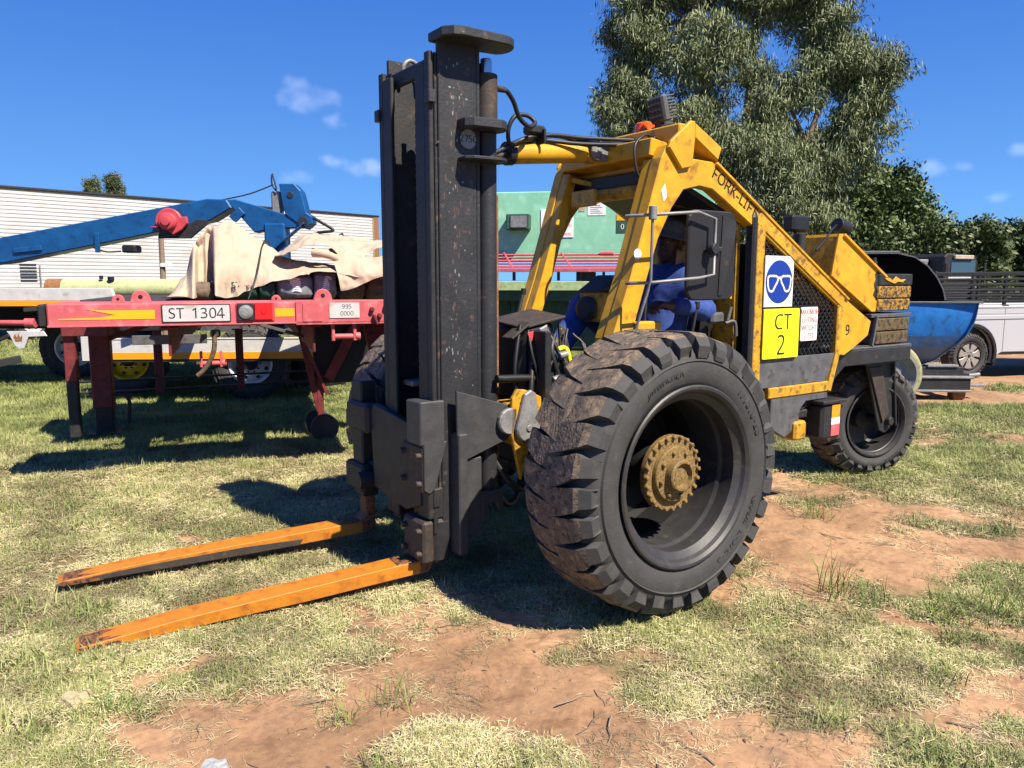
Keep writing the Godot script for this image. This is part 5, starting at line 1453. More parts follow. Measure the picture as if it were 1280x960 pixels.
	bx(st, v(-0.24, 0.0, -2.64), v(0.08, 0.03, -2.36), 0.008)
	obj("landing_foot", st, M.steel_dark, t)
	st = S(); tube(st, [v(0.03, 0.42, -2.45), v(0.12, 0.42, -2.42), v(0.17, 0.34, -2.42), v(0.15, 0.12, -2.42)], 0.018, 7); obj("crank_handle", st, M.steel_dark, t)
	st = S()
	bar(st, v(1.80, 1.235, -1.55), v(1.99, 0.28, -1.55), 0.06, 0.05, Vector3.BACK)
	bar(st, v(1.76, 1.235, -1.48), v(2.06, 0.46, -1.50), 0.03, 0.04, Vector3.BACK)
	bar(st, v(2.50, 1.38, -1.55), v(2.08, 0.6, -1.55), 0.10, 0.05, Vector3.BACK)
	prism(st, [2.24, 1.235, 2.62, 1.38, 2.62, 1.10, 2.32, 0.85], -0.20, -0.24)
	bx(st, v(1.97, 0.14, -1.58), v(2.03, 0.62, -1.52))
	rod(st, v(2.0, 0.135, -1.40), v(2.0, 0.135, -1.74), 0.025)
	obj("landing_frame", st, M.red_dark, t)
	for q in [[2.02, -1.42], [1.98, -1.72]]:
		st = S(); rod(st, v(q[0], 0.135, q[1] - 0.035), v(q[0], 0.135, q[1] + 0.035), 0.135, 0.135, 24, 0.012); obj("landing_wheel", st, M.steel_dark, t)
	st = S(); bx(st, v(1.95, 0.55, -1.7), v(2.6, 1.22, -1.62)); obj("mud_flap", st, M.black, t)
	st = S(); bar(st, v(2.3, 1.3, 0.02), v(2.33, 1.22, 0.02), 0.06, 0.02); for q in [[2.29, 1.34], [2.35, 1.29], [2.40, 1.36]]: rod(st, v(q[0], q[1], 0.01), v(q[0], q[1], 0.045), 0.022, 0.018, 8)
	obj("air_coupling", st, M.red_dark, t)
	# lower guard uprights and thin rails
	for x in [0.30, 1.20]:
		st = S(); bx(st, v(x, 0.26, -3.66), v(x + 0.09, 1.0, -3.58)); obj("guard_upright", st, M.red_dark, t)
	for y in [0.42, 0.29]:
		st = S(); bar(st, v(-0.5, y, -3.62), v(2.2, y + 0.04, -3.62), 0.03, 0.025); obj("guard_rail", st, M.black, t)
	st = S(); bx(st, v(0.7, 1.06, -3.3), v(1.9, 1.2, -3.2)); obj("axle_beam", st, M.steel_dark, t)
	st = S(); bar(st, v(1.45, 1.18, -1.0), v(1.85, 1.05, -1.2), 0.03, 0.03); obj("brace", st, M.grey, t); st = S(); bx(st, v(0.4, 1.02, -1.1), v(1.0, 1.10, -1.06)); obj("brace", st, M.grey, t)
	st = S(); tube(st, [v(1.06, 1.12, -1.15), v(1.05, 0.95, -1.15), v(0.98, 0.80, -1.18), v(0.90, 0.72, -1.2)], 0.022, 7); obj("air_hose", st, M.bag_brown, t)
	build_load()

func build_load() -> void:
	# sacks on the deck; local frame of the red trailer
	var base := Transform3D(Basis(Vector3.UP, deg_to_rad(19.1)), v(-3.29, 0, -5.45))
	var spec := [[1.30, "bag_green", 0.34, 0.20, "dark green printed sack showing under the tarpaulin"], [1.52, "bag_green", 0.16, 0.20, "narrow green sack beside the printed green sack"], [1.76, "bag_white", 0.34, 0.23, "white sack behind the red lashing eye"], [2.03, "bag_white", 0.22, 0.26, "white sack with curled open top right of the lashing eye"], [2.27, "bag_brown", 0.26, 0.21, "brown sack under the right part of the tarpaulin"], [2.52, "bag_brown", 0.26, 0.21, "brown sack at the end of the row beside the forklift mast"], [0.98, "bag_brown", 0.22, 0.16, "dark sack in the opening under the left tarpaulin folds"]]
	for q in spec:
		var st := S(); st.set_smooth_group(0)
		var n := FastNoiseLite.new(); n.seed = int(q[0] * 100); n.frequency = 3.0
		var f := func(i, j):
			var a: float = TAU * i / 20.0; var b: float = PI * j / 10.0 - PI / 2
			var d := v(cos(a) * cos(b), sin(b), sin(a) * cos(b))
			var e := v(signf(d.x) * pow(absf(d.x), 0.32), signf(d.y) * pow(absf(d.y), 0.5), signf(d.z) * pow(absf(d.z), 0.4))
			return v(e.x * q[2] * 0.5, e.y * q[3] * 0.5, e.z * 0.36) * (1.0 + n.get_noise_3dv(e) * 0.14)
		for i in 20:
			for j in 10: quad(st, f.call(i, j), f.call(i, j + 1), f.call((i + 1) % 20, j + 1), f.call((i + 1) % 20, j))
		var o := obj("sack", st, M[q[1]], self, base * Transform3D(Basis.IDENTITY, v(q[0], 1.40 + q[3] * 0.5, -1.30)))
		tag(o, q[4], "sack", "sacks on the red trailer")
		if q[1] == "bag_white":
			st = S()
			for k in 7: tube(st, [v(-0.06, -0.06 + k * 0.018, 0.335), v(0.0, -0.035 + k * 0.018, 0.36), v(0.05, -0.045 + k * 0.018, 0.345)], 0.008, 6)
			obj("curled_edge", st, M.sign_white, o)
		elif q[0] == 1.30: put("lettering", letters("BATEK", 0.05, 0.004), M.ink, o, Transform3D(Basis.IDENTITY, v(0.02, 0.0, 0.372)))
	# the tarpaulin: a draped sheet given by ridge heights across the trailer, folded and gathered at the left
	var prof := [[0.70, 1.42, 1.43], [0.82, 1.60, 1.44], [0.93, 1.90, 1.42], [0.99, 1.98, 1.47], [1.05, 2.05, 1.58], [1.10, 2.06, 1.44], [1.18, 2.09, 1.42], [1.26, 2.095, 1.43], [1.34, 2.04, 1.475], [1.46, 1.96, 1.52], [1.58, 1.88, 1.565], [1.70, 1.80, 1.58], [1.82, 1.76, 1.62], [1.95, 1.73, 1.65], [2.08, 1.72, 1.645], [2.20, 1.72, 1.62], [2.30, 1.74, 1.60], [2.45, 1.76, 1.58], [2.70, 1.78, 1.58]]
	var at := func(x: float, c: int) -> float:
		for i in prof.size() - 1:
			if x <= prof[i + 1][0]: return lerpf(prof[i][c], prof[i + 1][c], smoothstep(prof[i][0], prof[i + 1][0], x))
		return prof[-1][c]
	var n := FastNoiseLite.new(); n.seed = 6; n.frequency = 1.6
	var n2 := FastNoiseLite.new(); n2.seed = 16; n2.frequency = 0.9
	var sheet := func(u: float, w: float, lift: float, part: int) -> Vector3:
		# w from 0 at the hem facing the camera, over the ridge at 0.5, to the back hem at 1
		var x := lerpf(0.70, 2.70, u)
		var top: float = at.call(x, 1); var hem: float = at.call(x, 2)
		var zr := -1.30; var zf := -0.86 - 0.05 * sin(x * 5.0)
		var s := absf(w - 0.5) * 2.0
		var y := lerpf(top, hem, pow(s, 1.15))
		var z := lerpf(zr, zf if w < 0.5 else -2.0, pow(s, 0.85))
		var fold := 0.0
		# pleats gathered at the left: a deep shaded recess between two hanging flaps
		if x < 1.5:
			var k := pow(s, 0.55)
			fold -= 0.36 * k * smoothstep(0.93, 0.955, x) * (1.0 - smoothstep(1.075, 1.09, x))
			fold += 0.10 * k * smoothstep(1.085, 1.10, x) * (1.0 - smoothstep(1.10, 1.24, x))
			fold -= 0.13 * k * smoothstep(0.84, 0.855, x) * (1.0 - smoothstep(0.865, 0.93, x))
			fold += 0.07 * k * smoothstep(1.0, 1.01, x) * (1.0 - smoothstep(1.02, 1.06, x))
		fold += 0.035 * sin(x * 9.0 + w * 7.0) * s + n.get_noise_2d(x * 2.0, w * 1.5) * 0.05 + n2.get_noise_2d(x * 2.0 + 9.0, w * 2.0) * 0.07 * s
		z += fold * (1.0 if w < 0.5 else -1.0)
		y += n2.get_noise_2d(x * 3.0, w * 3.0 + 5.0) * 0.03 * (1.0 - s) + lift
		if part == 0 and x < 0.9: x -= (0.9 - x) * 0.15 * s
		return v(x, y, z)
	var st := S(); st.set_smooth_group(0)
	var nu := 170; var nw := 36
	for i in nu:
		for j in nw:
			var u0 := float(i) / nu; var u1 := float(i + 1) / nu; var w0 := float(j) / nw; var w1 := float(j + 1) / nw
			quad(st, sheet.call(u0, w0, 0.0, 0), sheet.call(u1, w0, 0.0, 0), sheet.call(u1, w1, 0.0, 0), sheet.call(u0, w1, 0.0, 0))
	var tp := obj("tarpaulin", st, M.tarp, self, base)
	tag(tp, "tan tarpaulin draped in folds over the load on the red trailer", "tarpaulin")
	# second sheet thrown over the right half: a hanging flap with a pointed corner and a crumpled top layer
	var flap := func(u: float, w: float) -> Vector3:
		var x := lerpf(2.08, 2.80, u)
		var hem := 1.48 + 0.13 * smoothstep(0.0, 0.62, u) - 0.05 * smoothstep(0.6, 1.0, u)
		var top := 1.86 + 0.05 * sin(u * 5.0) - 0.10 * exp(-pow((u - 0.5) * 5.0, 2.0))
		var y := lerpf(hem, top, w)
		var z := -0.74 - w * w * 0.42 + n.get_noise_2d(x * 1.6, y * 1.6 + 7.0) * 0.06
		return v(x + (1.0 - w) * 0.06 * (1.0 - u), y, z)
	st = S(); st.set_smooth_group(0)
	for i in 40:
		for j in 24: quad(st, flap.call(i / 40.0, j / 24.0), flap.call((i + 1) / 40.0, j / 24.0), flap.call((i + 1) / 40.0, (j + 1) / 24.0), flap.call(i / 40.0, (j + 1) / 24.0))
	var fp := obj("tarpaulin", st, M.tarp, self, base)
	tag(fp, "pale tarpaulin flap with pointed corner hanging at the right of the load", "tarpaulin")
	var over := func(u: float, w: float) -> Vector3:
		var x := lerpf(1.60, 2.72, u)
		var front := 1.76 + 0.14 * smoothstep(0.0, 0.35, u) - 0.17 * exp(-pow((u - 0.62) * 5.0, 2.0))
		var back := 1.80 + 0.20 * smoothstep(0.0, 0.3, u) - 0.07 * smoothstep(0.6, 1.0, u)
		var y := lerpf(front, back, pow(w, 0.6)) + n.get_noise_2d(x * 2.2, w * 2.0 + 3.0) * 0.05
		return v(x, y + 0.015, -1.02 - w * 0.7 + 0.10 * sin(u * 6.0) * (1.0 - w))
	st = S(); st.set_smooth_group(0)
	for i in 50:
		for j in 16: quad(st, over.call(i / 50.0, j / 16.0), over.call((i + 1) / 50.0, j / 16.0), over.call((i + 1) / 50.0, (j + 1) / 16.0), over.call(i / 50.0, (j + 1) / 16.0))
	var ov := obj("tarpaulin", st, M.tarp, self, base)
	tag(ov, "crumpled top layer of tarpaulin thrown over the right half of the load", "tarpaulin")
	st = S()
	tube(st, [v(1.36, 1.41, -0.80), v(1.44, 1.62, -0.90), v(1.50, 1.88, -1.16), v(1.56, 1.93, -1.32), v(1.62, 1.7, -1.7)], 0.007, 6)
	var rp := obj("tie_rope", st, M.hose, self, base)
	tag(rp, "thin dark rope tied over the tarpaulin on the red trailer", "rope")
	st = S(); st.set_smooth_group(1)
	tube(st, [v(1.93, 1.82, -0.98), v(2.0, 1.81, -0.94), v(2.08, 1.79, -0.93), v(2.14, 1.76, -0.95)], 0.042, 10, 0.03)
	var rl := obj("tarpaulin_roll", st, M.tarp, self, base)
	tag(rl, "rolled edge of tarpaulin poking out below the crumpled top layer", "tarpaulin")

func build_white_trailer() -> void:
	var t := thing("low_trailer", "low white drop side trailer with orange stripe behind the red trailer", "trailer", v(-5.45, 0, -9.7), 4.0)
	var st := S(); prism(st, [0.0, 0.56, 0.0, 1.10, 0.30, 1.10, 0.30, 0.59, 0.30, 0.56], -0.06, 0.0, 0.005); obj("end_panel", st, M.white_paint, t)
	st = S(); bx(st, v(0.20, 0.565, 0.0), v(0.285, 1.09, 0.004), 0.001); obj("orange_stripe", st, M.tape_orange, t)
	st = S(); bx(st, v(0.301, 0.575, -0.06), v(3.0, 0.83, -0.004), 0.006); bx(st, v(0.301, 0.83, -0.09), v(3.0, 0.845, 0.004), 0.004); obj("drop_side", st, M.white_paint, t)
	st = S(); bx(st, v(0.29, 0.578, -0.004), v(2.99, 0.665, 0.002), 0.001); obj("orange_stripe", st, M.tape_orange, t)
	st = S(); bx(st, v(0.0, 0.54, -2.3), v(3.0, 0.572, -0.01)); bx(st, v(0.1, 0.55, -0.5), v(3.1, 0.75, -0.4)); bx(st, v(0.1, 0.9, -1.6), v(3.2, 1.0, -0.7)); obj("bed_frame", st, M.steel_dark, t)
	for q in [[1.1, 0.12, -0.3, 0.16], [1.55, 0.10, -0.3, 0.1], [2.2, 0.1, -0.35, 0.15], [2.7, 0.08, -0.3, 0.12]]:
		st = S(); bx(st, v(q[0], 0.84, q[2]), v(q[0] + q[3], 0.84 + q[1], q[2] + 0.15), 0.02); obj("loaded_scrap", st, M.steel_rust, t)
	st = S(); bar(st, v(0.9, 1.0, -0.4), v(3.0, 0.88, -0.4), 0.06, 0.10); obj("scrap_beam", st, M.grey, t)
	truck_wheel(t, "wheel", v(0.24, 0.50, -0.75), 6.0, 0.50, 0.28, 0.27, "yellow_rim")
	truck_wheel(t, "wheel", v(2.06, 0.505, -0.10), 6.0, 0.50, 0.28, 0.265, "white_rim")
	st = S(); rod(st, v(0.24, 0.5, -2.4), v(0.24, 0.5, -0.9), 0.06); obj("axle", st, M.steel_dark, t); st = S(); rod(st, v(2.06, 0.5, -2.4), v(2.06, 0.5, -0.25), 0.06); obj("axle", st, M.steel_dark, t)
	# dark folded ramp with ribs beside the white wheel
	st = S()
	for i in 6: bar(st, v(2.25 + i * 0.13, 0.52, -0.6), v(2.45 + i * 0.15, 0.14 + i * 0.01, -0.35), 0.025, 0.05, Vector3.BACK)
	prism(st, [2.2, 0.55, 3.1, 0.55, 3.2, 0.16, 2.75, 0.10, 2.5, 0.16], -0.68, -0.64)
	obj("folded_ramp", st, M.black, t)

func build_crane_truck() -> void:
	var t := thing("crane_truck", "old flatbed truck with white deck edge and orange stripe at far left", "truck", v(-7.3, 0, -11.0), 1.5)
	var st := S(); bx(st, v(-2.5, 1.29, -0.08), v(1.58, 1.47, 0.0), 0.006); prism(st, [1.58, 1.47, 1.60, 1.40, 1.63, 1.30, 1.58, 1.29], -0.08, 0.0); obj("deck_edge", st, M.white_paint, t)
	st = S(); bx(st, v(-2.5, 1.212, -0.08), v(1.64, 1.288, 0.004), 0.004); obj("orange_stripe", st, M.tape_orange, t)
	st = S(); bx(st, v(-2.5, 1.22, -2.5), v(4.6, 1.28, -0.085)); obj("deck", st, M.steel_rust, t)
	st = S(); bx(st, v(-2.5, 0.85, -1.7), v(4.6, 1.2, -1.5)); bx(st, v(-2.5, 0.85, -0.9), v(4.6, 1.2, -0.7)); for x in [-1.0, 0.4, 1.5, 3.0]: bx(st, v(x, 0.9, -2.0), v(x + 0.1, 1.15, -0.2)); obj("chassis_rail", st, M.steel_dark, t)
	st = S(); rod(st, v(-0.6, 0.98, -0.15), v(0.35, 0.97, -0.12), 0.04); rod(st, v(0.28, 0.97, -0.12), v(0.42, 0.97, -0.12), 0.07); rod(st, v(0.55, 1.12, -0.05), v(0.85, 1.14, -0.05), 0.03); rod(st, v(-0.4, 0.72, -0.1), v(-0.15, 0.74, -0.1), 0.06); obj("pipework", st, M.red_paint, t)
	st = S(); bar(st, v(-0.35, 0.60, 0.0), v(0.12, 0.80, 0.02), 0.05, 0.05); obj("tow_bar", st, M.steel_dark, t)
	st = S(); prism(st, [0.10, 0.86, 0.62, 0.86, 0.66, 0.79, 0.40, 0.78, 0.33, 0.62, 0.26, 0.60, 0.20, 0.66, 0.14, 0.80], 0.03, 0.05); obj("tow_plate", st, M.white_paint, t)
	st = S(); prism(st, [0.19, 0.78, 0.22, 0.82, 0.24, 0.77, 0.265, 0.83, 0.29, 0.77, 0.32, 0.81, 0.31, 0.72, 0.22, 0.71], 0.048, 0.054, 0.001); obj("rust_mark", st, M.rust, t)
	truck_wheel(t, "wheel", v(0.38, 0.52, -1.2), 18.0, 0.52, 0.30, 0.28, "white_rim")
	truck_wheel(t, "wheel", v(-1.9, 0.52, -1.4), 4.0, 0.52, 0.30, 0.28, "white_rim")
	st = S(); rod(st, v(0.38, 0.52, -2.3), v(0.38, 0.52, -1.4), 0.07); obj("axle", st, M.steel_dark, t)
	st = S(); bar(st, v(-0.9, 0.20, 1.6), v(0.50, 0.50, 0.4), 0.08, 0.10); var db := obj("drawbar", st, M.steel_dark, self, Transform3D(Basis.IDENTITY, v(-7.3, 0, -11.0)))
	tag(db, "dark steel drawbar lying at an angle in the grass at far left", "drawbar")
	# pale green pipe lying on the deck
	st = S()
	rod(st, v(-7.45, 1.44, -12.9), v(-4.2, 1.44, -13.2), 0.165, 0.165, 32)
	var p := obj("plastic_pipe", st, M.pipe, self)
	tag(p, "thick pale green pipe lying along the truck deck behind the red beam", "pipe")
	st = S(); rod(st, v(-7.70, 1.44, -12.88), v(-7.45, 1.44, -12.9), 0.168, 0.168, 32); obj("pipe_end", st, M.rust, p)
	st = S(); rod(st, v(-6.8, 1.60, -12.85), v(-6.8, 1.66, -12.85), 0.03); obj("pipe_fitting", st, M.black, p); st = S(); rod(st, v(-6.64, 1.58, -12.85), v(-6.64, 1.64, -12.85), 0.05); obj("pipe_fitting", st, M.black, p)
	# folding crane
	var c := thing("loader_crane", "blue folding truck crane with red winch on its long boom", "crane", v(-3.45, 0, -11.5), 0.0)
	var B := v(-3.45, 0, -11.5)
	st = S()
	prism(st, [-7.4, 1.83, -9.0, 1.67, -9.0, 2.02, -7.56, 2.17, -4.40, 2.745, -4.12, 2.735, -4.05, 2.62, -4.36, 2.44, -4.9, 2.32, -5.5, 2.20], -0.16, 0.16, 0.015, Transform3D(Basis.IDENTITY, -v(B.x, 0, 0)))
	obj("main_boom", st, M.crane_blue, c)
	st = S(); box(st, v(-7.2 - B.x, 2.02, 0.175), v(0.42, 0.07, 0.03), 0.01, Transform3D(Basis(Vector3.BACK, 0.1), v(0.35, 0.39, 0))); obj("boom_bracket", st, M.crane_blue, c); st = S(); bx(st, v(-6.05 - B.x, 1.98, 0.16), v(-5.98 - B.x, 2.26, 0.19), 0.006); obj("boom_bracket", st, M.crane_blue, c); st = S(); bx(st, v(-7.62 - B.x, 1.95, 0.16), v(-7.56 - B.x, 2.18, 0.19), 0.006); obj("boom_bracket", st, M.crane_blue, c)
	st = S(); bx(st, v(-5.70 - B.x, 1.98, -0.1), v(-5.50 - B.x, 2.09, 0.12), 0.02); tube(st, [v(-6.1 - B.x, 2.05, 0.12), v(-5.9 - B.x, 1.99, 0.15), v(-5.7 - B.x, 2.0, 0.14)], 0.012, 6); obj("hook_block", st, M.black, c)
	st = S(); prism(st, [-5.12, 2.18, -5.08, 2.36, -4.9, 2.42, -4.66, 2.38, -4.55, 2.45, -4.40, 2.44, -4.40, 2.38, -4.65, 2.18], 0.155, 0.20, 0.006, Transform3D(Basis.IDENTITY, -v(B.x, 0, 0))); obj("winch_mount", st, M.steel_dark, c)
	var w := sub("winch", c, v(-4.93 - B.x, 2.415, 0.2))
	st = S(); prism(st, arc(0, 0, 0.19, 20, 200, 14) + [-0.27, -0.07, -0.16, -0.10, -0.12, -0.02, -0.02, -0.12, 0.06, -0.19, 0.18, -0.12, 0.27, -0.02, 0.26, 0.07], 0.0, 0.06, 0.01); obj("housing", st, M.crane_red, w)
	st = S(); lathe(st, [[0.13, 0.06], [0.13, 0.10], [0.11, 0.13], [0.07, 0.14], [0.06, 0.17], [0.0, 0.175]], 28); obj("drum_cap", st, M.crane_red, w)
	st = S(); prism(st, [-4.14, 2.735, -4.0, 2.74, -3.15, 2.49, -2.98, 2.47, -2.98, 2.34, -3.45, 2.33, -3.75, 2.27, -4.05, 2.62], -0.12, 0.12, 0.012, Transform3D(Basis.IDENTITY, -v(B.x, 0, 0))); bar(st, v(-4.05 - B.x, 2.45, 0.15), v(-3.9 - B.x, 2.58, 0.15), 0.12, 0.05, Vector3.BACK); obj("second_boom", st, M.crane_blue, c)
	st = S(); prism(st, [-3.36, 2.96, -3.14, 2.96, -3.05, 2.86, -2.98, 2.55, -2.90, 2.50, -2.90, 2.40, -3.0, 2.32, -3.28, 2.52, -3.32, 2.66], -0.14, 0.14, 0.012, Transform3D(Basis.IDENTITY, -v(B.x, 0, 0))); obj("crane_head", st, M.crane_blue, c)
	for q in [[-3.2, 2.80, 0.045], [-3.03, 2.42, 0.075]]:
		st = S(); rod(st, v(q[0] - B.x, q[1], 0.14), v(q[0] - B.x, q[1], 0.152), q[2], q[2], 20); obj("pin", st, M.steel_dark, c)
	st = S(); bx(st, v(-3.50 - B.x, 2.52, -0.08), v(-3.36 - B.x, 2.86, 0.08), 0.02); obj("valve_bank", st, M.grey_light, c)
	st = S(); tube(st, [v(-3.40 - B.x, 2.85, 0.1), v(-3.47 - B.x, 2.95, 0.1), v(-3.46 - B.x, 3.1, 0.1), v(-3.40 - B.x, 2.88, 0.12)], 0.012, 6); obj("crane_hose", st, M.hose, c)
	st = S(); tube(st, [v(-4.2 - B.x, 2.735, 0.1), v(-3.8 - B.x, 2.82, 0.1), v(-3.45 - B.x, 2.95, 0.1)], 0.010, 6); obj("crane_hose", st, M.hose, c)
	st = S(); tube(st, [v(-2.93 - B.x, 2.5, 0.05), v(-2.75 - B.x, 2.40, 0.1), v(-2.6 - B.x, 2.30, 0.1), v(-2.8 - B.x, 2.27, 0.1), v(-3.0 - B.x, 2.2, 0.1), v(-3.1 - B.x, 2.15, 0.1)], 0.022, 7); obj("crane_hose", st, M.hose, c)
	st = S(); tube(st, [v(-2.58 - B.x, 2.16, 0.1), v(-2.5 - B.x, 2.22, 0.1), v(-2.46 - B.x, 2.24, 0.1)], 0.03, 7); obj("crane_hose", st, M.hose, c)
	st = S(); bar(st, v(-3.0 - B.x, 2.40, 0.16), v(-3.55 - B.x, 1.95, 0.16), 0.02, 0.14, Vector3.BACK); obj("link_arm", st, M.crane_blue, c)
	st = S(); bx(st, v(-0.25, 1.28, -0.25), v(0.25, 1.6, 0.25), 0.02); bx(st, v(-0.15, 1.6, -0.15), v(0.15, 2.4, 0.15), 0.02); obj("pedestal", st, M.crane_blue, c)
	st = S(); bar(st, v(-0.6, 2.2, 0.05), v(0.1, 1.9, 0.05), 0.1, 0.1); rod(st, v(-1.0, 2.1, 0), v(-0.1, 1.75, 0), 0.07); obj("lift_ram", st, M.steel_dark, c)

func build_box_trailer() -> void:
	# long white box body running back to the right
	var a := v(-15.6, 0, -17.9); var d := v(-5.08, 0, -29.8)
	var len := a.distance_to(d)
	var turn := rad_to_deg(atan2(-(d.z - a.z), d.x - a.x))
	var t := thing("box_trailer", "long white corrugated box trailer parked across the back", "trailer", a, turn)
	var st := S(); flat(st)
	var y := 1.0; var k := 0
	while y < 3.86:
		# one pressed rib: flat land and a shallow groove
		quad(st, v(0, y, 0), v(len - 0.25, y, 0), v(len - 0.25, y + 0.072, 0), v(0, y + 0.072, 0))
		quad(st, v(0, y + 0.072, 0), v(len - 0.25, y + 0.072, 0), v(len - 0.25, y + 0.076, -0.016), v(0, y + 0.076, -0.016))
		quad(st, v(0, y + 0.076, -0.016), v(len - 0.25, y + 0.076, -0.016), v(len - 0.25, y + 0.098, -0.016), v(0, y + 0.098, -0.016))
		quad(st, v(0, y + 0.098, -0.016), v(len - 0.25, y + 0.098, -0.016), v(len - 0.25, y + 0.102, 0), v(0, y + 0.102, 0))
		y += 0.102; k += 1
	bx(st, v(0, 1.0, -2.5), v(len - 0.05, 3.96, -0.045))
	obj("body", st, M.white_wall, t)
	st = S(); bx(st, v(0, y, -0.02), v(len - 0.2, 3.99, 0.02), 0.01); obj("top_fascia", st, M.tarp, t)
	st = S(); bx(st, v(-0.02, 3.98, -2.52), v(len + 0.02, 4.05, 0.05), 0.02); obj("roof_edge", st, M.steel_dark, t)
	st = S(); bx(st, v(len - 0.25, 1.0, -0.05), v(len, 3.98, 0.03), 0.02); bx(st, v(len, 3.1, -0.1), v(len + 0.06, 3.2, 0.0)); obj("corner_post", st, M.rust, t)
	st = S(); bx(st, v(len - 0.28, 1.0, -0.02), v(len - 0.24, 3.92, 0.034), 0.01); obj("post_edge", st, M.wheel_pale, t)
	var vt := sub("vent", t)
	for i in 6:
		st = S(); bx(st, v(3.75, 1.58 + i * 0.085, 0.0), v(4.15, 1.61 + i * 0.085, 0.03), 0.004); obj("slat", st, M.steel_dark, vt)
	st = S(); bx(st, v(0, 0.75, -2.4), v(len, 1.0, -0.1)); obj("floor_frame", st, M.steel_dark, t)
	for x in [2.5, 4.0, len - 2.6]:
		truck_wheel(t, "wheel", v(x, 0.5, -0.1), 0.0, 0.5, 0.28, 0.29, "white_rim")
	st = S(); bx(st, v(len - 4.0, 0.3, -1.5), v(len - 3.9, 0.75, -1.3)); obj("prop_leg", st, M.steel_dark, t); st = S(); bx(st, v(1.5, 0.4, -2.0), v(5.0, 0.6, -0.6)); obj("bogie", st, M.steel_dark, t)
	st = S(); bar(st, v(4.22, 1.3, 0.05), v(4.22, 2.0, 0.05), 0.03, 0.03); obj("downpipe", st, M.grey_light, t)
	# wooden pole in front of it
	st = S(); rod(st, v(0, 0, 0), v(0.02, 3.2, 0), 0.07, 0.055, 10)
	var p := obj("wooden_pole", st, M.wood_pole, self, Transform3D(Basis.IDENTITY, v(-8.1, 0, -18.0)))
	tag(p, "bare wooden pole standing in front of the white box trailer", "pole")
	st = S(); bx(st, v(0.0, 1.9, 0.05), v(0.26, 1.98, 0.09)); obj("name_board", st, M.sign_white, p)

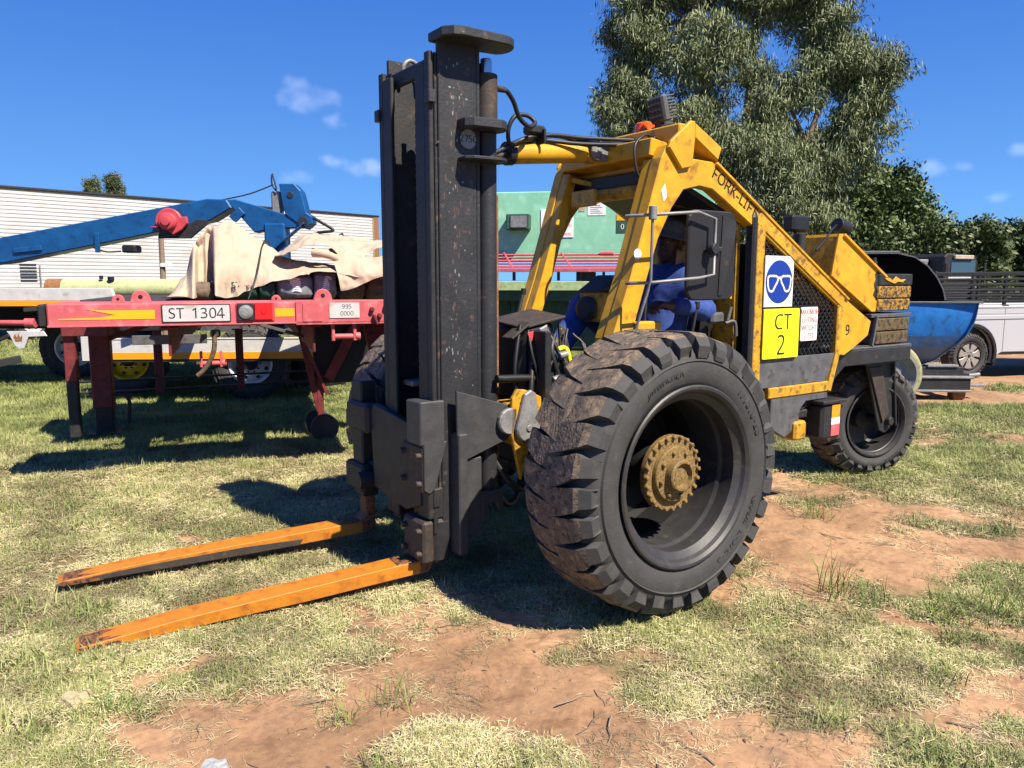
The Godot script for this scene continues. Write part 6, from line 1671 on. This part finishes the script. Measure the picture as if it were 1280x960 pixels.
# ---------- middle: green truck body ----------
func build_green_truck() -> void:
	var t := thing("green_truck", "green truck body with notices, red tube rack and pale green deck rail", "truck", v(-0.6, 0, -12.0), -9.0)
	var st := S()
	bx(st, v(-1.2, 1.86, -0.06), v(3.6, 2.90, 0.0), 0.008)
	bx(st, v(-1.2, 2.88, -0.5), v(3.6, 2.91, -0.061), 0.008)
	obj("back_panel", st, M.green_paint, t)
	var lb := sub("locker", t)
	st = S(); bx(st, v(0.55, 2.33, 0.0), v(0.90, 2.56, 0.22), 0.012); obj("box", st, M.green_dark, lb)
	st = S(); bx(st, v(0.62, 2.36, 0.22), v(0.86, 2.53, 0.235), 0.01); obj("lid", st, M.grey_light, lb)
	st = S(); bx(st, v(1.05, 2.22, 0.001), v(1.54, 2.64, 0.012), 0.003)
	var nb := obj("notice_board", st, M.sign_white, t)
	nb.set_meta("label", "white notice board with rows of faded red writing")
	var rows := ["TOOLS AND GEAR", "MUST BE SIGNED", "FOR AT OFFICE", "WEAR YOUR HELMET", "AND GLOVES", "NO SMOKING HERE"]
	for i in rows.size(): put("lettering", letters(rows[i], 0.034, 0.002), M.crane_red, nb, Transform3D(Basis.IDENTITY, v(1.30, 2.575 - i * 0.062, 0.012)))
	st = S(); bx(st, v(1.62, 2.60, 0.001), v(1.71, 2.76, 0.006), 0.001); obj("paper_notice", st, M.tarp, t)
	st = S(); bx(st, v(1.75, 2.54, 0.001), v(2.02, 2.77, 0.006), 0.001); var pn := obj("paper_notice", st, M.sign_white, t)
	for i in 6:
		st = S(); bx(st, v(1.79, 2.57 + i * 0.028, 0.006), v(1.97 - 0.03 * (i % 3), 2.577 + i * 0.028, 0.0075), 0.0003); obj("print_line", st, M.ink, pn)
	st = S(); bx(st, v(2.18, 2.28, 0.001), v(2.42, 2.46, 0.008), 0.002); var gs := obj("green_sign", st, M.green_dark, t)
	st = S(); bx(st, v(2.18, 2.461, 0.001), v(2.42, 2.56, 0.008), 0.002); obj("yellow_band", st, M.tape_yellow, gs)
	put("lettering", letters("0", 0.07, 0.002), M.sign_white, gs, Transform3D(Basis.IDENTITY, v(2.27, 2.37, 0.008)))
	# red tube rack
	st = S()
	for i in 5: rod(st, v(-1.2, 1.96 - i * 0.045, 0.12 + i * 0.07), v(2.95, 1.96 - i * 0.045, 0.12 + i * 0.07), 0.014, 0.014, 8)
	bx(st, v(-1.2, 1.70, 0.42), v(2.95, 1.755, 0.48))
	obj("tube_rack", st, M.red_paint, t)
	for x in [-0.3, 0.58, 1.45, 2.35]:
		st = S(); bar(st, v(x - 0.08, 1.99, 0.10), v(x + 0.12, 1.74, 0.44), 0.025, 0.03, Vector3.BACK); obj("rack_bar", st, M.red_paint, t)
	st = S(); rod(st, v(1.95, 1.975, 0.15), v(2.15, 1.975, 0.15), 0.035); obj("rack_clamp", st, M.red_paint, t)
	for i in 9:
		st = S(); bx(st, v(0.35 + i * 0.33, 1.575, 0.35), v(0.39 + i * 0.33, 1.70, 0.42)); obj("stanchion", st, M.steel_rust, t)
	for i in 3:
		st = S(); bx(st, v(-1.2 + i * 1.52, 1.43, 0.36), v(0.29 + i * 1.52, 1.565, 0.44), 0.006); obj("deck_rail", st, M.green_pale, t)
	st = S(); bx(st, v(1.62, 1.565, 0.2), v(1.9, 1.70, 0.40)); obj("deck_clutter", st, M.steel_dark, t); st = S(); bx(st, v(2.3, 1.565, 0.2), v(3.0, 1.69, 0.34)); obj("deck_clutter", st, M.steel_dark, t)
	st = S(); bx(st, v(-1.2, 1.28, 0.22), v(3.4, 1.43, 0.34)); obj("deck_edge", st, M.green_dark, t)
	for i in 5:
		st = S(); bx(st, v(-1.2 + i * 0.9, 0.55, 0.0), v(-0.31 + i * 0.9, 1.28, 0.04), 0.006); bx(st, v(-1.2 + i * 0.9, 0.55, 0.04), v(-1.14 + i * 0.9, 1.28, 0.08), 0.006); obj("side_panel", st, M.green_dark, t)
	st = S(); bx(st, v(-1.2, 1.36, -2.4), v(3.4, 1.43, 0.20)); bx(st, v(-1.2, 0.5, -2.4), v(3.4, 0.9, -0.1)); obj("deck", st, M.steel_dark, t)
	truck_wheel(t, "wheel", v(-0.2, 0.5, 0.1), 0.0, 0.5, 0.28, 0.29, "white_rim")
	truck_wheel(t, "wheel", v(2.4, 0.5, 0.1), 0.0, 0.5, 0.28, 0.29, "white_rim")

# ---------- right: skip on its skid, leaning wheel, pickup, far truck ----------
func build_right() -> void:
	var t := thing("skip", "large blue and grey rounded steel skip with dark open mouth", "skip", v(5.44, 0, -10.3), -4.0)
	# back plate: straight top, falling in an arc to the right lip
	var st := S()
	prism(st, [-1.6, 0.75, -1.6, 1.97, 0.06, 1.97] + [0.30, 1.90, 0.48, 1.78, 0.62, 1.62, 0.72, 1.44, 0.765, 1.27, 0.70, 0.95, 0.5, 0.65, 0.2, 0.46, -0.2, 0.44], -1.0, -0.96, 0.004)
	obj("back_plate", st, M.pit_shade, t)
	st = S(); bx(st, v(-1.6, 1.95, -1.02), v(0.08, 2.0, -0.93), 0.01); obj("top_rim", st, M.grey, t)
	# bowl: sections from back plate to lip
	st = S(); st.set_smooth_group(1)
	var out := pts([-1.6, 1.30, -1.55, 0.9, -1.3, 0.62, -0.9, 0.43, -0.4, 0.385, 0.08, 0.39, 0.34, 0.50, 0.50, 0.68, 0.62, 0.84, 0.70, 1.05, 0.73, 1.285])
	var grey_st := S(); grey_st.set_smooth_group(1)
	for j in 8:
		var a: float = j / 8.0; var b: float = (j + 1) / 8.0
		for i in out.size() - 1:
			var f := func(p: Vector2, w: float) -> Vector3:
				var low := (1.285 - p.y) / 0.90
				return v(p.x, p.y, lerpf(-0.96, 0.06 - low * low * 0.30, w))
			quad(st if j < 8 else grey_st, f.call(out[i], b), f.call(out[i + 1], b), f.call(out[i + 1], a), f.call(out[i], a))
	obj("bowl_end", st, M.skip_grey, t)
	# curved front sheet from lip to keel: blue above, worn grey below
	var prof := []
	for k in 13:
		var y := 1.285 - k * 0.0750
		var low := (1.285 - y) / 0.90
		prof.append(Vector2(y, 0.06 - low * low * 0.30))
	var right_at := func(y: float) -> float: return 0.10 + 0.63 * (1.0 - pow(clampf((1.285 - y) / 0.90, 0.0, 1.0), 2.8))
	for part in [[0, 6, "skip_blue", "front_sheet"], [6, 8, "skip_mid", "faded_band"], [8, 12, "skip_grey", "worn_belly"]]:
		st = S(); st.set_smooth_group(1)
		for k in range(part[0], part[1]):
			for i in 12:
				var p := func(u: float, q: Vector2) -> Vector3:
					return v(lerpf(-1.6, right_at.call(q.x) + 0.012, u), q.x, q.y + 0.012 - 0.05 * pow(u, 5.0))
				quad(st, p.call(i / 12.0, prof[k + 1]), p.call((i + 1) / 12.0, prof[k + 1]), p.call((i + 1) / 12.0, prof[k]), p.call(i / 12.0, prof[k]))
		obj(part[3], st, M[part[2]], t)
	st = S(); bx(st, v(-1.65, 1.275, 0.03), v(0.765, 1.30, 0.09), 0.006); bar(st, v(0.77, 1.285, 0.06), v(0.77, 1.285, -0.96), 0.03, 0.025); prism(st, [0.0, 1.97, 0.06, 1.985, 0.32, 1.91, 0.50, 1.79, 0.64, 1.63, 0.74, 1.45, 0.785, 1.28, 0.765, 1.27, 0.72, 1.44, 0.62, 1.62, 0.48, 1.78, 0.30, 1.90], -1.01, -0.95, 0.003); obj("lip", st, M.grey, t)
	st = S(); prism(st, [-0.62, 0.62, -0.50, 0.66, -0.46, 0.74, -0.55, 0.78, -0.62, 0.70], 0.0, 0.02); obj("paint_patch", st, M.skip_blue, t)
	var sk := thing("skid_frame", "low dark steel skid frame on the ground under the blue skip", "frame", v(5.5, 0, -10.3), -4.0)
	st = S()
	bx(st, v(-1.6, 0.13, 0.0), v(0.62, 0.28, 0.10)); bx(st, v(-1.6, 0.30, -0.12), v(0.58, 0.42, -0.02)); bx(st, v(-1.6, 0.13, -0.9), v(0.62, 0.28, -0.8))
	for x in [-1.4, -0.6, 0.2, 0.5]: bx(st, v(x, 0.13, -0.85), v(x + 0.09, 0.30, 0.08))
	obj("beam", st, M.steel_dark, sk)
	st = S(); bx(st, v(-1.6, 0.28, -0.02), v(0.66, 0.305, 0.12), 0.004); bx(st, v(0.1, 0.42, -0.14), v(0.5, 0.45, 0.0), 0.004); bx(st, v(0.60, 0.16, -0.1), v(0.85, 0.19, 0.02), 0.004); rod(st, v(0.66, 0.30, -0.05), v(0.80, 0.32, -0.05), 0.03); bx(st, v(-1.6, 0.10, 0.02), v(0.62, 0.128, 0.14), 0.004); obj("flange", st, M.grey_light, sk)
	for x in [-1.2, 0.42]:
		st = S(); bx(st, v(x, 0.0, -0.1), v(x + 0.16, 0.12, 0.08), 0.01); obj("timber_block", st, M.rust, sk)
	# wheel leaning behind the forklift
	var lw := thing("spare_wheel", "pale yellow painted wheel standing behind the rear castor wheel", "wheel", v(4.72, 0.0, -9.35), 10.0)
	st = S(); lathe(st, [[0.20, -0.30], [0.33, -0.30], [0.37, -0.25], [0.375, -0.05], [0.35, -0.01], [0.31, 0.0], [0.28, -0.01]], 48, xf(v(0, 0.42, 0)), true); obj("tyre", st, M.wheel_pale, lw)
	st = S(); lathe(st, [[0.29, -0.03], [0.285, 0.0], [0.26, 0.004], [0.245, -0.03], [0.2, -0.10], [0.1, -0.10], [0.09, -0.05], [0.0, -0.05]], 40, xf(v(0, 0.42, 0))); obj("rim", st, M.grey_light, lw)
	st = S(); bx(st, v(-0.35, 0.0, -0.35), v(0.35, 0.05, 0.05)); obj("wedge", st, M.steel_rust, lw)
	build_pickup()
	# cab of a truck far behind
	var c := thing("truck_cab", "truck cab with windscreen far away before the hedge", "truck", v(14.4, 0, -25.0), 15.0)
	st = S(); prism(st, [-0.62, 0.7, -0.62, 2.36, -0.5, 2.46, 0.55, 2.40, 0.68, 2.25, 0.72, 0.7], -1.6, 0.0, 0.03); obj("body", st, M.steel_dark, c)
	st = S(); bx(st, v(-0.36, 1.72, 0.001), v(0.58, 2.24, 0.02), 0.01); obj("windscreen", st, M.cab_glass, c)
	st = S(); bx(st, v(-0.30, 2.27, 0.0), v(0.45, 2.40, 0.10), 0.02); obj("sun_visor", st, M.tarp, c)
	st = S(); bx(st, v(-0.45, 1.6, 0.0), v(0.6, 1.71, 0.03)); obj("dash_panel", st, M.white_paint, c)
	for s in [-0.72, 0.80]:
		st = S(); bx(st, v(s, 1.75, 0.1), v(s + 0.1, 2.15, 0.16), 0.01); obj("mirror", st, M.black, c)
	st = S(); bx(st, v(-2.2, 1.2, -2.0), v(-0.65, 2.28, -0.6), 0.03); obj("load_body", st, M.grey_light, c)
	for x in [-0.45, 0.5]:
		st = S(); rod(st, v(x, 0.45, -0.6), v(x, 0.45, -0.3), 0.45, 0.45, 20); obj("wheel", st, M.black, c)

func build_pickup() -> void:
	# x runs to the pickup's front (right), z to the camera; origin under the rear wheel's outer face
	var t := thing("pickup", "silver pickup with black rail cage on its load bed", "pickup", v(7.36, 0, -12.35), 13.0)
	var st := S()
	var arch := arc(0.0, 0.40, 0.44, 178, -20, 14)
	prism(st, [-0.72, 0.66, -0.70, 1.0, -0.62, 1.10, -0.50, 1.16, 3.1, 1.18, 3.1, 0.42, 0.62, 0.42, 0.50, 0.36, 0.42, 0.25] + arc(0.0, 0.40, 0.44, -20, 178, 14) + [-0.5, 0.42, -0.70, 0.46], -0.06, 0.02, 0.015)
	obj("bed_side", st, M.silver, t)
	st = S(); prism(st, arc(0.0, 0.40, 0.435, 172, -18, 16) + arc(0.0, 0.40, 0.50, -18, 172, 16), 0.0, 0.055, 0.012); obj("arch_flare", st, M.plastic, t)
	st = S(); bar(st, v(-0.66, 1.04, 0.02), v(3.1, 1.06, 0.02), 0.006, 0.012, Vector3.UP, 0.002); bx(st, v(0.62, 0.45, 0.021), v(0.63, 1.15, 0.024), 0.0005); obj("body_crease", st, M.alloy, t)
	st = S(); bx(st, v(-0.72, 0.5, -1.7), v(-0.64, 1.1, -0.06), 0.02); bx(st, v(-0.6, 1.10, -1.75), v(3.1, 1.165, -1.62), 0.02); obj("tailgate", st, M.silver, t)
	st = S(); bx(st, v(-0.6, 0.5, -1.7), v(3.1, 0.58, -0.07)); bx(st, v(-0.6, 0.36, -1.4), v(4.5, 0.48, -0.4)); bx(st, v(-0.55, 0.58, -0.5), v(0.6, 0.9, -0.07)); obj("bed_floor", st, M.black, t)
	var w := sub("wheel", t, v(0, 0.375, 0.03))
	wheel_tyre(w, 0.375, 0.215, 0.25, 40, 0.012, false)
	st = S()
	lathe(st, [[0.21, -0.2], [0.225, -0.2], [0.20, -0.18], [0.20, -0.03], [0.222, -0.008], [0.224, 0.0], [0.21, 0.002], [0.196, -0.02], [0.19, -0.09], [0.0, -0.10]], 36)
	obj("rim_barrel", st, M.steel_dark, w)
	st = S()
	lathe(st, [[0.0, -0.018], [0.075, -0.015], [0.078, -0.04], [0.0, -0.04]], 24)
	for i in 7:
		var a := TAU * i / 7.0 + 0.2
		var r := Basis(Vector3.BACK, a)
		prism(st, [0.05, -0.035, 0.115, -0.040, 0.20, -0.075, 0.206, -0.03, 0.208, 0.03, 0.20, 0.075, 0.115, 0.040, 0.05, 0.035], -0.045, -0.012, 0.006, Transform3D(r, Vector3.ZERO))
	obj("alloy_spokes", st, M.alloy, w)
	st = S()
	for i in 6:
		var a := TAU * i / 6.0
		rod(st, v(cos(a) * 0.062, sin(a) * 0.062, -0.02), v(cos(a) * 0.062, sin(a) * 0.062, -0.008), 0.012, 0.010, 6)
	rod(st, v(0, 0, -0.02), v(0, 0, -0.005), 0.028, 0.024, 16)
	obj("wheel_nuts", st, M.steel_dark, w)
	w = sub("wheel", t, v(0.0, 0.375, -1.7), 180)
	wheel_tyre(w, 0.375, 0.215, 0.25, 40, 0.012, false)
	for q in [v(2.95, 0.375, 0.03)]:
		w = sub("wheel", t, q); wheel_tyre(w, 0.375, 0.215, 0.25, 40, 0.012, false)
		st = S(); lathe(st, [[0.225, -0.01], [0.20, -0.03], [0.0, -0.02]], 30); obj("rim", st, M.alloy, w)
	st = S(); rod(st, v(0, 0.375, -1.6), v(0, 0.375, -0.2), 0.05); obj("axle", st, M.steel_dark, t); st = S(); rod(st, v(0.3, 0.7, -0.25), v(0.1, 0.4, -0.3), 0.03); obj("axle", st, M.steel_dark, t)
	st = S(); tube(st, [v(-0.62, 1.15, 0.0), v(3.1, 1.165, 0.0)], 0.03, 10, -1.0, 1); obj("tub_lip", st, M.silver, t)
	st = S(); prism(st, [-0.66, 1.02, 3.1, 1.04, 3.1, 0.98, -0.66, 0.95], 0.018, 0.034, 0.014); obj("body_line", st, M.silver, t)
	st = S(); prism(st, round_rect(1.05, 0.86, 1.22, 1.03, 0.03), 0.019, 0.024, 0.002); obj("fuel_flap", st, M.alloy, t)
	st = S(); bx(st, v(0.60, 0.38, -0.04), v(3.1, 0.46, 0.0), 0.02); obj("sill", st, M.plastic, t); st = S(); bx(st, v(0.46, 0.2, -0.2), v(0.49, 0.46, 0.02), 0.004); obj("mud_flap", st, M.plastic, t)
	st = S(); box(st, v(0.62, 1.175, 0.0), v(0.13, 0.035, 0.05), 0.01); obj("cage_clamp", st, M.plastic, t)
	# cage rails
	for i in 6:
		st = S(); bar(st, v(-0.72, 1.25 + i * 0.085, -0.03), v(3.1, 1.25 + i * 0.092, -0.03), 0.03, 0.035 if i < 5 else 0.06); obj("cage_rail", st, M.black, t)
	for i in 6:
		st = S(); bar(st, v(-0.72, 1.25 + i * 0.085, -1.68), v(3.1, 1.25 + i * 0.092, -1.68), 0.03, 0.035 if i < 5 else 0.06); obj("cage_rail", st, M.black, t)
	for i in 6:
		st = S(); bar(st, v(-0.72, 1.25 + i * 0.085, -1.68), v(-0.72, 1.25 + i * 0.085, -0.03), 0.03, 0.04); obj("cage_rail", st, M.black, t)
	for x in [-0.72, 0.1, 0.62, 1.5, 3.05]:
		for z in [-0.06, -1.65]:
			st = S(); bx(st, v(x, 1.165, z), v(x + 0.05, 1.72, z + 0.04)); obj("cage_post", st, M.black, t)
	# cab further to the right
	st = S(); prism(st, [3.12, 0.42, 3.12, 1.22, 3.3, 1.75, 4.3, 1.75, 4.9, 1.2, 6.0, 1.05, 6.1, 0.45], -1.7, 0.02, 0.04); obj("cab_body", st, M.silver, t)
	st = S(); prism(st, [3.3, 1.25, 3.42, 1.66, 4.25, 1.66, 4.7, 1.25], 0.021, 0.03, 0.003); obj("side_window", st, M.cab_glass, t)

# ---------- trees ----------
func leaf_clump(sd: int, n: int, l: float, w: float, spread: float, droop: float) -> ArrayMesh:
	var r := RandomNumberGenerator.new(); r.seed = sd
	var st := S(); flat(st)
	for i in n:
		var p := v(r.randfn(0, spread), r.randfn(0, spread * 0.8), r.randfn(0, spread))
		var d := v(r.randfn(0, 1), r.randfn(0, 1) - droop, r.randfn(0, 1)).normalized()
		var s := d.cross(v(r.randfn(0, 1), r.randfn(0, 1), r.randfn(0, 1))).normalized() * w * 0.5
		var ll := l * r.randf_range(0.6, 1.2)
		var m := p + d * ll * 0.45; var e := p + (d + Vector3.DOWN * droop * 0.15).normalized() * ll
		tri(st, p, m - s, m + s); tri(st, m - s, e, m + s)
	st.generate_normals()
	return st.commit()

func crown(parent: Node, mesh: Mesh, list: Array, key: String) -> void:
	var mm := MultiMesh.new()
	mm.transform_format = MultiMesh.TRANSFORM_3D
	mm.use_colors = true
	mm.mesh = mesh
	mm.instance_count = list.size()
	for i in list.size():
		mm.set_instance_transform(i, list[i][0]); mm.set_instance_color(i, list[i][1])
	var o := MultiMeshInstance3D.new()
	o.multimesh = mm; o.material_override = M[key]; o.name = "crown"
	o.set_meta("kind", "stuff")
	parent.add_child(o, true)

# lobes: [centre, radii, number of clumps]; every lobe is broken into small sprays with gaps between them
func tree(called: String, label: String, category: String, base: Vector3, trunk: Array, lobes: Array, leaf: Mesh, c0: Color, c1: Color, spray: float, sd: int, group := "") -> Node3D:
	var r := RandomNumberGenerator.new(); r.seed = sd
	var t := thing(called, label, category, base, 0.0, group)
	var st := S()
	for q in trunk: tube(st, q[0], q[1], 10, q[2], 4)
	for lb in lobes:
		# limbs reaching into each lobe
		var from: Vector3 = trunk[0][0][int(min(trunk[0][0].size() - 1, 1 + r.randi() % 3))]
		var best := 1e9
		for q in trunk:
			for p in q[0]:
				var dd: float = (p as Vector3).distance_to(lb[0]) + max(0.0, p.y - lb[0].y) * 2.0
				if dd < best: best = dd; from = p
		for k in 3:
			var e: Vector3 = lb[0] + v(r.randfn(0, 0.45), r.randfn(0, 0.4), r.randfn(0, 0.45)) * lb[1]
			var mid := from.lerp(e, 0.5) + v(r.randfn(0, 0.25), r.randf_range(-0.2, 0.5), r.randfn(0, 0.25))
			tube(st, [from, mid, e], 0.10 * trunk[0][1] / 0.3, 6, 0.02, 4)
	obj("trunk", st, M.bark, t)
	var list := []
	for lb in lobes:
		var n: int = lb[2]
		var sprays := int(n / 34.0) + 3
		for s in sprays:
			var d := v(r.randfn(0, 1), r.randfn(0, 1), r.randfn(0, 1)).normalized()
			var rad := pow(r.randf(), 0.45)
			var c: Vector3 = lb[0] + d * rad * lb[1]
			var tone := r.randf()
			var sr := spray * r.randf_range(0.6, 1.25)
			for k in 34:
				var o := v(r.randfn(0, 0.5), r.randfn(0, 0.62) - 0.25, r.randfn(0, 0.5)) * sr
				var sc := r.randf_range(0.75, 1.25)
				var col := c0.lerp(c1, clampf(tone * 0.6 + r.randf() * 0.4, 0, 1))
				list.append([Transform3D(Basis(Vector3.UP, r.randf() * TAU) * sc, c + o), col])
	crown(t, leaf, list, "leaf")
	return t

func build_trees() -> void:
	var m := plain("leaf", Color.WHITE, 0.6)
	m.vertex_color_use_as_albedo = true
	m.backlight_enabled = true
	m.backlight = Color(0.18, 0.2, 0.08)
	var gum := leaf_clump(5, 16, 0.31, 0.05, 0.20, 1.1)
	var broad := leaf_clump(6, 14, 0.24, 0.13, 0.20, 0.25)
	var tiny := leaf_clump(7, 14, 0.12, 0.07, 0.09, 0.25)
	var D := -38.0
	# eucalyptus: positions in metres around its foot
	var tr := [[[v(0, 0, 0), v(-0.3, 3.5, 0), v(-0.2, 7.0, 0.2), v(0.1, 11.0, 0), v(0.4, 15.5, -0.2), v(0.5, 19.0, 0)], 0.36, 0.07], [[v(0, 1.5, 0), v(-1.2, 5.0, 0.3), v(-1.9, 9.0, 0.2), v(-2.6, 13.5, 0.0), v(-3.2, 17.5, 0)], 0.26, 0.05], [[v(0.1, 1.0, 0), v(1.6, 4.5, 0.6), v(2.6, 8.0, 0.8), v(3.7, 10.8, 0.5), v(4.6, 12.2, 0.2)], 0.24, 0.05], [[v(-0.2, 2.5, 0), v(-2.2, 6.5, 1.0), v(-4.2, 9.5, 1.2)], 0.17, 0.04], [[v(0.2, 3.5, 0), v(2.2, 6.0, -1.0), v(4.6, 7.6, -1.4)], 0.15, 0.04]]
	var lobes := [[v(-5.4, 13.6, 0), v(1.9, 2.6, 1.8), 1900], [v(-5.9, 10.0, 0.4), v(1.5, 2.0, 1.5), 1200], [v(-3.6, 16.0, 0), v(2.0, 2.6, 2.0), 1700], [v(-2.2, 11.8, 0.8), v(2.1, 2.4, 2.0), 1900], [v(-0.2, 15.5, 0), v(2.0, 2.8, 2.0), 1800], [v(2.5, 15.8, 0.2), v(2.2, 2.6, 2.0), 2000], [v(4.3, 13.2, 0), v(1.7, 2.2, 1.7), 1300], [v(6.9, 11.6, 0), v(2.0, 1.9, 1.8), 2000], [v(7.6, 9.3, 0.4), v(1.6, 2.0, 1.6), 1500], [v(6.0, 8.0, 0), v(1.3, 1.8, 1.4), 800], [v(1.8, 10.2, 0.8), v(2.0, 1.8, 1.7), 1200], [v(-3.0, 8.4, 1.0), v(2.3, 1.9, 1.9), 1700], [v(-0.2, 7.6, 1.6), v(2.4, 1.9, 1.8), 2000], [v(2.6, 6.8, 1.0), v(2.2, 1.8, 1.8), 1800], [v(0.4, 4.8, 1.6), v(2.4, 1.6, 1.8), 1700], [v(3.6, 4.6, 0.4), v(2.3, 1.8, 1.8), 1600], [v(-1.6, 3.4, 1.0), v(2.0, 1.6, 1.6), 1000], [v(-4.8, 8.0, 0.2), v(1.3, 1.4, 1.3), 700], [v(5.4, 5.6, -0.4), v(1.6, 1.6, 1.6), 900], [v(-1.0, 19.0, 0), v(3.0, 2.0, 2.2), 1500], [v(2.6, 18.8, 0), v(2.6, 1.8, 2.2), 1300]]
	for lb in lobes:
		if lb[0].x > 0.0: lb[0].x *= 0.70
		lb[1] *= 0.94
		lb[2] = int(lb[2] * (0.60 if lb[0].y > 6.5 else 0.45))
	tree("eucalyptus_tree", "tall eucalyptus with hanging grey green foliage behind the forklift", "tree", v(11.2, 0, D), tr, lobes, gum, Color(0.078, 0.105, 0.045), Color(0.215, 0.25, 0.11), 0.60, 21)
	var t1 := [[[v(0, 0, 0), v(0.1, 2.0, 0), v(0, 4.0, 0), v(0.2, 6.0, 0)], 0.22, 0.05]]
	tree("leafy_tree", "lighter green round tree right of the eucalyptus", "tree", v(19.8, 0, -43.0), t1, [[v(-0.6, 5.6, 0), v(1.5, 1.5, 1.5), 900], [v(0.9, 6.1, 0), v(1.5, 1.4, 1.5), 1000], [v(1.9, 4.6, 0.3), v(1.4, 1.4, 1.4), 900], [v(-1.4, 3.8, 0.5), v(1.8, 1.7, 1.5), 1000], [v(0.6, 3.6, 0.8), v(1.8, 1.6, 1.5), 1000], [v(-2.8, 4.8, 0), v(1.2, 1.3, 1.3), 500]], broad, Color(0.05, 0.085, 0.02), Color(0.12, 0.17, 0.045), 0.62, 31)
	var hd := [[20.6, -40.5, 3.9, "low dark tree at the left end of the hedge row"], [23.2, -40.0, 4.3, "second tree of the dark hedge row behind the skip"], [25.6, -41.0, 4.5, "third tree of the dark hedge row above the far truck cab"], [27.8, -39.5, 4.6, "tree of the dark hedge row at the right edge"], [30.6, -41.0, 4.8, "rightmost tree of the hedge row cut by the picture edge"], [17.2, -41.5, 3.2, "small dark tree seen between the rear hood and skip"], [33.8, -41.0, 4.8, "tree of the hedge row just outside the right edge"]]
	var k := 0
	for q in hd:
		var h: float = q[2]
		tree("hedge_tree", q[3], "tree", v(q[0], 0, q[1]), [[[v(0, 0, 0), v(0.1, h * 0.3, 0), v(0, h * 0.75, 0)], 0.16, 0.04]], [[v(-0.8, h * 0.74, 0), v(1.25, 1.0, 1.2), 900], [v(0.8, h * 0.80, 0), v(1.2, 0.95, 1.2), 900], [v(-1.1, h * 0.42, 0.6), v(1.3, 1.2, 1.0), 800], [v(0.9, h * 0.42, 0.7), v(1.3, 1.2, 1.0), 800], [v(0, h * 0.18, 0.8), v(1.8, 0.9, 0.9), 700]], broad, Color(0.035, 0.06, 0.015), Color(0.10, 0.135, 0.035), 0.50, 41 + k, "trees of the hedge row")
		k += 1
	var sm := [[-32.5, -61.0, 9.2, 0.55, "left one of two far tree tops above the white box trailer"], [-30.3, -60.0, 9.4, 0.65, "right and rounder of two far tree tops above the box trailer"]]
	for q in sm:
		tree("far_tree", q[4], "tree", v(q[0], 0, q[1]), [[[v(0, 0, 0), v(0.1, 4.0, 0), v(0, q[2], 0)], 0.2, 0.05]], [[v(0, q[2] - 0.3, 0), v(q[3] * 0.8, 0.55, 0.6), 420], [v(0.1, q[2] - 1.1, 0), v(q[3], 0.8, 0.7), 500], [v(0, q[2] - 3.0, 0), v(q[3] * 1.1, 1.5, 0.8), 400]], tiny, Color(0.05, 0.075, 0.03), Color(0.11, 0.14, 0.06), 0.3, 61 + k, "far trees above the box trailer")
		k += 1

func _ready() -> void:
	setup()
	make_materials()
	plain("cab_glass", C(60, 84, 100), 0.08)
	build_ground()
	build_trees()
	build_box_trailer()
	build_green_truck()
	build_crane_truck()
	build_white_trailer()
	build_right()
	build_red_trailer()
	build_forklift()
	build_driver()
	build_grass()
